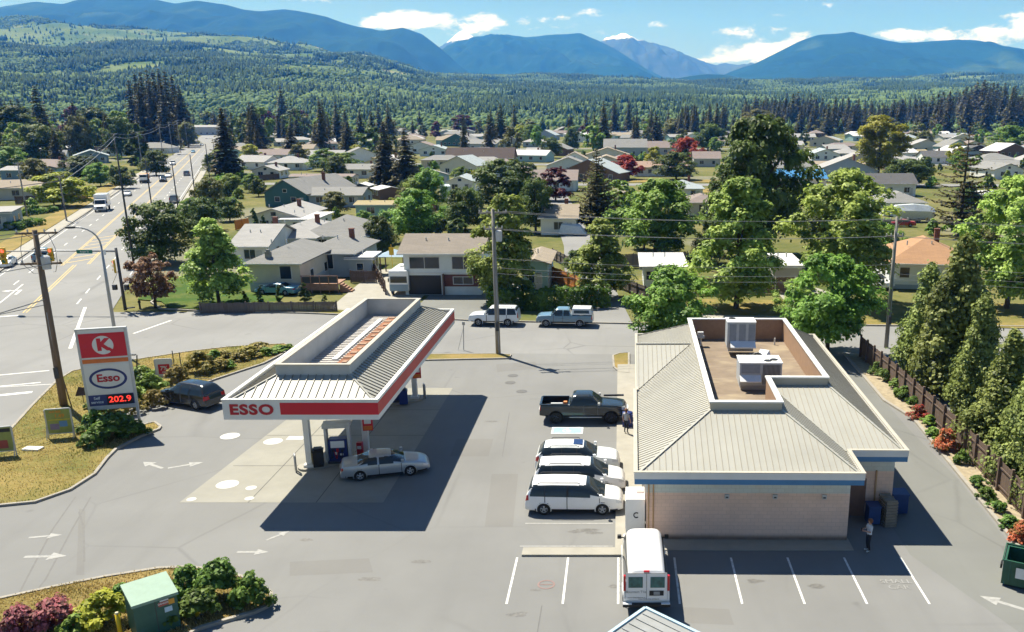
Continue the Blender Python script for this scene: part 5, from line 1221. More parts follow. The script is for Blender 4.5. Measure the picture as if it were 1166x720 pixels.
# ------------------------------------------------------------------ signs
def pylon():
    A, B = Vector(G(107, 492)), Vector(G(160, 487.5)); W = (B - A).length; rz = math.atan2(B.y - A.y, B.x - A.x)
    c = (A + B) / 2; t = thing('pylon_sign', 'tall fuel station sign with red panel, oval emblem and lit price', 'sign', (c.x, c.y, .09), rz)
    h = W / 2 + .02
    def z(py): return zat(py, c.y) - .09
    zt = z(375)
    for s in (-1, 1): p = MB(); p.box(s * h - .075, s * h + .075, -.12, .12, 0, zt); p.build('post', M_LGREY, t, bevel=.01)
    def panel(name, y0, y1, m, d=.13):
        p = MB(); p.box(-h + .08, h - .08, -d, d, z(y1), z(y0)); return p.build(name, m, t)
    fr = MB(); fr.box(-h - .08, h + .08, -.14, .14, zt + .002, zt + .10); fr.build('frame', M_LGREY, t, bevel=.01); fr = MB(); fr.box(-h + .08, h - .08, -.14, .14, z(465), z(461)); fr.build('frame', M_LGREY, t, bevel=.01)
    bk = MB(); bk.box(-h + .08, h - .08, -.10, .10, z(461) + .002, zt); bk.build('sign_box', M_WHITE, t)
    panel('red_panel', 379, 406, M_RED); panel('orange_stripe', 408, 412.5, M_ORANGE); panel('white_panel', 414, 447, M_WHITE); panel('blue_panel', 448.5, 460.5, M_BLUE)
    pz = (z(379) + z(406)) / 2
    d = MB(); d.lathe([(.001, -.142), (.62, -.142), (.62, -.132)], 40, axis='y', c=(0, 0, pz)); o = d.build('round_emblem', M_WHITE, t)
    me = text_mesh('letter', 'K', 1.05, M_RED, .06, .004, 1.1); me.transform(upright(.02, -.148, pz)); obj('letter', me, o)
    n = MB(); n.add([(.22, -.1445, pz - .22), (.52, -.1445, pz - .62), (.72, -.1445, pz - .45), (.36, -.1445, pz - .16)], [(0, 1, 2, 3)]); n.build('notch', M_RED, o)
    ez = (z(414) + z(447)) / 2; k = 48
    ov = MB(); o1 = [(1.12 * math.cos(2 * math.pi * i / k), .70 * math.sin(2 * math.pi * i / k)) for i in range(k)]; o2 = [(.96 * math.cos(2 * math.pi * i / k), .55 * math.sin(2 * math.pi * i / k)) for i in range(k)]
    ov.add([(a, -.142, b + ez) for a, b in o1] + [(a, -.142, b + ez) for a, b in o2], [(i, (i + 1) % k, k + (i + 1) % k, k + i) for i in range(k)]); ov.build('oval_ring', M_BLUE, t)
    me = text_mesh('lettering', 'Esso', .72, M_DKRED, .022, .004, 1.05); me.transform(upright(0, -.145, ez + .03)); obj('lettering', me, t)
    bz = (z(448.5) + z(460.5)) / 2
    me = text_mesh('lettering', 'Self\nservice', .26, mat('pale_letter', (.5, .58, .68), .6), .004, .004); me.transform(upright(-.86, -.136, bz + .02)); obj('lettering', me, t)
    ds = MB(); ds.box(-.28, h - .14, -.142, -.132, z(460), z(449)); o = ds.build('price_display', M_BLACK, t)
    lit = mat('led_red', (.3, .01, .01), .5, emit=((1., .05, .03), .75))
    me = text_mesh('digits', '202.9', .56, lit, .008, .004, 1.1); me.transform(upright(.50, -.146, bz)); obj('digits', me, o)
pylon()
def small_sign(name, px, py, w, h, z0, rz, cols, label, txt=None):
    x, y = G(px, py); t = thing(name, label, 'sign', (x, y, .09), rz)
    f = MB()
    for s in (-1, 1): l = MB(); l.bar((s * (w / 2 + .035), -.0, 0), (s * (w / 2 + .035), 0, z0 + h), .06, .06); l.bar((s * (w / 2 + .035), -.35, 0), (s * (w / 2 + .035), 0, z0 + h * .4), .04, .04); l.build('leg', M_LGREY, t)
    f.box(-w / 2 + .01, w / 2 - .01, -.02, .02, z0 - .004, z0 + h + .004); f.box(-w / 2, w / 2, -.04, .04, z0 - .06, z0 - .002); f.box(-w / 2, w / 2, -.04, .04, z0 + h + .002, z0 + h + .06); f.build('frame', M_LGREY, t)
    p = MB(); p.box(-w / 2 + .03, w / 2 - .03, -.03, .03, z0, z0 + h); p.build('poster', cols[0], t)
    for (x0, x1, a, b, m) in cols[1]:
        q = MB(); q.box(x0 * w, x1 * w, -.038, -.031, z0 + a * h, z0 + b * h); q.build('picture', m, t)
    if txt:
        for (s, sz, xx, zz, m) in txt: me = text_mesh('lettering', s, sz, m, .01, .003); me.transform(upright(xx * w, -.043, z0 + zz * h)); obj('lettering', me, t)
POST = mat('poster_green', (.26, .30, .08), .6, var=.15)
small_sign('poster_stand', 71, 500, 1.45, 1.6, .35, R(14), (POST, [(-.38, -.02, .15, .40, mat('cup_purple', (.20, .16, .26), .6)), (.0, .32, .26, .50, mat('cup_blue', (.10, .22, .42), .6)), (-.42, .45, .55, .58, M_YELLOW)]),
           'green poster on a metal stand next to the wooden pole', [('1.49', .34, .05, .72, mat('poster_orange', (.6, .25, .03), .6)), ('ANY SIZE', .16, -.1, .90, MATS['poster_orange'])])
small_sign('poster_stand', 3, 521, 1.5, 1.5, .35, R(14), (POST, [(-.45, .3, .1, .45, mat('poster_red', (.30, .06, .05), .6)), (-.45, .46, .8, .95, M_BLACK)]), 'green and red poster stand cut off by the left edge of the photo')
small_sign('notice_stand', 189, 435, 1.2, 1.5, .25, R(10), (M_WHITE, [(-.34, .36, .22, .74, M_RED)]), 'small white stand with a red square among the shrubs', [('7%', .46, .0, .52, M_WHITE), ('OFF', .18, .0, .30, M_WHITE)])
for px, py, lab in ((200, 428, 'slim dark post just right of the small white stand'), (208, 430, 'second slim dark post to the right of the small white stand')):
    x, y = G(px, py); b = MB(); b.tube([(0, 0, 0), (0, 0, 2.0)], .04, 6); tag(b.build('marker_post', M_DARK, None, (x, y, .09)), lab, 'post')
x, y = G(38, 513.5); b = MB(); b.box(-.55, .55, -.28, .28, 0, .12); tag(b.build('concrete_slab', M_WHITE, None, (x, y, .09), R(-4), bevel=.015), 'flat white slab lying in the dry grass beside the green poster', 'slab')
x, y = G(85, 462); b = MB(); b.bar((-.25, 0, 0), (-.95, .5, 2.9), .07, .05); tag(b.build('leaning_stake', mat('stake', (.30, .20, .09), .8), None, (x, y, .05)), 'thin leaning brown stake beside the big wooden pole', 'stake')
x, y = G(95, 460); b = MB(); b.add([(-.5, 0, .5), (.45, -.1, .62), (.5, .1, 1.1), (-.3, .2, 1.15)], [(0, 1, 2, 3)]); b.tube([(0, .05, 0), (0, .1, .9)], .03, 6); tag(b.build('tilted_board', mat('board_brown', (.09, .06, .04), .8), None, (x, y, .08)), 'small dark tilted board behind the pylon sign', 'sign')
x, y = G(156, 438); b = MB(); b.tube([(0, 0, 0), (.35, .0, 2.3)], .05, 6); b.box(-.25, .25, -.1, .1, 2.28, 2.36); tag(b.build('flood_light', M_DARK, None, (x, y, .09)), 'leaning dark flood light post in the hedge behind the pylon sign', 'flood light')

# ------------------------------------------------------------------ poles and wires
WIRES = []
def insul(mb, x, y, z, m=1): mb.lathe([(.03, z), (.06, z + .05), (.06, z + .15), (.03, z + .2)], 8, m, c=(x, y, 0))
def utility_pole(px, py, ptop, label, r=.17, mat_=None, arms=((.35, 2.4), (1.7, 1.6)), rz=0., trafo=True, lean=0., group=None, H=None):
    x, y = G(px, py); H = H or zat(ptop, y); t = thing('utility_pole', label, 'utility pole', (x, y, 0), rz, group)
    p = MB(); p.tube([(0, 0, 0), (lean * .5, 0, H * .5), (lean, 0, H)], [r * 1.15, r, r * .72], 12); p.build('pole', mat_ or M_WOODPOLE, t, smooth=True)
    for d, w in arms:
        lx = lean * (H - d) / H
        a = MB(); a.box(lx - w / 2, lx + w / 2, .13, .25, H - d - .07, H - d + .07); a.bar((lx - w * .3, .14, H - d), (lx, .10, H - d - .5), .05, .03); a.bar((lx + w * .3, .14, H - d), (lx, .10, H - d - .5), .05, .03)
        o = a.build('crossarm', mat_ or M_WOODPOLE, t)
        for q in (-.46, -.2, .2, .46): i = MB(); insul(i, lx + q * w, .19, H - d + .07); i.build('insulator', [M_LGREY, M_LGREY], o)
    if trafo:
        c = MB(); lx = lean * (H - 2.2) / H + .42; c.lathe([(.001, H - 2.7), (.27, H - 2.7), (.29, H - 1.85), (.22, H - 1.78), (.001, H - 1.75)], 16, c=(lx, -.12, 0)); c.build('transformer', M_LGREY, t, smooth=False)
    b = MB(); b.box(-.14, .14, -.36, -.18, 2.2, 3.0); b.build('meter_box', M_DARK, t); b = MB(); b.tube([(.06, -.2, 0), (.06, -.2, H * .55)], .04, 6); b.build('conduit', M_GREY, t)
    return Vector((x + lean * math.cos(rz), y + lean * math.sin(rz), H))
PA = utility_pole(567.5, 404, 238, 'tall grey utility pole at the street edge beside the white sport utility car', .19, M_GREYPOLE, rz=R(8))
PB = utility_pole(1009, 396, 247, 'grey utility pole by the street behind the tall cedars', .17, M_GREYPOLE, trafo=False, rz=R(8))
PC = utility_pole(73, 463, 262, 'big leaning brown wooden pole beside the green poster', .23, M_WOODPOLE, ((.25, 2.6), (2.35, 2.6)), R(12), lean=.15)
def wire(a, b, sag, label, r=.022, group='overhead wires', n=14):
    a, b = Vector(a), Vector(b); m = MB()
    m.tube([a.lerp(b, i / n) - Vector((0, 0, sag * 4 * (i / n) * (1 - i / n))) for i in range(n + 1)], r, 5)
    tag(m.build('overhead_wire', WIRE_M), label, 'wire', group)
WIRE_M = mat('wire', (.20, .205, .21), .5)
FAR_R = Vector((62, 70.5, 11.4)); lw = 'power line over the street between the grey poles and beyond'
for i, (dx, dz) in enumerate(((-.8, -.2), (.8, -.2), (-.55, -1.7), (.55, -1.7), (0, -4.2), (0, -5.0), (0.05, -5.5))):
    o = Vector((dx, .2, dz)); wire(PA + o, PB + o, .5, lw, .016); wire(PB + o, FAR_R + o, .4, lw, .016)
for i, (dx, dz) in enumerate(((-.9, -.2), (.9, -.2), (-.9, -2.3), (.9, -2.3), (0, -5.2))):
    wire(PC + Vector((dx, .2, dz)), Vector((-62 + dx * 2, 22, 12.3 + dz)), .3, 'power line running off to the lower left from the brown pole', .026)
wire(PC + Vector((0, 0, -4.8)), Vector((-53, 8, 6.6)), .5, 'power line running off to the lower left from the brown pole', .035)
for k, (a, b, c) in enumerate((((.9, 0, -.3), (1.25, -.1, -2.2), (.8, 0, -2.9)), ((-.9, 0, -.3), (-1.2, 0, -2.4), (-.2, 0, -3.0)))):
    m = MB(); A, B, C_ = (PC + Vector(q) for q in (a, b, c)); m.tube([A, A.lerp(B, .5) + Vector((.15 if k == 0 else -.15, 0, 0)), B, B.lerp(C_, .6) - Vector((0, 0, .25)), C_], .02, 5); tag(m.build('jumper_cable', WIRE_M), ('right' if k == 0 else 'left') + ' looping cable between the arms of the brown pole', 'cable')
# left-hand row along the road
LP = [(31, 246, 185), (76, 252, 200), (137, 203, 152), (163, 196, 150), (186, 180, 142), (197, 177, 139), (206, 174, 137), (214, 169, 135)]
ptops = []
for i, (px, py, pt) in enumerate(LP):
    ptops.append(utility_pole(px, py, pt, ['slim dark pole beside the driveway at the far left', 'grey pole in front of the yellow bush', 'grey pole behind the white box truck', 'grey pole in front of the yellow edged columnar tree',
                 'far grey pole below the dark fir clump', 'far grey pole below the dark fir clump', 'far grey pole below the dark fir clump', 'far grey pole below the dark fir clump'][i],
                 .14, M_GREYPOLE, ((.3, 1.6),), trafo=False, rz=R(22), group='poles along the left side of the road'))
for a, b in zip(ptops[1:], ptops[2:]):
    for d in (0, -1.1): wire(a + Vector((.5, 0, d)), b + Vector((.5, 0, d)), .7, 'cable hung between the poles on the left side of the road', .06 if d else .03)
wire(ptops[1] + Vector((0, 0, -1)), Vector((-140, 105, 7)), 1., 'cable hung between the poles on the left side of the road', .07)
def street_lamp(px, py, pt, label, arm=2.2, left=True, r=.10, m=None, curve=False, group=None):
    x, y = G(px, py); H = zat(pt, y); t = thing('street_lamp', label, 'street lamp', (x, y, 0), R(22), group)
    s = -1 if left else 1; p = MB(); p.tube([(0, 0, 0), (0, 0, H * .55), (0, 0, H - (1.6 if curve else .05))], [r * 1.2, r, r * .7], 10); p.build('pole', m or M_DARK, t, smooth=True)
    a = MB()
    if curve: a.tube([(0, 0, H - 1.62)] + [(s * arm * (1 - math.cos(q)), 0, H - 1.6 + 1.6 * math.sin(q)) for q in [R(k * 15) for k in range(7)]], r * .55, 8)
    else: a.bar((0, 0, H - .08), (s * arm, 0, H), .07, .07)
    a.build('arm', m or M_DARK, t); hx = s * (arm + .3)
    h = MB(); h.box(hx - .4, hx + .35, -.16, .16, H - .06, H + .10); o = h.build('lamp_head', M_DARK, t, bevel=.03); l = MB(); l.box(hx - .25, hx + .25, -.12, .12, H - .085, H - .062); l.build('lens', M_LGREY, o)
street_lamp(134.5, 401, 258, 'curved grey street lamp rising behind the pylon sign', 1.7, True, .13, M_GALV, True)
for i, (px, py, pt, lab) in enumerate(((153, 306, 168, 'tall dark street lamp pole behind the bronze tree'), (174, 243, 178, 'dark street lamp with a flat head by the round green tree'), (203.5, 243, 184, 'dark street lamp beside the grey sport utility car'), (224, 236, 176, 'dark street lamp beside the hedge on the right side of the road'),
                                  (240, 213, 164, 'farther dark street lamp on the right side of the road'), (246, 190, 158, 'farthest dark street lamp at the right edge of the road'))):
    street_lamp(px, py, pt, lab, 1.8, True, .12, group='street lamps along the right side of the road')
def signal_head(parent, x, y, z, rz=0., lit=2, s=1.):
    o = MB(); o.box(-.24 * s, .24 * s, -.10, .10, -.70 * s, .70 * s); b = o.build('signal_head', mat('signal_yellow', (.58, .36, .02), .5), parent, (x, y, z), rz, bevel=.03)
    for k, c in enumerate(('lens_red', 'lens_amber', 'lens_green')):
        col = ((.25, .02, .02), (.25, .12, .01), (.01, .12, .08))[k]
        l = MB(); l.lathe([(.001, -.125), (.15 * s, -.125), (.16 * s, -.102)], 14, axis='y', c=(0, 0, (.43 - .43 * k) * s)); l.build('lens', mat(c, col, .3, emit=((1., .1, .05), 1.2) if k == 0 else None), b)
        v = MB(); v.tube([(.18 * s * math.cos(q), -.22, (.43 - .43 * k) * s + .18 * s * math.sin(q)) for q in [R(a) for a in range(0, 181, 20)]], .03, 5); v.build('visor', mat('visor_yellow', (.58, .36, .02), .5), b)
def signals():
    x, y = G(143, 354); t = thing('traffic_signal', 'traffic signal mast with a long arm, green street sign and yellow signal heads', 'traffic signal', (x, y, .07), 0)
    H = zat(287, y); px = ppm(y, H)
    p = MB(); p.tube([(0, 0, 0), (0, 0, H + .35)], [.17, .13], 10); p.build('mast', M_DARK, t, smooth=True)
    L_ = 14.6; a = MB(); a.tube([(0, 0, H), (-L_ * .5, .0, H + .05), (-L_, 0, H - .05)], [.10, .08, .05], 8); a.build('mast_arm', M_GALV, t, smooth=True)
    sg = MB(); sg.box(-4.1, -2.45, -.15, -.11, H - .22, H + .16); o = sg.build('street_name_sign', mat('sign_green', (.01, .16, .10), .5), t)
    me = text_mesh('lettering', 'Roger St', .26, M_WHITE, .004, .003); me.transform(upright(-3.27, -.156, H - .03)); obj('lettering', me, o)
    signal_head(t, -6.9, -.05, H - .35); signal_head(t, -11.9, -.05, H - .5, 0, 2, 1.25); signal_head(t, -.42, .0, H - 1.6, R(-62))
    b = MB(); b.box(-1.25, -1.05, -.16, -.10, H - .35, H + .2); b.build('camera_box', M_WHITEMETAL, t)
    for q in (-.75, .5):
        w = MB(); w.box(q - .22, q + .22, -.15, .15, 2.2, 2.75); o = w.build('walk_signal', M_BLACK, t, bevel=.02); l = MB(); l.box(q - .15, q + .15, -.165, -.152, 2.3, 2.65); l.build('lens', M_DARK, o)
    d = MB(); d.bar((.0, -.1, H - 1.9), (-.75, -.3, 2.9), .05, .04); d.build('brace', mat('brace_tan', (.4, .3, .18), .6), t)
    sh = MB(); sh.bar((.1, 0, .2), (.9, .3, .25), .2, .12); sh.build('signal_base', M_DARK, t)
signals()
x, y = G(148, 354); b = MB(); b.tube([(0, 0, 0), (0, 0, .75)], .10, 8); b.lathe([(.16, .72), (.14, .9), (.001, 1.0)], 10); tag(b.build('fire_hydrant', M_BLACK, None, (x + .9, y + .4, .07)), 'dark hydrant on the dry corner beside the signal mast', 'hydrant')
# leaning stay pole by the tan strip
x, y = G(528, 399); b = MB(); b.tube([(0, 0, 0), (.1, 0, 2.6)], .04, 6); b.bar((-.5, 0, 0), (.06, 0, 2.0), .03, .03); b.box(-.02, .22, -.03, .03, 2.3, 2.6); tag(b.build('sign_post', M_GALV, None, (x, y, .0)), 'thin grey post with a slanted stay on the strip of dry grass', 'sign post')

# ------------------------------------------------------------------ odds and ends on the lot
def transformer_box():
    A, B = Vector(G(158, 733)), Vector(G(207, 716)); rz = math.atan2(B.y - A.y, B.x - A.x); c = A
    t = thing('transformer_cabinet', 'green metal transformer cabinet with warning stickers at the lower left', 'transformer cabinet', (c.x, c.y, .10), rz)
    w = (B - A).length
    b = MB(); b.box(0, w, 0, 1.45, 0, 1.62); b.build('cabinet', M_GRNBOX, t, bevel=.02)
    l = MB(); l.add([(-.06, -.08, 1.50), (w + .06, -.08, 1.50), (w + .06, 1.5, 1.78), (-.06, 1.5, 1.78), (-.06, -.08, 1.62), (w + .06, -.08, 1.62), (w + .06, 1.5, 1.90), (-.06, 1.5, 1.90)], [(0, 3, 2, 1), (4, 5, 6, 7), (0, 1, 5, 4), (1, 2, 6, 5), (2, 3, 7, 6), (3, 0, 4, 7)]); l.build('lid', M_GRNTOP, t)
    s = MB(); s.box(w * .48, w * .495, -.012, -.002, .05, 1.48); s.build('door_seam', M_DARK, t)
    for x0, x1, z0, z1, m in ((.56, .78, 1.18, 1.36, mat('sticker_red', (.42, .10, .07), .6)), (.79, .93, 1.16, 1.38, mat('sticker_orange', (.62, .30, .04), .6)), (.60, .80, 1.38, 1.44, M_WHITE), (.68, .86, .86, 1.08, mat('sticker_pale', (.45, .58, .66), .6))):
        q = MB(); q.box(w * x0, w * x1, -.012, -.003, z0, z1); q.build('warning_sticker', m, t)
    me = text_mesh('lettering', 'DANGER', .10, M_WHITE, .003, .002); me.transform(upright(w * .67, -.016, 1.29)); obj('lettering', me, t)
    ba = MB(); ba.box(-.12, w + .12, -.12, 1.57, -.06, .0); ba.build('base_slab', M_CONC, t)
transformer_box()
for px, py, lab in ((225, 704, 'yellow post in front of the dark green shrubs right of the green cabinet'), (138, 727, 'yellow post left of the green cabinet beside the yellow green shrub'), (0, 0, '')):
    if px:
        x, y = G(px, py); t = thing('bollard', lab, 'bollard', (x, y, .08)); b = MB(); b.tube([(0, 0, 0), (0, 0, 1.05)], .085, 12); b.build('post', M_YELLOW, t, smooth=True)
        c = MB(); c.lathe([(.086, 1.052), (.06, 1.11), (.001, 1.13)], 12); c.build('cap', mat('cap_pale', (.6, .55, .35), .6), t)
def dumpster():
    x, y = G(1139, 667); t = thing('dumpster', 'open topped green steel dumpster at the right edge of the photo', 'dumpster', (x, y, .012), R(-28))
    b = MB(); W, D, Hh = 2.6, 1.7, 1.25; k = .12
    o = [(0, 0), (W, 0), (W, D), (0, D)]; i_ = [(k, k), (W - k, k), (W - k, D - k), (k, D - k)]
    for q in range(4):
        (a, c), (e, f) = (o[q], o[(q + 1) % 4]), (i_[q], i_[(q + 1) % 4])
        b.add([(*a, .12), (*c, .12), (*c, Hh), (*a, Hh)], [(0, 1, 2, 3)]); b.add([(*e, .3), (*f, .3), (*f, Hh), (*e, Hh)], [(3, 2, 1, 0)]); b.add([(*a, Hh), (*c, Hh), (*f, Hh), (*e, Hh)], [(0, 1, 2, 3)])
    b.add([(*p, .3) for p in i_], [(0, 1, 2, 3)], 1); b.build('bin_body', [M_DUMP, M_BLACK], t)
    r = MB(); r.ribbon([(-.03, -.03), (W + .03, -.03), (W + .03, D + .03), (-.03, D + .03)], .08, Hh + .002, Hh + .07, closed=True); r.build('rim', M_DUMP, t)
    for q in range(5): s = MB(); s.box(.25 + q * .5, .32 + q * .5, -.06, -.003, .15, Hh); s.build('side_rib', M_DUMP, t)
    n = MB(); n.box(.55, 1.05, -.075, -.062, .55, 1.05); n.build('white_label', M_WHITE, t)
    h = MB(); h.box(-.12, -.04, .2, .6, .75, .95); h.build('lift_pocket', M_BLACK, t); l = MB(); l.box(.2, W, D + .04, D + .09, .4, 1.3); l.build('lid', M_BLACK, t)
    g = MB()
    for q in range(7): g.bar((1.2 + q * .16, .15, Hh - .05), (1.2 + q * .16, 1.3, Hh + .02), .05, .03)
    g.build('slatted_scrap', M_WHITEMETAL, t)
dumpster()
def shelter():
    z = 3.0; A = Vector(G(735, 696, z)); d1 = (Vector(G(700, 721, z)) - A).normalized(); d2 = Vector((-d1.y, d1.x))
    if d2.dot(Vector(G(790, 719, z)) - A) < 0: d2 = -d2
    t = thing('shelter', 'corner of a grey metal roofed shelter with pale blue edges behind the cargo van', 'shelter', (A.x, A.y, 0))
    W, D = 3.4, 3.4
    def q(a, b, zz): p = d1 * a + d2 * b; return (p.x, p.y, zz)
    b = MB(); b.add([q(0, 0, z), q(W, 0, z), q(W, D, z - .2), q(0, D, z - .2), q(0, 0, z + .07), q(W, 0, z + .07), q(W, D, z - .13), q(0, D, z - .13)], [(0, 3, 2, 1), (4, 5, 6, 7), (0, 1, 5, 4), (1, 2, 6, 5), (2, 3, 7, 6), (3, 0, 4, 7)])
    for k in range(8): b.bar(q(.3 + k * .4, .1, z + .08), q(.3 + k * .4, D - .1, z - .12), .05, .05)
    b.build('roof', mat('shelter_grey', (.26, .27, .27), .5, var=.15, scale=1.5), t)
    e = MB(); e.bar(q(-.05, -.05, z + .04), q(W, -.05, z + .04), .12, .18); e.bar(q(-.05, -.05, z + .045), q(-.05, D, z - .155), .12, .18); e.build('edge_trim', mat('trim_pale_blue', (.36, .50, .58), .5), t)
    for a, c in ((.15, .15), (W - .15, .15), (.15, D - .15), (W - .15, D - .15)): p = MB(); p.bar(q(a, c, 0), q(a, c, z - .15), .1, .1); p.build('post', M_GREY, t)
shelter()

# ------------------------------------------------------------------ people
def person(loc, rz, label, shirt, phone):
    t = thing('person', label, 'person', loc, rz)
    me = bpy.data.meshes.new('body'); bm = bmesh.new(); lay = bm.verts.layers.skin.verify()
    J = {}; E_ = []
    def v(n, co, r, par=None):
        q = bm.verts.new(co); q[lay].radius = (r, r * .9) if not isinstance(r, tuple) else r; J[n] = q
        if par: bm.edges.new((J[par], q))
    v('pelvis', (0, 0, .92), (.155, .115)); J['pelvis'][lay].use_root = True
    v('waist', (0, .01, 1.08), (.145, .105), 'pelvis'); v('chest', (0, .01, 1.28), (.175, .115), 'waist'); v('neck', (0, .02, 1.44), .055, 'chest'); v('head0', (-.0, 0, 1.53), .075, 'neck'); v('head1', (0, -.005, 1.62), .095, 'head0'); v('head2', (0, .01, 1.70), .06, 'head1')
    for s in (-1, 1):
        a = 'l' if s < 0 else 'r'
        v(a + 'sh', (s * .19, .02, 1.38), .062, 'chest'); v(a + 'el', (s * .25, .02 if not phone else -.04, 1.12), .047, a + 'sh'); v(a + 'wr', (s * .14, -.27, 1.16) if phone else (s * .27, -.07, .88), .032, a + 'el')
        v(a + 'ha', (s * .10, -.34, 1.18) if phone else (s * .27, -.09, .81), (.035, .022), a + 'wr')
        v(a + 'hip', (s * .095, 0, .86), .095, 'pelvis'); v(a + 'kn', (s * .10, -.03, .48), .062, a + 'hip'); v(a + 'an', (s * .105, .03, .09), .042, a + 'kn'); v(a + 'toe', (s * .12, -.14, .045), .045, a + 'an')
    bm.to_mesh(me); bm.free(); o = bpy.data.objects.new('body', me); COL.objects.link(o)
    o.modifiers.new('skin', 'SKIN'); ss = o.modifiers.new('sub', 'SUBSURF'); ss.levels = ss.render_levels = 2
    m2 = bpy.data.meshes.new_from_object(o.evaluated_get(bpy.context.evaluated_depsgraph_get())); bpy.data.objects.remove(o)
    B = MB(); B.v = [tuple(q.co) for q in m2.vertices]; B.f = [tuple(p.vertices) for p in m2.polygons]; B.m = []
    for p in m2.polygons:
        c = p.center; arm = abs(c.x) > .185 or c.y < -.16
        B.m.append(3 if c.z < .10 else 1 if c.z < .93 and not (abs(c.x) > .215 or (phone and c.y < -.2)) else 2 if (c.z < 1.43 and not (arm and (c.z < 1.14 if not phone else c.y < -.06 and c.z < 1.22))) else 0)
    for s in (-1, 1):           # fingers and thumb
        hb = Vector((s * .10, -.36, 1.185)) if phone else Vector((s * .27, -.095, .79))
        f = Vector((-s * .25, -.9, .2)).normalized() if phone else Vector((0, -.25, -1)).normalized(); sd = Vector((1, 0, 0)) if not phone else Vector((.2, 0, 1)).normalized()
        for k, ln in enumerate((.065, .075, .072, .055)):
            p = hb + sd * (.018 * (k - 1.5)); B.tube([p, p + f * ln * .55, p + f * ln * .9 + Vector((-s * .012, 0, -.012))], [.010, .009, .007], 6, 0)
        p = hb - sd * .03; B.tube([p - f * .03, p + (f * .5 - sd * .5) * .045, p + f * .035 - sd * .02], [.011, .010, .008], 6, 0)
    B.tube([(0, -.075, 1.635), (0, -.112, 1.605), (0, -.09, 1.595)], [.012, .018, .01], 6, 0)
    B.build('body', [M_SKIN, M_PANTS, shirt, mat('shoe_white', (.6, .6, .58), .6)], t, smooth=True)
    e = MB()
    for s in (-1, 1): e.lathe([(.001, -.098), (.012, -.094), (.014, -.088)], 8, axis='y', c=(s * .035, 0, 1.635))
    e.box(-.028, .028, -.093, -.086, 1.565, 1.573); e.build('face_features', mat('feature_dark', (.08, .03, .025), .6), t)
    h = MB()
    for i in range(7):
        a0 = R(i * 15); h_r = .112 * math.cos(a0) + .002
        if i == 0: prof = []
        prof.append((h_r, 1.655 + .085 * math.sin(a0)))
    h.lathe(prof, 16, c=(0, .018, 0)); h.lathe([(.10, 1.655), (.11, 1.60), (.085, 1.52)], 16, c=(0, .04, 0)); hm = h.build('hair', M_HAIR, t, smooth=True)
    if phone:
        p = MB(); p.box(-.045, .045, -.42, -.405, 1.14, 1.29); tag(p.build('phone', M_BLACK, None, (0, 0, 0)), 'dark phone held by the person in the white shirt', 'phone').matrix_world = Matrix.Translation(t.location) @ rotz(rz)
    return t
x, y = G(988, 628); person((x, y, .008), R(-78), 'person in a white shirt and dark trousers standing in the shade holding a phone', M_SHIRT, True)
person((.35, 54.9, .12), R(150), 'person in a grey shirt walking by the shop entrance beside the black pickup', M_SHIRTG, False)

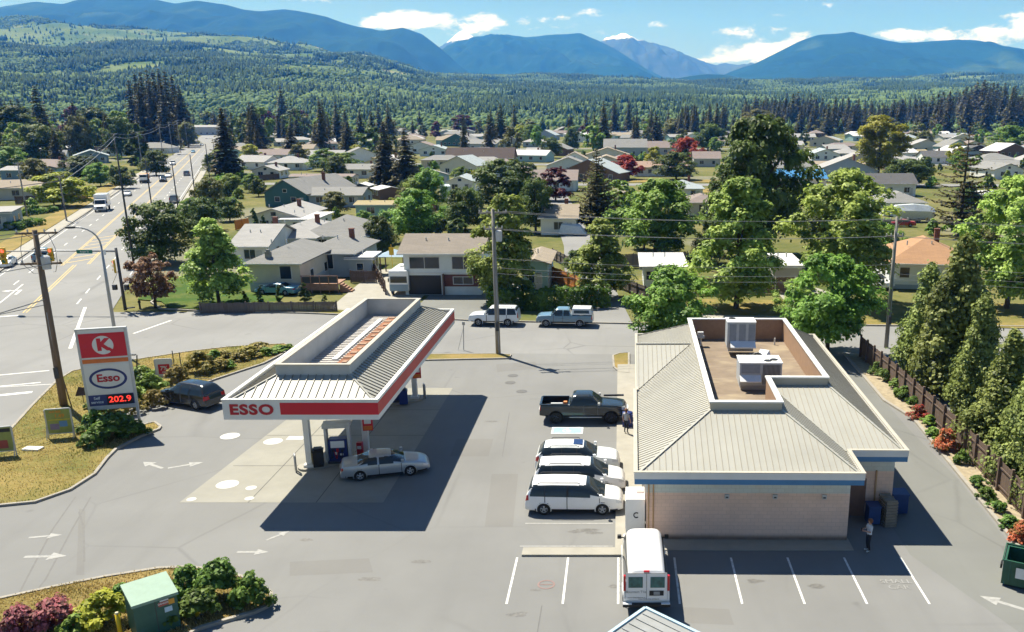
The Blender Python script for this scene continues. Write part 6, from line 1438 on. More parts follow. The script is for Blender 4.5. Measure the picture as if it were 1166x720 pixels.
# ------------------------------------------------------------------ plants
def leaf_quads(c, nrm, size, rng, flat=.55, aspect=1.5):
    """one pointed leaf-clump quad at each point c, facing roughly nrm"""
    n = len(c)
    nn = nrm + rng.normal(0, flat, (n, 3)); nn /= np.linalg.norm(nn, axis=1, keepdims=True) + 1e-9
    r = rng.normal(0, 1, (n, 3)); a = np.cross(nn, r); a /= np.linalg.norm(a, axis=1, keepdims=True) + 1e-9
    b = np.cross(nn, a); s = (size * rng.uniform(.6, 1.4, n))[:, None]
    a, b = a * s * aspect * .5, b * s * .5
    k = nn * s * .18
    v = np.stack([c - a, c - b + k, c + a, c + b + k], 1).reshape(-1, 3)
    return v
def foliage_mesh(name, V, tint, m):
    n = len(V) // 4
    return quads(name, V, np.arange(n * 4).reshape(n, 4), m, False, tint)
def crown(rng, H, Rr, z0, nclump, nleaf, leaf, shape='oval', rc=(.20, .34), up=.85, squash=.85, stray=.06):
    """clumps spread through an envelope; returns quads, tints, clump centres"""
    C = []; tries = 0
    while len(C) < nclump and tries < nclump * 60:
        tries += 1
        t = rng.random(); a = rng.random() * 2 * math.pi; q = rng.random() ** .42
        if shape == 'oval': env = math.sin(math.pi * (t * .90 + .08)) ** .6
        elif shape == 'cone': env = (1 - t) ** .62 * min(1, .55 + t * 4)
        elif shape == 'broad': env = math.sin(math.pi * (.22 + t * .74)) ** .55
        elif shape == 'pyr': env = (1 - t) ** .95 * min(1, .6 + 4 * t) + .03
        elif shape == 'col': env = min(1, .6 + 2 * t) * (1 - t) ** .42
        elif shape == 'dome': env = math.cos(t * math.pi / 2) ** .5
        wob = 1 + .22 * math.sin(3 * a + 5 * t) + .12 * math.sin(5 * a - 9 * t)
        rad = Rr * env * q * wob
        p = np.array([rad * math.cos(a), rad * math.sin(a), z0 + (H - z0) * t])
        d = Rr * rc[0] * .75
        if all(np.linalg.norm(p - x) > d for x in C): C.append(p)
    C = np.array(C); V = []; T = []
    per = max(8, nleaf // len(C))
    for p in C:
        t = (p[2] - z0) / (H - z0); r = Rr * rng.uniform(*rc) * (.70 + .5 * (1 - t) if shape != 'dome' else 1)
        if shape == 'cone' or shape == 'col': r *= .9
        n = int(per * rng.uniform(.7, 1.3)); u = rng.normal(0, 1, (n, 3)); u /= np.linalg.norm(u, axis=1, keepdims=True)
        u[:, 2] = np.where(u[:, 2] < -.25, -u[:, 2], u[:, 2])
        rr = r * (rng.uniform(.55, 1.05, n) + (rng.random(n) < stray) * rng.uniform(.1, .5, n))
        c = p + u * rr[:, None] * np.array([1, 1, squash]); c[:, 2] = np.maximum(c[:, 2], z0 * .6 + .02)
        out = p * np.array([1, 1, 0]); out = out / (np.linalg.norm(out) + .3)
        V.append(leaf_quads(c, u * .8 + out * .35 + np.array([0, 0, up]), leaf, rng, .42))
        ct = rng.uniform(.18, .90)
        T.append(np.clip(ct + rng.normal(0, .16, n) + .25 * (rr / r > 1.0), 0, 1))  # outermost leaves tinted lighter to paint in sunlit tips
    return np.concatenate(V), np.concatenate(T), C
def limbs(rng, C, z0, H, r, m, nl=9, name='trunk'):
    b = MB(); top = z0 + (H - z0) * .62
    ptt = [Vector((rng.normal(0, .06) * (i > 0), rng.normal(0, .06) * (i > 0), top * i / 5)) for i in range(6)]
    b.tube([Vector((0, 0, -.1))] + ptt, [r * 1.35, r * 1.15, r, r * .85, r * .65, r * .45, r * .25], 9)
    for p in (C[rng.permutation(len(C))[:nl]] if len(C) else []):
        h = max(z0 * .75, min(top * .95, p[2] * .62)); s = Vector((0, 0, h)); e = Vector(p); mid = s.lerp(e, .5) + Vector((0, 0, .12 * (e - s).length))
        b.tube([s, mid, e], [r * .38, r * .25, r * .08], 6)
    return b.mesh(name, m, True)
PLANTS = {}
def plant_kind(k, seed, H, Rr, z0, nclump, nleaf, leaf, lm, shape, trunk=.22, bark=None, **kw):
    rng = np.random.default_rng(seed); V, T, C = crown(rng, H, Rr, z0, nclump, nleaf, leaf, shape, **kw)
    tm = limbs(rng, C, z0, H, trunk, bark or BARK) if trunk else None
    PLANTS[k] = dict(H=H, R=Rr, crown=foliage_mesh('crown', V, T, LM[lm]), trunk=tm)
def conifer_kind(k, seed, H, Rr, z0, nwh, nbr, lm, droop=.28, dens=8, leaf=.42, gap=1., up=0., pw=.82):
    rng = np.random.default_rng(seed); V = []; T = []; b = MB()
    b.tube([(0, 0, -.1), (0, 0, H * .35), (0, 0, H * .97)], [H * .020, H * .013, .03], 8)
    for w in range(nwh):
        t = (w + .5 * rng.random()) / nwh; z = z0 + (H - z0) * t; L = Rr * (1 - t) ** pw * min(1, .72 + 2.5 * t); lf = leaf * (.42 + .58 * (1 - t))
        n = max(4, int(nbr * (1 - .45 * t)))
        for q in range(n):
            if rng.random() > gap: continue
            a = 2 * math.pi * (q + rng.random() * .8) / n + w; l = L * rng.uniform(.55, 1.25) + .12
            d = np.array([math.cos(a), math.sin(a), 0]); s = np.array([-d[1], d[0], 0])
            m = max(3, int(dens * l / Rr + 2)); u = np.linspace(.18, 1, m)
            zz = z - droop * l * u ** 1.3 + up * l * u ** 3
            base = d[None] * (l * u)[:, None] + np.stack([0 * u, 0 * u, zz], -1)
            tt = rng.uniform(.0, .6)
            for sg in (-1, 0, 1):
                c = base + s[None] * (sg * lf * .55 * (1.15 - u) * 1.6)[:, None] + rng.normal(0, lf * .16, (m, 3))
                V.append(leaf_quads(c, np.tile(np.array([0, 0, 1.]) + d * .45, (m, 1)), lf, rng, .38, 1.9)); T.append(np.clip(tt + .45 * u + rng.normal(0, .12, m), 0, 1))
            if gap < .99: b.tube([(0, 0, z), tuple(base[m // 2]), tuple(base[-1])], [.06, .04, .015], 4)
    V.append(leaf_quads(np.stack([rng.normal(0, .08, 12), rng.normal(0, .08, 12), H * np.linspace(.90, 1.0, 12)], -1), np.tile([0, 0, 1.], (12, 1)), leaf * .45, rng)); T.append(np.full(12, .5))
    PLANTS[k] = dict(H=H, R=Rr, crown=foliage_mesh('crown', np.concatenate(V), np.concatenate(T), LM[lm]), trunk=b.mesh('trunk', BARK, True))
# near street trees, two of each so neighbours differ
plant_kind('light_a', 1, 12, 4.2, 1.4, 130, 21000, .25, 'light', 'col', .24, rc=(.16, .30), stray=.14); plant_kind('light_b', 2, 12, 4.4, 1.4, 135, 21000, .25, 'light', 'oval', .24, rc=(.15, .28), stray=.14)
plant_kind('light_c', 3, 10, 3.6, 1.0, 105, 17000, .24, 'light', 'cone', .2, rc=(.18, .32), stray=.14); plant_kind('bright_a', 4, 9, 4.2, 1.2, 110, 18000, .25, 'bright', 'oval', .2, rc=(.16, .30), stray=.14); plant_kind('bright_b', 5, 9, 4.4, 1.1, 110, 18000, .25, 'bright', 'broad', .2, rc=(.15, .29), stray=.14)
plant_kind('dark_a', 6, 12, 6.5, 2.0, 150, 20000, .34, 'dark', 'broad', .4, rc=(.14, .25)); plant_kind('dark_b', 7, 9, 4.6, 1.2, 105, 14000, .28, 'dark', 'broad', .26); plant_kind('lime_a', 8, 8, 3.6, .8, 75, 12000, .25, 'lime', 'broad', .18)
plant_kind('lime_tree', 9, 10, 4.2, 1.2, 95, 14000, .28, 'lime', 'oval', .2); plant_kind('olive_a', 10, 10, 4.5, 1.4, 90, 12000, .30, 'olive', 'broad', .24); plant_kind('bronze_a', 11, 6, 3.0, 1.4, 65, 8000, .21, 'bronze', 'broad', .17, rc=(.16, .28))
plant_kind('purple_a', 12, 8, 3.4, .8, 75, 9000, .28, 'purple', 'broad', .2); plant_kind('red_a', 13, 5, 2.8, .7, 55, 7000, .24, 'red', 'broad', .15)
plant_kind('cedar_a', 14, 11, 2.6, .15, 170, 24000, .20, 'cedar', 'pyr', .22, rc=(.22, .36), squash=1.35, up=.25, stray=.12); plant_kind('cedar_b', 15, 11, 2.7, .15, 170, 24000, .20, 'cedar', 'pyr', .22, rc=(.20, .38), squash=1.5, up=.2, stray=.14)
plant_kind('cypress', 16, 7, 1.1, .1, 45, 3800, .22, 'dark', 'col', .1, squash=1.6)
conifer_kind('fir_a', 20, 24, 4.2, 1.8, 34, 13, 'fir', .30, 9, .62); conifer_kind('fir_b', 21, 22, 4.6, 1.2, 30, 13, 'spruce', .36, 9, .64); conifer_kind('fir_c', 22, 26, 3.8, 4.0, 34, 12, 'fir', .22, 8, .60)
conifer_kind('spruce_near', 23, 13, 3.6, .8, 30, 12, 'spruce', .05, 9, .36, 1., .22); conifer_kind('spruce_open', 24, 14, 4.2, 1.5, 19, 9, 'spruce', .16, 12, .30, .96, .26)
# small, far versions
plant_kind('far_dec_a', 30, 10, 4.6, 1.0, 40, 3000, .58, 'bright', 'broad', .25); plant_kind('far_dec_b', 31, 10, 4.4, 1.0, 40, 3000, .58, 'dark', 'oval', .25); plant_kind('far_dec_c', 32, 10, 4.6, 1.0, 40, 3000, .58, 'olive', 'broad', .25)
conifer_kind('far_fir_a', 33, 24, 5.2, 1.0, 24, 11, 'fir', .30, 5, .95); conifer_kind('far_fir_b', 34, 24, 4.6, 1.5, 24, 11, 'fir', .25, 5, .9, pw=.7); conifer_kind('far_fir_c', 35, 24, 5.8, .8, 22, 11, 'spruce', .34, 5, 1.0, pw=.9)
# shrubs
for i in range(2):
    plant_kind('shrub_dark' + 'ab'[i], 40 + i, 1.5, 1.2, .1, 34, 2600, .17, 'hedge', 'dome', 0); plant_kind('shrub_gold' + 'ab'[i], 44 + i, 1.4, 1.1, .1, 30, 2200, .15, 'gold', 'dome', 0)
    plant_kind('shrub_mid' + 'ab'[i], 48 + i, 1.4, 1.2, .1, 28, 1400, .24, 'bright', 'dome', 0)
plant_kind('shrub_lime', 52, 1.3, 1.1, .1, 30, 2200, .16, 'lime', 'dome', 0); plant_kind('shrub_pink', 53, 1.0, 1.2, .1, 30, 2000, .15, 'pinkbloom', 'dome', 0); plant_kind('shrub_bloom', 54, 1.2, 1.1, .1, 34, 2400, .15, 'bloom', 'dome', 0)
plant_kind('shrub_far', 55, 2.2, 2.0, .1, 20, 520, .6, 'bright', 'dome', 0); plant_kind('shrub_fardark', 56, 2.2, 2.0, .1, 20, 520, .6, 'dark', 'dome', 0)
def plant(kind, x, y, h, w, name, label, cat='tree', group=None, z=0., rz=None):
    p = PLANTS[kind]; sx = w / (2 * p['R'] * 1.12); sz = h / (p['H'] * 1.02); rz = (x * 12.9898 + y * 78.233) % 6.28 if rz is None else rz
    if not p['trunk']:
        o = obj(name, p['crown'], None, (x, y, z), (0, 0, rz), (sx, sx, sz)); return tag(o, label, cat, group)
    t = thing(name, label, cat, (x, y, z), rz, group)
    obj('crown', p['crown'], t, scale=(sx, sx, sz)); obj('trunk', p['trunk'], t, scale=((sx + sz) / 2, (sx + sz) / 2, sz))
    return t
def tree_px(kind, px, py, top, wpx, name, label, group=None, cat='tree'):
    x, y = G(px, py); h = zat(top, y); s = ppm(y, h * .5); return plant(kind, x, y, h, wpx / s, name, label, cat, group)
def shrub_px(kind, px, py, top, wpx, label, group=None, name='shrub', z=.08):
    x, y = G(px, py, z); y += wpx / ppm(y) * .35; x = (px - CX) / ppm(y); h = max(.4, zat(top, y) - z); return plant(kind, x, y, h, wpx / ppm(y), name, label, 'shrub', group, z)
def hedge(pts, w, h, label, lm='hedge', leaf=.24, dens=55, name='hedge', z=0.):
    rng = np.random.default_rng(int(abs(pts[0][0] * 91 + pts[0][1] * 7)) + 1); V = []; T = []
    for (a, b) in zip(pts, pts[1:]):
        a, b = np.array(a), np.array(b); L_ = np.linalg.norm(b - a); d = (b - a) / L_; n_ = np.array([-d[1], d[0]])
        n = int(L_ * (w + 2 * h) * dens)
        u, q = rng.random(n) * L_, rng.random(n) * (w + 2 * h)
        bul = .16 * np.sin(u * 2.1) + .12 * np.sin(u * 5.3 + 1) + rng.normal(0, .07, n)
        side = np.where(q < h, -1, np.where(q > h + w, 1, 0)); off = np.where(side == 0, q - h - w / 2, side * (w / 2 + bul * .6)); zz = np.where(q < h, q, np.where(q > h + w, q - h - w, h + bul))
        c = np.stack([a[0] + d[0] * u + n_[0] * off, a[1] + d[1] * u + n_[1] * off, z + zz], -1)
        nr = np.stack([n_[0] * side, n_[1] * side, np.where(side == 0, 1., .3)], -1)
        V.append(leaf_quads(c, nr, leaf, rng)); T.append(np.clip(.35 + .35 * np.sin(u * 1.3) + rng.normal(0, .2, n), 0, 1))
        core = MB(); 
    me = foliage_mesh(name, np.concatenate(V), np.concatenate(T), LM[lm])
    return tag(obj(name, me), label, 'hedge')
def fence(pts, h, label, m, sp=2.4, z=0., name='fence', post_m=None, over=.12, pr=.06, board=.16):
    t = thing(name, label, 'fence', (*pts[0], z)); O = Vector((*pts[0], 0)); b = MB()
    for a, c in zip(pts, pts[1:]):
        a, c = Vector((*a, 0)) - O, Vector((*c, 0)) - O; L_ = (c - a).length; d = (c - a) / L_; n = max(1, round(L_ / sp)); k = 0.
        nb = int(L_ / board)
        for i in range(nb):
            p, q = a + d * (i * board + .008), a + d * ((i + 1) * board - .008); hh = h + random.uniform(-.025, .025)
            b.bar(p + Vector((0, 0, hh / 2)), q + Vector((0, 0, hh / 2)), .022, hh)
        nn = Vector((d.y, -d.x, 0)) * .06
        for zz in (h * .2, h * .8): b.bar(a + nn + Vector((0, 0, zz)), c + nn + Vector((0, 0, zz)), .04, .09)
        for i in range(n + 1):
            p = a + d * (L_ * i / n) + nn * 1.3; pb = MB(); pb.box(p.x - pr, p.x + pr, p.y - pr, p.y + pr, 0, h + over); pb.build('post', post_m or m, t)
    b.build('boards', m, t); return t

# --- near planting on the station side
SG = 'shrubs of the planting strip'
shr = [(118, 470, 448, 36, 'dark'), (150, 462, 438, 34, 'mid'), (172, 452, 428, 36, 'mid'), (133, 448, 428, 34, 'dark'), (160, 440, 420, 38, 'mid'), (205, 441, 417, 30, 'gold'), (176, 466, 446, 26, 'gold'), (150, 474, 452, 26, 'gold'), (228, 428, 403, 34, 'gold'),
       (252, 424, 409, 26, 'gold'), (245, 412, 400, 20, 'mid'), (258, 409, 399, 22, 'gold'), (272, 413, 402, 22, 'gold'), (283, 410, 395, 28, 'gold'), (296, 404, 391, 30, 'gold'), (306, 406, 396, 22, 'mid'), (318, 402, 394, 24, 'mid'), (327, 399, 393, 18, 'mid'), (192, 458, 443, 22, 'gold'), (214, 446, 434, 20, 'gold'), (262, 421, 411, 18, 'mid')]
for i, (px, py, tp, w, k) in enumerate(shr):
    shrub_px('shrub_' + k + 'ab'[i % 2], px, py, tp, w, {'dark': 'dark green shrub behind the pylon sign', 'mid': 'green shrub in the planting strip beside the street', 'gold': 'gold tipped shrub in the planting strip beside the street'}[k], SG)
for px, py, tp, w, lab in ((132, 508, 474, 56, 'largest clipped green shrub at the foot of the pylon sign'), (106, 511, 492, 26, 'small round green shrub at the left foot of the pylon sign'), (112, 497, 470, 36, 'green shrub between the two posts of the pylon sign'), (150, 500, 478, 34, 'clipped green shrub by the right post of the pylon sign')):
    shrub_px('shrub_dark' + ('a' if px != 132 else 'b'), px, py, tp, w, lab)
for px, py, tp, w, k, lab in ((215, 690, 650, 56, 'darka', 'dark green shrub right behind the green cabinet'), (250, 694, 645, 60, 'darkb', 'tall dark green shrub in the middle of the lower left island'), (286, 697, 657, 48, 'darka', 'dark green shrub at the right tip of the lower left island'), (228, 714, 676, 56, 'darkb', 'dark green shrub around the right yellow post'),
                         (120, 722, 680, 60, 'lime', 'yellow green shrub left of the green cabinet'), (140, 690, 668, 36, 'darka', 'low green shrub behind the left of the green cabinet'), (60, 727, 690, 62, 'pink', 'pink red flowering shrub at the bottom left'), (22, 732, 698, 50, 'pink', 'pink red flowering shrub in the bottom left corner'), (90, 727, 702, 36, 'mida', 'small green shrub between the pink and yellow green ones')):
    shrub_px('shrub_' + k, px, py, tp, w, lab, z=.1)
# --- side bed: fence, cedars and low plants
FL = [(20.75, 74.0), (21.15, 63), (21.3, 53), G(1166, 592), (21.2, 36)]
fence(FL, 1.75, 'long brown board fence with tall posts along the right edge of the shop drive', M_FENCE, 1.9, .1, over=.22, pr=.075)
for i, (px, py, tp, w, lab, k) in enumerate(((1050, 428, 300, 72, 'dark cedar farthest back in the row behind the brown fence', 'a'), (1080, 448, 270, 104, 'tallest cedar in the row behind the brown fence', 'b'), (1108, 476, 335, 70, 'cedar leaning out right of the tallest one behind the brown fence', 'a'),
                            (1138, 522, 376, 92, 'cedar with a thin tip in the middle of the row behind the brown fence', 'a'), (1166, 552, 410, 92, 'broad cedar at the right edge of the photo behind the brown fence', 'b'), (1190, 585, 430, 80, 'cedar cut off by the right edge of the photo', 'a'))):
    tree_px('cedar_' + k, px, py, tp, w, 'cedar_tree', lab)
bedp = [(998, 428, 414, 20, 'darka'), (1008, 436, 422, 22, 'darkb'), (1020, 445, 432, 20, 'mida'), (1028, 456, 441, 24, 'darka'), (1040, 466, 453, 20, 'darkb'), (1045, 478, 463, 24, 'bloom'), (1058, 486, 474, 20, 'mida'), (1062, 500, 488, 20, 'mida'), (1078, 516, 492, 32, 'bloom'), (1094, 530, 514, 20, 'darka'),
        (1112, 556, 543, 22, 'darkb'), (1124, 571, 556, 22, 'darka'), (1136, 586, 572, 24, 'darkb'), (1150, 603, 588, 26, 'darka'), (1163, 622, 598, 34, 'bloom')]
for i, (px, py, tp, w, k) in enumerate(bedp):
    shrub_px('shrub_' + k, px, py, tp, w, {'bloom': ['red flowering shrub in the middle of the bed below the brown fence', 'large salmon flowering shrub below the brown fence', 'red flowering shrub at the right edge below the brown fence'][[5, 8, 14].index(i)]}[k] if k == 'bloom' else 'small green shrub in the bed below the brown fence', None if k == 'bloom' else 'green shrubs below the brown fence', z=.1)

# --- near trees across the street and along it
for a in (('light_c', 250, 347, 248, 80, 'light green conical tree on the corner lawn beside the low fence'), ('bronze_a', 177, 350, 291, 58, 'small bronze leaved tree on the corner lawn'),
          ('dark_b', 184, 300, 232, 76, 'round dark green tree leaning over the road behind the bronze one'), ('light_a', 578, 344, 222, 92, 'tall yellow green tree right behind the grey utility pole'), ('light_c', 686, 340, 248, 78, 'light green tree behind the hedge right of the blue pickup'),
          ('light_a', 838, 352, 203, 124, 'tall light green tree behind the left rear of the shop roof'), ('bright_a', 766, 402, 305, 96, 'bright green tree at the far left corner of the shop roof'), ('bright_a', 942, 402, 290, 104, 'bright green tree at the far right corner of the shop roof'),
          ('light_b', 956, 346, 196, 124, 'tall yellow green tree left of the orange roofed house'), ('light_b', 1146, 352, 203, 110, 'large yellow green tree at the right edge of the photo'), ('dark_a', 860, 292, 138, 122, 'huge dark green spreading tree behind the light green street trees'),
          ('bright_b', 746, 292, 206, 100, 'wide green tree left of the tall light green one'), ('dark_b', 434, 288, 247, 36, 'small dark tree between the grey roofs and the white house'), ('dark_b', 576, 238, 183, 80, 'spreading green tree behind the tall tree at the utility pole'),
          ('dark_b', 476, 234, 201, 40, 'round green tree beside the white trailer'), ('purple_a', 633, 229, 193, 38, 'deep purple leaved tree between roofs'), ('red_a', 714, 204, 178, 36, 'bright red leaved tree beside the salmon roof'), ('olive_a', 381, 245, 219, 32, 'small green tree beside the white carport roof'),
          ('lime_tree', 1000, 198, 134, 64, 'bright lime green tree behind the grey gabled house'), ('dark_b', 770, 205, 174, 50, 'round green tree on the dry verge of the cross street'), ('lime_a', 72, 236, 198, 62, 'yellow green spreading bush tree beside the left road pole'),
          ('light_b', 905, 372, 318, 50, 'small pale tree between the two tall street trees')):
    tree_px(a[0], *a[1:5], 'street_tree' if a[3] < 300 and a[2] > 330 else 'broadleaf_tree', a[5])
tree_px('spruce_near', 680, 262, 168, 62, 'spruce_tree', 'dark pointed spruce left of the wide green tree'); tree_px('spruce_open', 1092, 268, 139, 92, 'spruce_tree', 'open branched spruce with a bare trunk behind the orange roof')
for px, w, lab in ((292, 12, 'tall dark clipped cypress column left of the grey roofs'), (302, 9, 'narrower dark cypress right of the tall column'), (311, 8, 'shortest dark cypress of the trio by the grey roofs')):
    tree_px('cypress', px, 270 - (px - 292) * .1, 237 + (px - 292) * .8, w, 'cypress_tree', lab)
for px, py, tp, w, lab in ((318, 343, 325, 8, 'thin dark cypress in front of the blue sedan'), (347, 344, 322, 14, 'dark cone shaped cypress behind the low fence'), (297, 344, 326, 9, 'slim cypress near the left house corner behind the low fence'), (370, 346, 335, 8, 'small young cypress at the right end of the low fence'), (279, 344, 331, 9, 'slim cypress beside the conical tree behind the low fence')):
    tree_px('cypress', px, py, tp, w, 'cypress_tree', lab)
# --- fences and hedges of the near houses
fence([G(229, 357), G(384, 355)], 1.1, 'low weathered wooden fence between the corner lawn and the street', M_FENCEGREY, 2.2)
fence([G(426, 312), G(440, 336)], 1.6, 'brown wooden fence beside the camper van', M_FENCE, 2.2); fence([G(400, 322), G(429, 322)], 1.5, 'short brown wooden fence in front of the blue shed', M_FENCE, 2.)
fence([G(624, 318), G(655, 330), G(681, 349)], 1.8, 'new orange wooden fence running down to the hedge', M_FENCEORANGE, 2.2)
fence([G(456, 246), G(496, 241)], 1.9, 'reddish wooden fence behind the long hedge', mat('fence_red', (.27, .135, .08), .85, var=.2), 2.4)
fence([G(510, 232), G(532, 252)], 1.7, 'pale fence along the lane beside the white trailer', M_WHITE, 2.4); fence([G(534, 238), G(562, 256)], 1.7, 'dark fence with a pale top rail along the lane', M_FENCEGREY, 2.4)
fence([G(708, 330), G(745, 345)], 1.5, 'grey wooden fence running down beside the small white garage', M_FENCEGREY, 2.2); fence([G(700, 306), G(782, 302)], 1.9, 'long dark board fence behind the small white garage', M_FENCEGREY, 2.4)
fence([G(790, 336), G(905, 334)], 1.9, 'long dark fence with white posts behind the street trees', M_FENCE, 2.6, post_m=M_WHITE)
fence([G(18, 233), G(100, 228)], 1.8, 'dark brown fence below the yellow bush left of the road', M_FENCE, 2.4); fence([G(268, 262), G(284, 259)], 1.7, 'orange wooden fence behind the dark cypresses', M_FENCEORANGE, 2.2); fence([G(275, 208), G(318, 204)], 1.7, 'dark fence below the white gabled house', M_FENCE, 2.4)
fence([G(630, 296), G(648, 306)], 1.6, 'old brown fence beside the clipped bush in the lane', M_FENCEGREY, 2.2); fence([G(700, 235), G(745, 232)], 1.5, 'brown fence along the dry verge', M_FENCE, 2.5)
hedge([G(556, 352), G(632, 352), G(694, 349)], 1.6, 2.1, 'thick green hedge behind the two vehicles across the street')
hedge([G(456, 264), G(526, 260)], 1.8, 2.4, 'long clipped hedge behind the brown roofed house', 'hedge', .3, 30); hedge([G(503, 246), G(526, 245)], 4, 1.5, 'square clipped hedge behind the long hedge', 'bright', .3, 30)
hedge([G(240, 225), G(268, 203)], 5, 2.2, 'rambling green hedge along the right side of the road', 'bright', .5, 12); hedge([G(226, 243), G(262, 240)], 4, 2.4, 'green hedge mass below the roadside hedge', 'hedge', .5, 12); hedge([G(232, 232), G(262, 218)], 3.5, 2.6, 'rounded hedge beside the road between two others', 'dark', .5, 12)
hedge([G(540, 205), G(580, 203)], 4, 2.4, 'yellow green hedge in front of the big brown roof', 'lime', .5, 12)
hedge([G(12, 262), G(45, 256)], 2.5, 1.0, 'low green hedge beside the parking forecourt at the far left', 'hedge', .4, 16); hedge([G(14, 247), G(64, 241)], 1.5, .8, 'long low hedge along the left sidewalk', 'hedge', .4, 16)

# ------------------------------------------------------------------ houses
def add_window(parent, x, z, w, h, y, fm=None, ax='y', sgn=-1):
    f = MB()
    def bx(a0, a1, d0, d1, z0, z1, m=0):
        if ax == 'y': f.box(a0, a1, y + sgn * d0, y + sgn * d1, z0, z1, m)
        else: f.box(y + sgn * d0, y + sgn * d1, a0, a1, z0, z1, m)
    t = .07
    bx(x - w / 2 - t, x + w / 2 + t, .004, .05, z - t, z); bx(x - w / 2 - t, x + w / 2 + t, .004, .05, z + h, z + h + t)
    bx(x - w / 2 - t, x - w / 2, .004, .05, z + .001, z + h - .001); bx(x + w / 2, x + w / 2 + t, .004, .05, z + .001, z + h - .001)
    if w > 1.3: bx(x - .025, x + .025, .004, .045, z + .001, z + h - .001)
    o = f.build('window', fm or M_WHITE, parent)
    f = MB(); bx(x - w / 2 + .001, x + w / 2 - .001, .006, .02, z + .001, z + h - .001); f.build('pane', M_GLASS, o)
def house(px0, px1, py, D, wh, label, wall, roof, kind='gable', along='x', pitch=.33, over=.5, rot=0., chim=True, far=False, base=None, wins=None, door=True, ext=None, cat='house', nm='house', cham=None, W=None, group=None, z=0., xy=None):
    if xy: x, y = xy
    else: x, y = G((px0 + px1) / 2, py)
    w = W or (px1 - px0) / ppm(y); t = thing(nm, label, cat, (x, y, z), rot, group)
    b = MB(); rise_w = (w / 2 + over) if along == 'y' else (D / 2 + over); rz = wh + rise_w * pitch * 1.
    wm, rm = WALLS[wall], ROOFS[roof]
    hz = wh
    if kind == 'gable':
        if along == 'x': b.add([(-w / 2, 0, 0), (w / 2, 0, 0), (w / 2, D, 0), (-w / 2, D, 0), (-w / 2, 0, hz), (w / 2, 0, hz), (w / 2, D, hz), (-w / 2, D, hz), (-w / 2, D / 2, hz + D / 2 * pitch), (w / 2, D / 2, hz + D / 2 * pitch)],
                [(0, 1, 5, 4), (2, 3, 7, 6), (1, 2, 6, 9, 5), (3, 0, 4, 8, 7)])
        else: b.add([(-w / 2, 0, 0), (w / 2, 0, 0), (w / 2, D, 0), (-w / 2, D, 0), (-w / 2, 0, hz), (w / 2, 0, hz), (w / 2, D, hz), (-w / 2, D, hz), (0, 0, hz + w / 2 * pitch), (0, D, hz + w / 2 * pitch)],
                [(0, 1, 5, 8, 4), (2, 3, 7, 9, 6), (1, 2, 6, 5), (3, 0, 4, 7)])
    else: b.prism([(-w / 2, 0), (w / 2, 0), (w / 2, D), (-w / 2, D)], 0, hz)
    b.build('wall', wm, t)
    if base: q = MB(); q.prism([(-w / 2 - .02, -.02), (w / 2 + .02, -.02), (w / 2 + .02, D + .02), (-w / 2 - .02, D + .02)], 0, base[0]); q.build('foundation', WALLS[base[1]], t)
    r = MB(); th = .14; o = over
    def slab(poly):
        a, b_, c = (Vector(p) for p in poly[:3]); n = (b_ - a).cross(c - a)
        if n.z < 0: poly = poly[::-1]
        k = len(poly); r.add([(p[0], p[1], p[2]) for p in poly] + [(p[0], p[1], p[2] - th) for p in poly], [tuple(range(k)), tuple(range(2 * k - 1, k - 1, -1))] + [(i, k + i, k + (i + 1) % k, (i + 1) % k) for i in range(k)])
    e = hz - o * pitch + .12
    if kind == 'gable':
        if along == 'x':
            zt = hz + D / 2 * pitch + .13; slab([(-w / 2 - o, -o, e), (w / 2 + o, -o, e), (w / 2 + o, D / 2, zt), (-w / 2 - o, D / 2, zt)]); slab([(-w / 2 - o, D + o, e), (w / 2 + o, D + o, e), (w / 2 + o, D / 2, zt), (-w / 2 - o, D / 2, zt)])
        else:
            zt = hz + w / 2 * pitch + .13; slab([(-w / 2 - o, -o, e), (-w / 2 - o, D + o, e), (0, D + o, zt), (0, -o, zt)]); slab([(w / 2 + o, -o, e), (w / 2 + o, D + o, e), (0, D + o, zt), (0, -o, zt)])
    elif kind == 'hip':
        m = min(w, D) / 2 + o; zt = e + m * pitch
        A, B, C_, D_ = (-w / 2 - o, -o, e), (w / 2 + o, -o, e), (w / 2 + o, D + o, e), (-w / 2 - o, D + o, e)
        if w >= D: P_, Q = (-w / 2 - o + m, D / 2, zt), (w / 2 + o - m, D / 2, zt); slab([A, B, Q, P_]); slab([C_, D_, P_, Q]); slab([B, C_, Q]); slab([D_, A, P_])
        else: P_, Q = (0, -o + m, zt), (0, D + o - m, zt); slab([A, B, P_]); slab([B, C_, Q, P_]); slab([C_, D_, Q]); slab([D_, A, P_, Q])
    else:
        zt = hz + .25; slab([(-w / 2 - o, -o, hz + .16), (w / 2 + o, -o, hz + .16), (w / 2 + o, D + o, hz + .3), (-w / 2 - o, D + o, hz + .3)])
    ro = r.build('roof', rm, t)
    if chim:
        cx, cy = (w * .18, D * .62); cz = zt - .6
        c = MB(); c.box(cx - .3, cx + .3, cy - .3, cy + .3, hz, zt + .7); c.box(cx - .36, cx + .36, cy - .36, cy + .36, zt + .702, zt + .8); c.build('chimney', mat('chimney_brick', (.16, .07, .05), .9, var=.2), ro)
    if not far:
        v = MB()
        for q in range(2): vx = -w * .25 + q * w * .3; vy = D * .3; vz = e + (vy + o) * pitch; v.tube([(vx, vy, vz - .2), (vx, vy, vz + .35)], .08, 6)
        v.build('roof_vent', M_LGREY, ro)
        g = MB(); g.box(-w / 2 - o, w / 2 + o, -o - .10, -o - .004, e - .16, e - .02)
        if kind != 'gable' or along == 'x': g.build('gutter', M_WHITE, t)
    ws = wins
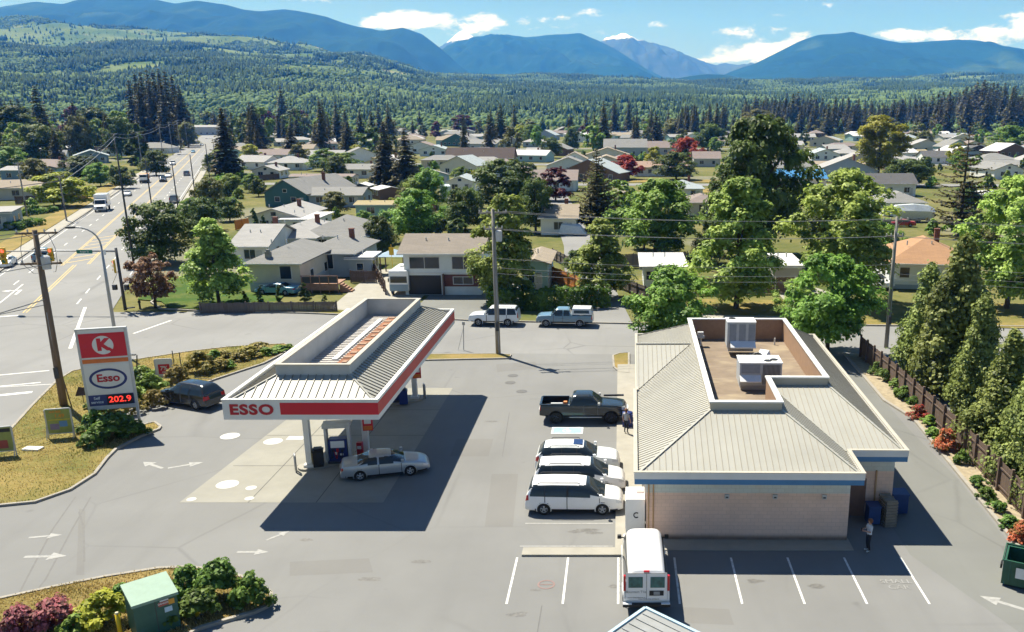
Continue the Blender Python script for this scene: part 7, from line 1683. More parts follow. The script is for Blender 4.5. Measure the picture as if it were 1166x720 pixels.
    if ws is None:
        n = max(1, int(w / (3.4 if not far else 4.5))); ws = [(-w / 2 + w * (i + .5) / n + (.5 if n > 1 and i == 0 else 0), min(1.0, hz * .38), (1.5 if i % 2 == 0 else 1.1), min(1.25, hz * .45)) for i in range(n)]
    for (wx, wz, ww, wh_) in ws: add_window(t, wx, wz, ww, wh_, 0.)
    if not far:
        for s in (-1, 1):
            for q in range(2): add_window(t, D * (.3 + .4 * q), 1.0, 1.1, 1.1, s * w / 2, ax='x', sgn=s)
    if kind == 'gable' and along == 'y' and not far and hz + w / 2 * pitch > hz + 1.1: add_window(t, 0, hz + .15, .9, .65, 0.)
    if door and not far:
        d = MB(); d.box(w * .5 - 1.6, w * .5 - .7, -.03, -.004, .15, 2.15); d.build('door', mat('door_white', (.5, .5, .48), .5), t)
        s = MB(); s.box(w * .5 - 1.8, w * .5 - .5, -.9, -.035, 0, .15); s.build('step', M_CONC, t)
    if ext: ext(t, w, D, hz, zt, e)
    return t
def deck(t, w, D, hz, zt, e):
    d = MB(); x0 = w / 2 + .05; x1 = x0 + 4.4; d.box(x0, x1, -.4, 2.6, .95, 1.1); d.box(x0, x1, -.4, -.3, .3, .945)
    for q in range(5): d.box(x0 + .1 + q * 1.05, x0 + .2 + q * 1.05, -.38, -.28, 0, 2.0)
    d.build('deck', mat('deck_wood', (.30, .17, .11), .8, var=.2), t)
    r = MB(); r.box(x0, x1, -.36, -.30, 1.95, 2.05); r.box(x0 + .22, x1 - .05, -.335, -.325, 1.15, 1.9, 1); r.build('deck_railing', [MATS['deck_wood'], M_DARK], t)
    s = MB()
    for q in range(5): s.box(x1 + .02 + q * .28, x1 + .3 + q * .28, 0.0, 1.2, 0, .95 - q * .19)
    s.build('deck_stairs', MATS['deck_wood'], t)
# nearest row across the street
house(286, 344, 333, 13, 3.6, 'grey stucco house with hip roof, blue foundation and wooden deck', 'beige', 'grey', 'hip', pitch=.42, base=(1.15, 'bluegrey'), wins=[(-1.4, .35, 1.0, .5), (1.3, 1.6, 1.3, 1.5)], door=False, ext=deck, chim=False)
x, y = G(372, 318); house(0, 0, 0, 11, 3.2, 'grey wing with glazed doors beside the stucco house and above the wooden deck', 'bluegrey', 'grey', 'hip', pitch=.40, xy=(x, y + 1.5), W=6.4, wins=[(-.6, 1.1, 2.2, 1.9)], door=False, cham=True)
house(345, 420, 290, 12, 2.9, 'wide grey hip roofed house behind the stucco house', 'white', 'grey', 'hip', pitch=.44, chim=False)
x, y = G(311, 331); c = MB(); c.box(-.35, .35, -.36, -.02, 0, 4.7); c.box(-.2, .2, -.32, -.06, 4.702, 4.95); tag(c.build('chimney_stack', mat('chimney_stucco', (.26, .25, .235), .9), None, (x, y - .1, 0)), 'grey stucco chimney stack on the front wall of the grey stucco house', 'chimney')
def carport(t, w, D, hz, zt, e):
    k = MB(); k.box(-w / 2 + .4, -w / 2 + 4.2, -.02, -.004, .05, 2.3); k.build('carport_shade_panel', M_BLACK, t)  # flat black panel, paints the shade inside the carport
    k = MB(); k.box(.2, w / 2, -.03, -.004, 1.0, 2.4); o = k.build('brick_panel', mat('panel_red_brick', (.15, .06, .05), .9, var=.2), t)
    add_window(t, w * .27, 1.3, 2.2, .8, -.03)
    k = MB(); k.box(.05, .2, -.5, -.03, 0, 2.5); k.build('pillar', WALLS['brown'], t)
    k = MB(); k.box(-w / 2 - .1, w / 2 + .1, -.08, -.004, 2.5, 2.62); k.build('floor_band', M_WHITE, t)
house(462, 548, 336, 8.5, 5.0, 'white two storey house with brown roof and open carport', 'pale', 'brown', 'gable', 'x', .34, .6, wins=[(-2.0, 3.1, 3.4, 1.3), (2.5, 3.05, 2.6, 1.4)], door=False, ext=carport, chim=False)
house(480, 553, 312, 5, 3.6, 'low grey roofed extension behind the white two storey house', 'grey', 'lgrey', 'flat', over=.3, chim=False, door=False)
house(398, 424, 316, 3.5, 2.5, 'small blue shed with a white flat roof', 'bluegrey', 'white', 'flat', over=.4, chim=False, door=False, cat='shed', nm='shed', wins=[(0, .9, .8, .9)])
house(596, 624, 332, 9, 3.4, 'pale house half hidden behind the tall tree and orange fence', 'aqua', 'tan', 'gable', 'y', .3, chim=False)
house(733, 778, 330, 9, 2.7, 'small white garage with pale blue side and flat roof', 'pale', 'white', 'flat', over=.55, chim=False, wins=[(-1.2, 1.2, 1.7, 1.0)], door=False, cat='garage', nm='garage')
x, y = G(1058, 330); house(0, 0, 0, 11.5, 3.3, 'white bungalow with orange brown hip roof and front steps', 'pale', 'orange', 'hip', pitch=.46, over=.55, xy=(x, y), W=9.6, rot=R(-8), base=(.55, 'bluegrey'), wins=[(-3.0, 1.4, 1.1, 1.2), (2.7, 1.4, 1.5, 1.2)])
def steps(x, y, rz):
    b = MB()
    for i in range(5): b.box(-.9, .9, -.3 * i, .3 - .3 * i, 0, 1.0 - .2 * i)
    tag(b.build('front_steps', M_CONC, None, (x, y, 0), rz), 'concrete front steps of the orange roofed bungalow', 'steps')
x, y = G(1030, 322); steps(x, y, R(-8))
house(880, 912, 330, 8, 2.8, 'grey garage peeking out between the two street trees', 'grey', 'white', 'flat', over=.3, chim=False, cat='garage', nm='garage', door=False, wins=[])
H_ = house
# second row and on, left to right
H_(266, 306, 303, 13, 2.8, 'pale house with light grey roof left of the dark cypress column', 'white', 'lgrey', 'gable', 'x', .32)
H_(300, 360, 292, 15, 2.8, 'light grey roofed house with a low wing behind the dark cypress column', 'white', 'lgrey', 'hip', pitch=.36)
H_(285, 342, 266, 14, 2.9, 'light grey roofed house with a brown chimney in front of the green gable', 'cream', 'lgrey', 'gable', 'y', .30)
H_(322, 358, 268, 10, 2.6, 'white carport roofed house wing beside the chimney house', 'white', 'white', 'flat', chim=False)
H_(300, 352, 236, 22, 3.1, 'house with a dark green gable and long grey roof', 'teal', 'grey', 'gable', 'y', .55, rot=R(-12), wins=[(-2, 1.2, 1.2, 1), (2, 1.2, 1.2, 1)])
H_(352, 412, 236, 9, 2.7, 'long grey roofed wing right of the green gabled house', 'bluegrey', 'grey', 'gable', 'x', .28, chim=False)
H_(330, 402, 212, 6, 2.6, 'long beige trailer home with a rusty roof', 'beige', 'mauve', 'gable', 'x', .18, .25, chim=False)
H_(288, 318, 204, 9, 2.6, 'small white gabled house facing the road', 'white', 'lgrey', 'gable', 'y', .34)
H_(306, 346, 194, 11, 2.7, 'pale house with a broad grey hip roof behind the white gable', 'pale', 'lgrey', 'hip', pitch=.36)
H_(294, 332, 183, 12, 2.8, 'beige house with a tan gable roof beside the dark conifer', 'cream', 'tan', 'gable', 'y', .30)
H_(346, 371, 180, 8, 2.5, 'low house with a bright white flat roof', 'white', 'white', 'flat', chim=False)
H_(380, 436, 203, 10, 2.8, 'grey roofed white house behind the rusty trailer home', 'white', 'grey', 'gable', 'x', .26)
H_(406, 462, 249, 6, 2.7, 'low aqua house with a mossy yellow roof', 'aqua', 'yellow', 'gable', 'x', .16, .4, chim=False)
H_(432, 460, 227, 6, 2.3, 'brown shed with a bright white roof', 'brown', 'white', 'gable', 'y', .2, .3, rot=R(35), chim=False, cat='shed', nm='shed', wins=[], door=False)
H_(402, 420, 222, 5, 2.2, 'small dark shed with a white peaked roof beside the brown shed', 'dark', 'white', 'gable', 'y', .3, .3, chim=False, cat='shed', nm='shed', wins=[], door=False)
H_(508, 540, 220, 11, 2.9, 'white house with a pale blue grey gable roof behind the trailer', 'white', 'lblue', 'gable', 'y', .36, chim=False)
H_(484, 512, 210, 10, 2.6, 'aqua bungalow behind the two dark spruces', 'aqua', 'lgrey', 'gable', 'y', .3, rot=R(20), chim=False)
H_(508, 584, 190, 13, 3.3, 'long dark brown roofed house in the middle distance', 'brown', 'dbrown', 'gable', 'x', .55, chim=False)
H_(532, 574, 194, 8, 2.5, 'grey hipped roof in front of the long dark brown roof', 'white', 'lgrey', 'hip', pitch=.5, chim=False)
H_(478, 510, 178, 12, 2.9, 'white house with a pale roof left of the dark brown roof', 'pale', 'lblue', 'gable', 'y', .3)
H_(500, 540, 167, 12, 3.2, 'teal gabled house with a grey roof in the middle distance', 'teal', 'grey', 'gable', 'y', .4, rot=R(-25))
H_(545, 582, 160, 12, 3.2, 'far white house with a flat white roof', 'white', 'white', 'flat', chim=False)
H_(408, 434, 168, 10, 3., 'blue house with a grey hip roof far up the middle', 'blue', 'lgrey', 'hip')
H_(338, 356, 158, 11, 2.6, 'long low grey roofed hall behind the dark conifers', 'bluegrey', 'lgrey', 'gable', 'x', .2, W=26, far=True)
H_(596, 656, 218, 12, 3.0, 'house with a broad mauve roof and pale gable beside the purple tree', 'pale', 'mauve', 'gable', 'x', .36)
H_(616, 656, 268, 10, 3.0, 'white gabled house with a brown roof below the purple tree', 'white', 'tan', 'gable', 'x', .34)
H_(640, 668, 190, 10, 3.0, 'pale blue gabled house left of the dark spruce tip', 'pale', 'tan', 'gable', 'y', .5, chim=False)
H_(600, 622, 180, 9, 2.8, 'grey roofed house with a dark porch far in the middle', 'grey', 'lgrey', 'gable', 'x', .35, chim=False)
H_(688, 736, 178, 14, 4.2, 'large grey house with small front gables', 'bluegrey', 'grey', 'gable', 'x', .5)
H_(690, 722, 192, 10, 2.8, 'small house with a pinkish roof and white dormer', 'white', 'mauve', 'gable', 'y', .3)
H_(722, 782, 201, 10, 3.0, 'white rancher with a salmon roof beside the bright red tree', 'white', 'salmon', 'gable', 'x', .3)
H_(734, 772, 176, 11, 3.4, 'mauve roofed house with two front gables', 'grey', 'mauve', 'gable', 'x', .5, chim=False)
H_(790, 820, 190, 10, 3.2, 'grey roofed house with a white chimney left of the huge dark tree', 'grey', 'mauve', 'gable', 'x', .45)
H_(700, 724, 238, 9, 2.9, 'small brown roofed house right of the dark spruce', 'pale', 'brown', 'gable', 'y', .3, rot=R(15))
H_(756, 800, 228, 9, 2.8, 'low house with a blue grey roof and black chimney', 'white', 'lblue', 'hip', pitch=.35)
H_(782, 818, 246, 10, 2.8, 'low house with a pale pinkish hip roof', 'beige', 'mauve', 'hip', pitch=.35, chim=False)
H_(880, 940, 216, 11, 3.0, 'house under a bright blue tarpaulin roof', 'white', 'bluetarp', 'gable', 'x', .35, chim=False)
H_(930, 984, 196, 8, 2.7, 'long low brown roofed house behind the blue tarpaulin roof', 'brown', 'tan', 'gable', 'x', .2, chim=False)
H_(924, 956, 184, 13, 3.0, 'white house with a pale blue roof beyond the huge dark tree', 'white', 'lblue', 'gable', 'y', .35)
H_(950, 982, 182, 10, 2.8, 'low grey hip roofed house left of the lime green tree', 'grey', 'lgrey', 'hip', chim=False)
H_(984, 1042, 224, 9, 3.3, 'white two part house with a dark grey gable roof', 'white', 'dgrey', 'gable', 'x', .45, chim=False)
H_(1006, 1052, 246, 11, 2.8, 'grey hip roofed house beside the white covered boat', 'pale', 'grey', 'hip', pitch=.4, chim=False)
H_(1052, 1084, 187, 10, 3.0, 'white house with a slate grey roof right of the lime green tree', 'white', 'dgrey', 'gable', 'x', .4)
H_(1034, 1056, 180, 9, 2.6, 'low house with a pale green grey roof far right', 'beige', 'yellow', 'gable', 'x', .2, chim=False)
H_(1100, 1128, 178, 10, 3.0, 'dark house with a grey roof behind the open branched spruce', 'dark', 'dgrey', 'gable', 'y', .35)
H_(1116, 1158, 190, 12, 2.8, 'brown house with a wide grey hip roof at the far right', 'brown', 'grey', 'hip')
H_(1130, 1166, 204, 14, 3.0, 'white garage with an arched door and grey roof at the right edge', 'white', 'grey', 'gable', 'y', .34, rot=R(10), chim=False)
H_(1100, 1142, 234, 7, 2.4, 'flat white carport roof behind the open branched spruce', 'brown', 'white', 'flat', chim=False, wins=[], door=False)
H_(1096, 1120, 163, 9, 4.5, 'tan hall with pale frame at the edge of the conifers', 'beige', 'salmon', 'gable', 'x', .2, chim=False)
# left of the road
H_(-30, 46, 228, 9, 2.9, 'beige bungalow with a wide tan roof at the left edge', 'beige', 'tan', 'hip', rot=R(22), chim=False)
H_(2, 46, 206, 9, 3.2, 'blue walled house with a grey roof behind the tan roof', 'blue', 'lgrey', 'gable', 'x', .2, chim=False)
H_(88, 122, 186, 12, 3.0, 'blue gabled house with a pale roof left of the road', 'blue', 'lblue', 'gable', 'y', .35, rot=R(30))
H_(-40, 10, 262, 9, 3.0, 'dark shop front at the far left beside the driveway', 'bluegrey', 'lgrey', 'flat', rot=R(22), chim=False)
H_(118, 140, 178, 9, 2.8, 'small pale house with a pinkish roof beside the dark conifers', 'pale', 'salmon', 'gable', 'y', .3, rot=R(25), chim=False)
H_(50, 72, 196, 8, 3, 'small rusty red roofed house among the left trees', 'brown', 'salmon', 'gable', 'x', .3, rot=R(22), chim=False)
H_(134, 152, 164, 10, 3., 'white house glimpsed through the trees left of the road', 'white', 'white', 'gable', 'x', .2, rot=R(22), chim=False)
# vehicles and yard things in the gardens
def camper():
    x, y = G(455, 337); t = thing('camper_van', 'white and blue camper van parked facing the street by the brown fence', 'camper van', (x, y, .012), R(-90))
    b = MB(); b.box(-5.4, 0, -1.15, 1.15, .5, 2.9); b.build('body', P_WHITE, t, bevel=.18); w = MB(); w.box(.0, .03, -.95, .95, 1.5, 2.25); w.build('windscreen', M_CARGLASS, t); g = MB(); g.box(.002, .06, -1.05, 1.05, .55, 1.3); g.build('front_panel', P_TWO, t, bevel=.02)
    m = MB(); m.box(-1, -.6, -1.4, -1.17, 1.5, 1.9); m.build('mirror', M_BLACK, t); a = MB(); a.box(-3.5, -2.6, -.4, .4, 2.902, 3.1); a.build('roof_hatch', M_WHITE, t)
    tm, rm = wheel_meshes(.36, .25, 'steel')
    for q in (-4, -1):
        for s in (-1, 1): o = obj('wheel', tm, t, (q, s * 1.0, .36)); obj('rim', rm, o)
camper()
def pergola():
    x, y = G(446, 314); t = thing('pergola', 'wooden pergola with a pale blue canvas roof beside the white house', 'pergola', (x, y + .5, 0))
    for a in (-1.5, 1.5):
        for c in (0, 2.6): p = MB(); p.box(a - .07, a + .07, c - .07, c + .07, 0, 2.4); p.build('post', M_FENCE, t)
    r = MB(); r.add([(-1.9, -.4, 2.4), (1.9, -.4, 2.4), (1.9, 3, 2.4), (-1.9, 3, 2.4), (0, 1.3, 3.2)], [(0, 1, 4), (1, 2, 4), (2, 3, 4), (3, 0, 4), (3, 2, 1, 0)]); r.build('canvas_roof', mat('canvas_blue', (.26, .36, .45), .8), t)
pergola()
x, y = G(446, 316); b = MB(); b.tube([(0, 0, 0), (0, 0, 4.2)], .03, 6); b.box(-.30, .30, -.02, .02, 3.0, 4.0); b.lathe([(.02, 4.2), (.06, 4.3), (.001, 4.35)], 8); tag(b.build('flag', mat('flag_yellow', (.65, .42, .03), .7), None, (x + .4, y - .8, 0)), 'yellow banner on a thin pole by the pergola', 'flag')
def boat():
    x, y = G(1042, 254); t = thing('covered_boat', 'large boat under a white cover beside the red car', 'boat', (x, y + 2, 0), R(4))
    b = MB(); st = [(-4.2, .2, 2.4, 2.6), (-3.5, 1.2, .9, 3.2), (0, 1.35, .6, 3.4), (3, 1.3, .6, 3.1), (4, 1.2, .7, 2.6)]; vs = []
    for (a, w, z0, z1) in st: vs += [(a, -w * .5, z0), (a, w * .5, z0), (a, w, (z0 + z1) * .55), (a, w * .4, z1), (a, -w * .4, z1), (a, -w, (z0 + z1) * .55)]
    fs = [(i * 6 + k, i * 6 + (k + 1) % 6, (i + 1) * 6 + (k + 1) % 6, (i + 1) * 6 + k) for i in range(4) for k in range(6)] + [tuple(range(6))[::-1], tuple(range(24, 30))]
    b.add(vs, fs); b.build('cover', mat('cover_sheet', (.62, .66, .68), .6), t); tr = MB(); tr.box(-3, 3.4, -.8, .8, .35, .55); tr.tube([(-1, -1.1, .35), (-1, 1.1, .35)], .35, 10); tr.tube([(1, -1.1, .35), (1, 1.1, .35)], .35, 10); tr.build('trailer', M_DARK, t)
boat()
def trailer(px0, px1, py, L_, h, label, rz):
    x, y = G((px0 + px1) / 2, py); t = thing('trailer', label, 'trailer', (x, y, 0), rz); b = MB(); b.box(-1.25, 1.25, 0, L_, .7, h); b.build('box', P_WHITE, t, bevel=.06)
    s = MB(); s.box(-.02, .02, -.02, -.002, .8, h - .1); s.box(-1.2, 1.2, -.02, -.002, h - .25, h - .2); s.build('door_seam', M_GREY, t)
    k = MB()
    for a in (L_ * .4, L_ * .55): k.tube([(-1.1, a, .42), (1.1, a, .42)], .42, 12)
    k.build('wheel', M_RUBBER, t)
trailer(500, 516, 230, 7, 3.6, 'white box trailer standing in the lane', R(14))
x, y = G(671, 268); b = MB(); b.add([(-2.4, -.9, .2), (2.4, -.9, .2), (2.6, .9, .2), (-2.2, .9, .2), (-1.8, -.6, 1.9), (1.4, -.6, 1.6), (1.5, .5, 1.9), (-1.6, .5, 2.2)], [(0, 3, 2, 1), (4, 5, 6, 7), (0, 1, 5, 4), (1, 2, 6, 5), (2, 3, 7, 6), (3, 0, 4, 7)]); tag(b.build('covered_load', MATS['cover_sheet'], None, (x - 3, y, 0), bevel=.15), 'heap under a white sheet left of the dark spruce', 'covered heap')

# ------------------------------------------------------------------ trees of the suburb
for px, py, tp, w, k, lab in ((261, 208, 120, 40, 'fir_c', 'tall narrow fir on the right side of the road above the hedge'), (293, 172, 116, 34, 'fir_a', 'dark fir right behind the tall roadside fir'), (333, 182, 143, 34, 'fir_b', 'broad dark conifer beside the tan gable roof'),
        (324, 152, 97, 24, 'fir_c', 'tallest dark fir at the back behind the reddish trees'), (370, 160, 112, 15, 'fir_c', 'slim dark fir far behind the rusty trailer home'), (385, 162, 122, 16, 'fir_a', 'short dark fir far behind the rusty trailer home'),
        (361, 172, 138, 22, 'fir_b', 'pointed dark conifer behind the bright white flat roof'), (398, 178, 138, 30, 'fir_b', 'dark conifer beside the far blue house'), (412, 164, 124, 20, 'fir_a', 'first of two dark firs behind the far blue house'), (425, 164, 126, 20, 'fir_a', 'second of two dark firs behind the far blue house'),
        (441, 214, 137, 46, 'fir_b', 'large dark spruce at the left of the pair in the middle of the suburb'), (464, 216, 143, 42, 'fir_a', 'large dark spruce at the right of the pair in the middle of the suburb'),
        (571, 165, 117, 26, 'fir_a', 'dark fir behind the long dark brown roof'), (560, 168, 126, 24, 'fir_b', 'shorter dark fir left of the one behind the brown roof'), (700, 156, 108, 15, 'fir_c', 'slim tall dark fir in the far middle left of its twin'), (716, 154, 111, 14, 'fir_c', 'slim tall dark fir in the far middle right of its twin'),
        (650, 150, 128, 14, 'fir_a', 'small dark conifer far behind the pale blue gable'), (775, 182, 150, 26, 'olive_x', ''), (52, 175, 96, 44, 'fir_b', 'tall dark conifer at the left among broad trees'), (5, 150, 108, 34, 'fir_a', 'dark conifer at the far left edge'), (27, 152, 111, 20, 'fir_c', 'short dark conifer behind the left broad trees'),
        (68, 195, 144, 26, 'fir_b', 'brown dark conifer in front of the left broad trees'), (126, 176, 128, 26, 'fir_b', 'dark conifer beside the small pinkish roof'), (161, 193, 141, 30, 'cypress', 'yellow edged columnar tree beside the left road poles'), (187, 168, 118, 22, 'fir_a', 'smaller conifer in front of the big fir clump')):
    if lab: tree_px(k, px, py, tp, w, 'columnar_tree' if k == 'cypress' else 'conifer_tree', lab)
for i, (px, py, tp) in enumerate(((157, 166, 90), (164, 163, 82), (171, 165, 80), (178, 162, 78), (185, 165, 79), (191, 162, 76), (198, 164, 79), (205, 163, 84), (212, 166, 95), (168, 170, 92), (193, 170, 94), (180, 169, 90))):
    tree_px(['far_fir_b', 'far_fir_a', 'fir_a'][i % 3], px, py, tp, 30, 'conifer_tree', 'tall dark fir in the big clump left of the road', 'firs of the big clump left of the road')
for px, py, tp, w, k, lab in ((22, 178, 122, 62, 'dark_a', 'big dark broadleaf tree at the left edge'), (44, 190, 143, 56, 'dark_b', 'round green tree in front of the tall left conifer'), (112, 172, 124, 48, 'dark_a', 'green tree crown left of the big fir clump'), (93, 182, 134, 34, 'olive_a', 'green and brown tree left of the blue gabled house'),
        (85, 158, 122, 28, 'purple_a', 'dark purple tree far left behind the broad trees'), (138, 180, 134, 34, 'dark_b', 'dark green tree beside the big fir clump'), (12, 200, 168, 44, 'bright_b', 'bright green shrub like tree at the left edge'), (95, 205, 178, 44, 'dark_b', 'dark tree in front of the blue gabled house'), (115, 212, 186, 30, 'bright_b', 'green tree beside the blue gabled house near the road'),
        (140, 215, 190, 28, 'dark_b', 'dark bushy tree at the left road poles'), (178, 200, 172, 30, 'dark_b', 'green tree below the big fir clump'), (215, 168, 140, 24, 'olive_a', 'olive tree at the right foot of the big fir clump'), (305, 156, 128, 26, 'purple_a', 'reddish brown tree left of the tallest back fir'), (341, 154, 127, 30, 'purple_a', 'reddish brown tree right of the tallest back fir'),
        (286, 186, 165, 24, 'lime_tree', 'lime green tree beside the roadside fir'), (232, 262, 226, 40, 'dark_b', 'dark tree behind the round green one near the road'), (262, 252, 226, 30, 'dark_b', 'green tree at the foot of the roadside hedge'), (370, 195, 170, 34, 'bright_b', 'green tree behind the bright white flat roof'), (392, 200, 174, 40, 'bright_a', 'rounded green tree right of the bright white flat roof'),
        (408, 188, 166, 26, 'lime_a', 'lime green bushy tree in front of the far blue house'), (497, 158, 139, 14, 'purple_a', 'small purple tree far behind the teal gable'), (528, 154, 132, 28, 'purple_a', 'reddish tree far behind the flat white roof'), (593, 165, 143, 20, 'lime_tree', 'first lime green tree right of the brown roof'), (605, 166, 142, 24, 'bright_a', 'second green tree right of the brown roof'),
        (627, 180, 157, 24, 'dark_b', 'dark round tree right of the porch house'), (651, 172, 146, 18, 'dark_b', 'green tree behind the pale blue gable'), (683, 162, 144, 24, 'bright_b', 'bright round tree left of the large grey house'), (664, 158, 144, 12, 'purple_a', 'small dark red tree left of the bright round tree'), (666, 198, 176, 24, 'gold_x', ''),
        (745, 190, 168, 22, 'lime_a', 'pale green tree between the grey and mauve houses'), (782, 186, 158, 34, 'red_a', 'orange red bushy tree left of the grey roofed chimney house'), (768, 158, 136, 34, 'olive_a', 'olive tree far behind the mauve gables'), (806, 172, 142, 40, 'dark_b', 'broad dark tree left of the huge dark tree'), (862, 160, 126, 50, 'olive_a', 'grey green spreading tree behind the huge dark tree'),
        (1066, 152, 131, 40, 'bright_b', 'bright green rounded tree below the right conifer belt'), (1052, 170, 150, 22, 'olive_a', 'olive tree behind the slate roofed house'), (1148, 172, 143, 44, 'bright_a', 'bright green tree near the right edge below the conifers'), (1030, 212, 182, 54, 'dark_b', 'low dark green tree behind the dark grey gable roof'), (1088, 190, 164, 22, 'lime_a', 'yellowish tree behind the open branched spruce'),
        (700, 258, 228, 30, 'bright_b', 'green tree beside the small brown roofed house'), (654, 312, 286, 26, 'dark_b', 'clipped round bush like tree in the lane'), (415, 262, 240, 22, 'bright_b', 'green tree behind the small dark tree'), (447, 246, 226, 18, 'lime_a', 'round clipped tree in front of the aqua house'), (530, 262, 215, 44, 'dark_b', 'dark green tree along the lane fence'),
        (610, 265, 205, 44, 'dark_b', 'dark tree between the utility pole tree and the purple tree'), (893, 262, 215, 40, 'light_b', 'light tree behind the yellow green street tree'), (1000, 300, 250, 50, 'bright_b', 'green tree left of the orange roof chimney'), (1120, 300, 262, 40, 'olive_a', 'olive tree behind the right edge street tree'), (808, 300, 250, 40, 'dark_b', 'dark shrub tree behind the wide green tree')):
    if lab: tree_px(k, px, py, tp, w, 'broadleaf_tree', lab)
OCC = []
for o in COL.objects:
    if o.parent is None and o.get('category') in ('house', 'garage', 'shed'):
        OCC.append((o.location.x + math.sin(-o.rotation_euler.z) * 5, o.location.y + 5, 9.))
    elif o.parent is None and o.get('category') in ('tree',): OCC.append((o.location.x, o.location.y, 3.2))
    elif o.parent is None and o.get('category') in ('car', 'camper van', 'boat', 'pergola', 'trailer'): OCC.append((o.location.x, o.location.y, 4.))
KEEP_VIEW = [(915, 205, 24), (1036, 246, 24), (430, 236, 28), (506, 222, 14), (105, 178, 20), (714, 196, 20), (633, 222, 20), (760, 190, 26), (325, 222, 30), (1092, 200, 30), (1030, 205, 26)]
def free(x, y, r):
    qx = CX + x * FPX / (y * CT + HCAM * ST); qy = CY + FPX * (HCAM * CT - y * ST) / (y * CT + HCAM * ST)
    if any(abs(qx - a) < c and b < qy < b + 42 for a, b, c in KEEP_VIEW): return False
    if -34.5 - r < x * .9232 + y * .3843 < -12.0 + r: return False
    if y < 112: return False
    lx = np.interp(y, [86, 106, 140, 260], [-2, -3.8, -6.5, -19.5])
    if y < 262 and abs(x - lx) < 4 + r: return False
    for Y0, w in ((262, 9), (365, 9), (520, 10)):
        if abs(y - (Y0 + w / 2 - 6)) < w / 2 + r and x > -200: return False
    return all((x - a) ** 2 + (y - b) ** 2 > (r + c) ** 2 for a, b, c in OCC)
rng = np.random.default_rng(77)
def zone(x, y):
    px = CX + 1050 * x / y
    return 'left of the road' if x * .9232 + y * .3843 < -22 else 'in the middle of the suburb' if px < 640 else 'on the right side of the suburb'
wl, rl = ['white', 'beige', 'pale', 'cream', 'white', 'aqua', 'brown', 'bluegrey'], ['lgrey', 'lgrey', 'mauve', 'tan', 'grey', 'lblue', 'white', 'grey']
n = 0
for _ in range(4000):
    y = 270 + 640 * rng.random(); x = y * (-.74 + 1.22 * rng.random())
    if not free(x, y, 5.5): continue
    z_ = zone(x, y)
    if z_ == 'left of the road' and rng.random() < .6: continue
    house(0, 0, 0, rng.uniform(8, 12), rng.uniform(2.7, 3.6), 'small roof among trees ' + z_ + ' far off', wl[rng.integers(8)], rl[rng.integers(8)], ['gable', 'gable', 'hip'][rng.integers(3)], ['x', 'y'][rng.integers(2)], rng.uniform(.28, .45), far=True, chim=rng.random() < .3, xy=(x, y), W=rng.uniform(11, 19), rot=R(rng.choice([0, 0, 22.6, -20])), group='far roofs ' + z_)
    OCC.append((x, y + 5, 9.)); n += 1
    if n >= 165: break
def fill(kinds, n, y0, y1, u0, u1, h, w, r, name, lab, cat, grp, pw=1.):
    k = 0
    for _ in range(n * 60):
        y = y0 + (y1 - y0) * rng.random() ** pw; x = y * (u0 + (u1 - u0) * rng.random())
        if not free(x, y, r): continue
        hh = rng.uniform(*h); plant(kinds[rng.integers(len(kinds))], x, y, hh, hh * rng.uniform(*w), name, lab + ' ' + zone(x, y), cat, grp + ' ' + zone(x, y)); OCC.append((x, y, r)); k += 1
        if k >= n: break
FD = ['far_dec_a', 'far_dec_b', 'far_dec_c']; FF = ['far_fir_a', 'far_fir_b', 'far_fir_c']
fill(FD, 75, 300, 900, -.73, .47, (7, 15), (.7, 1.1), 3., 'broadleaf_tree', 'rounded green tree between far roofs', 'tree', 'far green trees')
fill(FF, 55, 420, 900, -.73, .10, (16, 28), (.32, .5), 3., 'conifer_tree', 'dark pointed conifer between far roofs', 'tree', 'far conifers')
fill(['dark_b', 'bright_b', 'olive_a', 'light_b', 'far_dec_a'], 46, 130, 330, -.66, .45, (4, 8.5), (.75, 1.1), 1.7, 'broadleaf_tree', 'small green garden tree between houses', 'tree', 'garden trees', .8)
fill(['shrub_far', 'shrub_fardark', 'shrub_mida', 'shrub_far'], 170, 118, 420, -.66, .45, (1.2, 3.2), (.9, 1.7), 1.0, 'shrub', 'leafy garden shrub between houses', 'shrub', 'garden shrubs', .8)
# tall conifer belt beyond the roofs at the right, and broad trees left of the road
for i in range(160):
    px = 846 + 350 * (i + rng.random()) / 160; py = rng.uniform(147, 156) if i % 2 else rng.uniform(143, 149)
    x, y = G(px, py); top = np.interp(px, [846, 900, 960, 1000, 1060, 1110, 1150, 1200], [113, 106, 112, 116, 108, 93, 98, 96]) + rng.uniform(-4, 11); h = zat(top, y)
    plant(FF[rng.integers(3)], x, y, h, h * rng.uniform(.38, .60), 'conifer_tree', 'dark conifer in the tall belt beyond the roofs at the right', 'tree', 'conifer belt at the right')
for i in range(30):
    px = 772 + 90 * rng.random(); py = rng.uniform(150, 160); x, y = G(px, py); h = zat(rng.uniform(116, 128), y)
    plant(FF[rng.integers(3)], x, y, h, h * rng.uniform(.36, .54), 'conifer_tree', 'dark conifer in the lower belt left of the tall one', 'tree', 'lower conifer belt')
for i in range(64):
    px = -130 + 278 * rng.random(); py = rng.uniform(160, 184); x, y = G(px, py); h = zat(rng.uniform(128, 150), y)
    k = FD[rng.integers(3)] if rng.random() < .75 else FF[rng.integers(3)]
    plant(k, x, y, h, h * (rng.uniform(.6, .95) if k in FD else rng.uniform(.3, .42)), 'broadleaf_tree' if k in FD else 'conifer_tree', ('rounded tree' if k in FD else 'dark conifer') + ' in the thick grove left of the road', 'tree', 'grove left of the road')
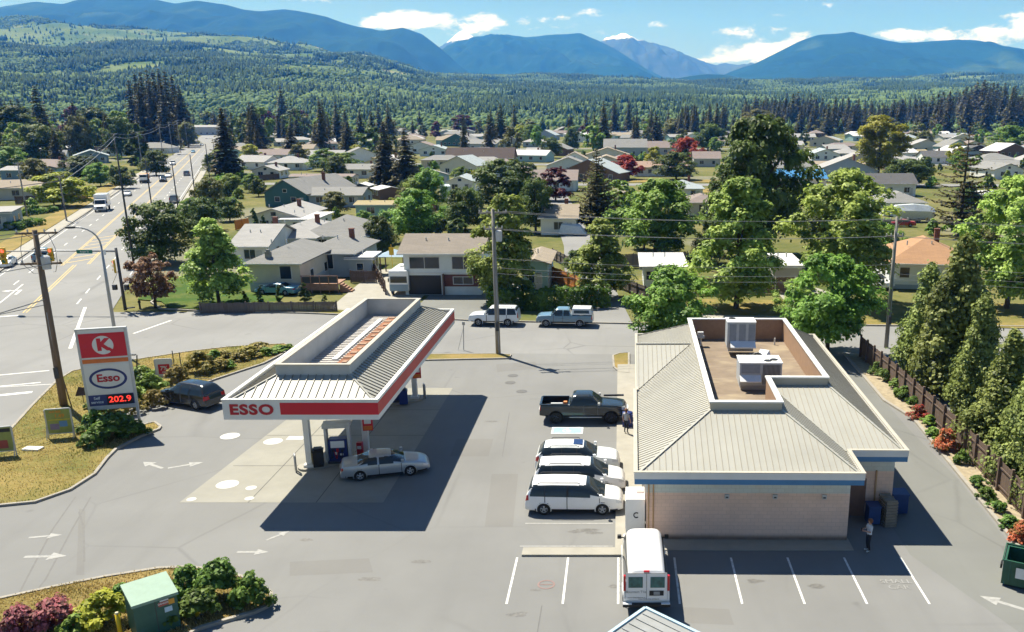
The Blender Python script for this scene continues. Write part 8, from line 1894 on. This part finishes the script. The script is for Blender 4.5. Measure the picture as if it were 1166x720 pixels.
for i in range(40):
    px = 250 + 130 * rng.random(); py = rng.uniform(150, 172); x, y = G(px, py)
    if not free(x, y, 3): continue
    k = FD[rng.integers(3)] if rng.random() < .45 else FF[rng.integers(3)]; h = zat(rng.uniform(122, 142), y)
    plant(k, x, y, h, h * (rng.uniform(.6, .9) if k in FD else rng.uniform(.28, .4)), 'broadleaf_tree' if k in FD else 'conifer_tree', ('rounded tree' if k in FD else 'dark conifer') + ' in the mixed belt at the top right of the road', 'tree', 'mixed belt right of the road'); OCC.append((x, y, 3))

for i in range(34):
    px = 196 + 66 * (i + rng.random()) / 34; py = rng.uniform(147, 154); x, y = G(px, py)
    if -33 < x * .9232 + y * .3843 < -13 and y < 1150: y = 856 + 60 * rng.random(); x = (px - CX) / 1050 * y
    h = rng.uniform(12, 24); k = FF[rng.integers(3)] if rng.random() < .45 else FD[rng.integers(3)]
    plant(k, x, y, h, h * (rng.uniform(.7, 1.) if k in FD else rng.uniform(.34, .5)), 'broadleaf_tree' if k in FD else 'conifer_tree', ('rounded tree' if k in FD else 'dark conifer') + ' closing the far end of the main road', 'tree', 'trees closing the end of the road')
x, y = rp(-22, 902)
house(0, 0, 0, 20, 7, 'long grey building closing the far end of the main road', 'grey', 'lgrey', 'gable', 'x', .15, far=True, chim=False, xy=(x, y), W=34, rot=R(22.6))

# ------------------------------------------------------------------ grass tufts on the two planted islands
def tufts(poly, n, z, name, label, dry, lo=.04, hi=.10, seed=3, avoid=0):
    r = np.random.default_rng(seed); P = np.array(poly); mn, mx = P.min(0), P.max(0); out = []
    while len(out) < n:
        q = mn + (mx - mn) * r.random((4 * n, 2)); a = np.zeros(len(q), bool)
        for i in range(len(P)):
            (x0, y0), (x1, y1) = P[i], P[(i + 1) % len(P)]
            c = ((y0 > q[:, 1]) != (y1 > q[:, 1])); a ^= c & (q[:, 0] < (x1 - x0) * (q[:, 1] - y0) / (y1 - y0 + 1e-12) + x0)
        q = q[a]; q = q[(q[:, 1] > 27) & (q[:, 0] > -62)]; q = q[r.random(len(q)) < .25 + 1.2 * np.clip(fbm(q[:, 0] * .8, q[:, 1] * .8, 3, seed) - .3, 0, 1)]
        out += q.tolist()
    q = np.array(out[:n]); a = r.random(n) * 6.28; h = r.uniform(lo, hi, n); w = h * .55
    d = np.stack([np.cos(a), np.sin(a), 0 * a], -1); b = np.stack([q[:, 0], q[:, 1], np.full(n, z)], -1); l = np.stack([r.normal(0, .04, n), r.normal(0, .04, n), h], -1)
    v = np.stack([b - d * w[:, None] * .5, b + d * w[:, None] * .5, b + l + d * w[:, None] * .3, b + l - d * w[:, None] * .35], 1).reshape(-1, 3)
    t = np.clip(fbm(q[:, 0] * .5, q[:, 1] * .5, 3, seed + 2) * 1.6 - .35 + dry + r.normal(0, .18, n), 0, 1)
    tag(obj(name, foliage_mesh(name, v, t, LM['grass'])), label, 'grass', kind='stuff')
LM['grass'] = leaf_mat('leaf_grass', (.13, .165, .04), (.50, .37, .15), .35)
tufts(sign_isl, 20000, .09, 'grass', 'dry yellow grass around the pylon sign', .25, seed=5)
tufts(near_isl, 15000, .10, 'grass', 'dry grass on the lower left island', .35, seed=8)
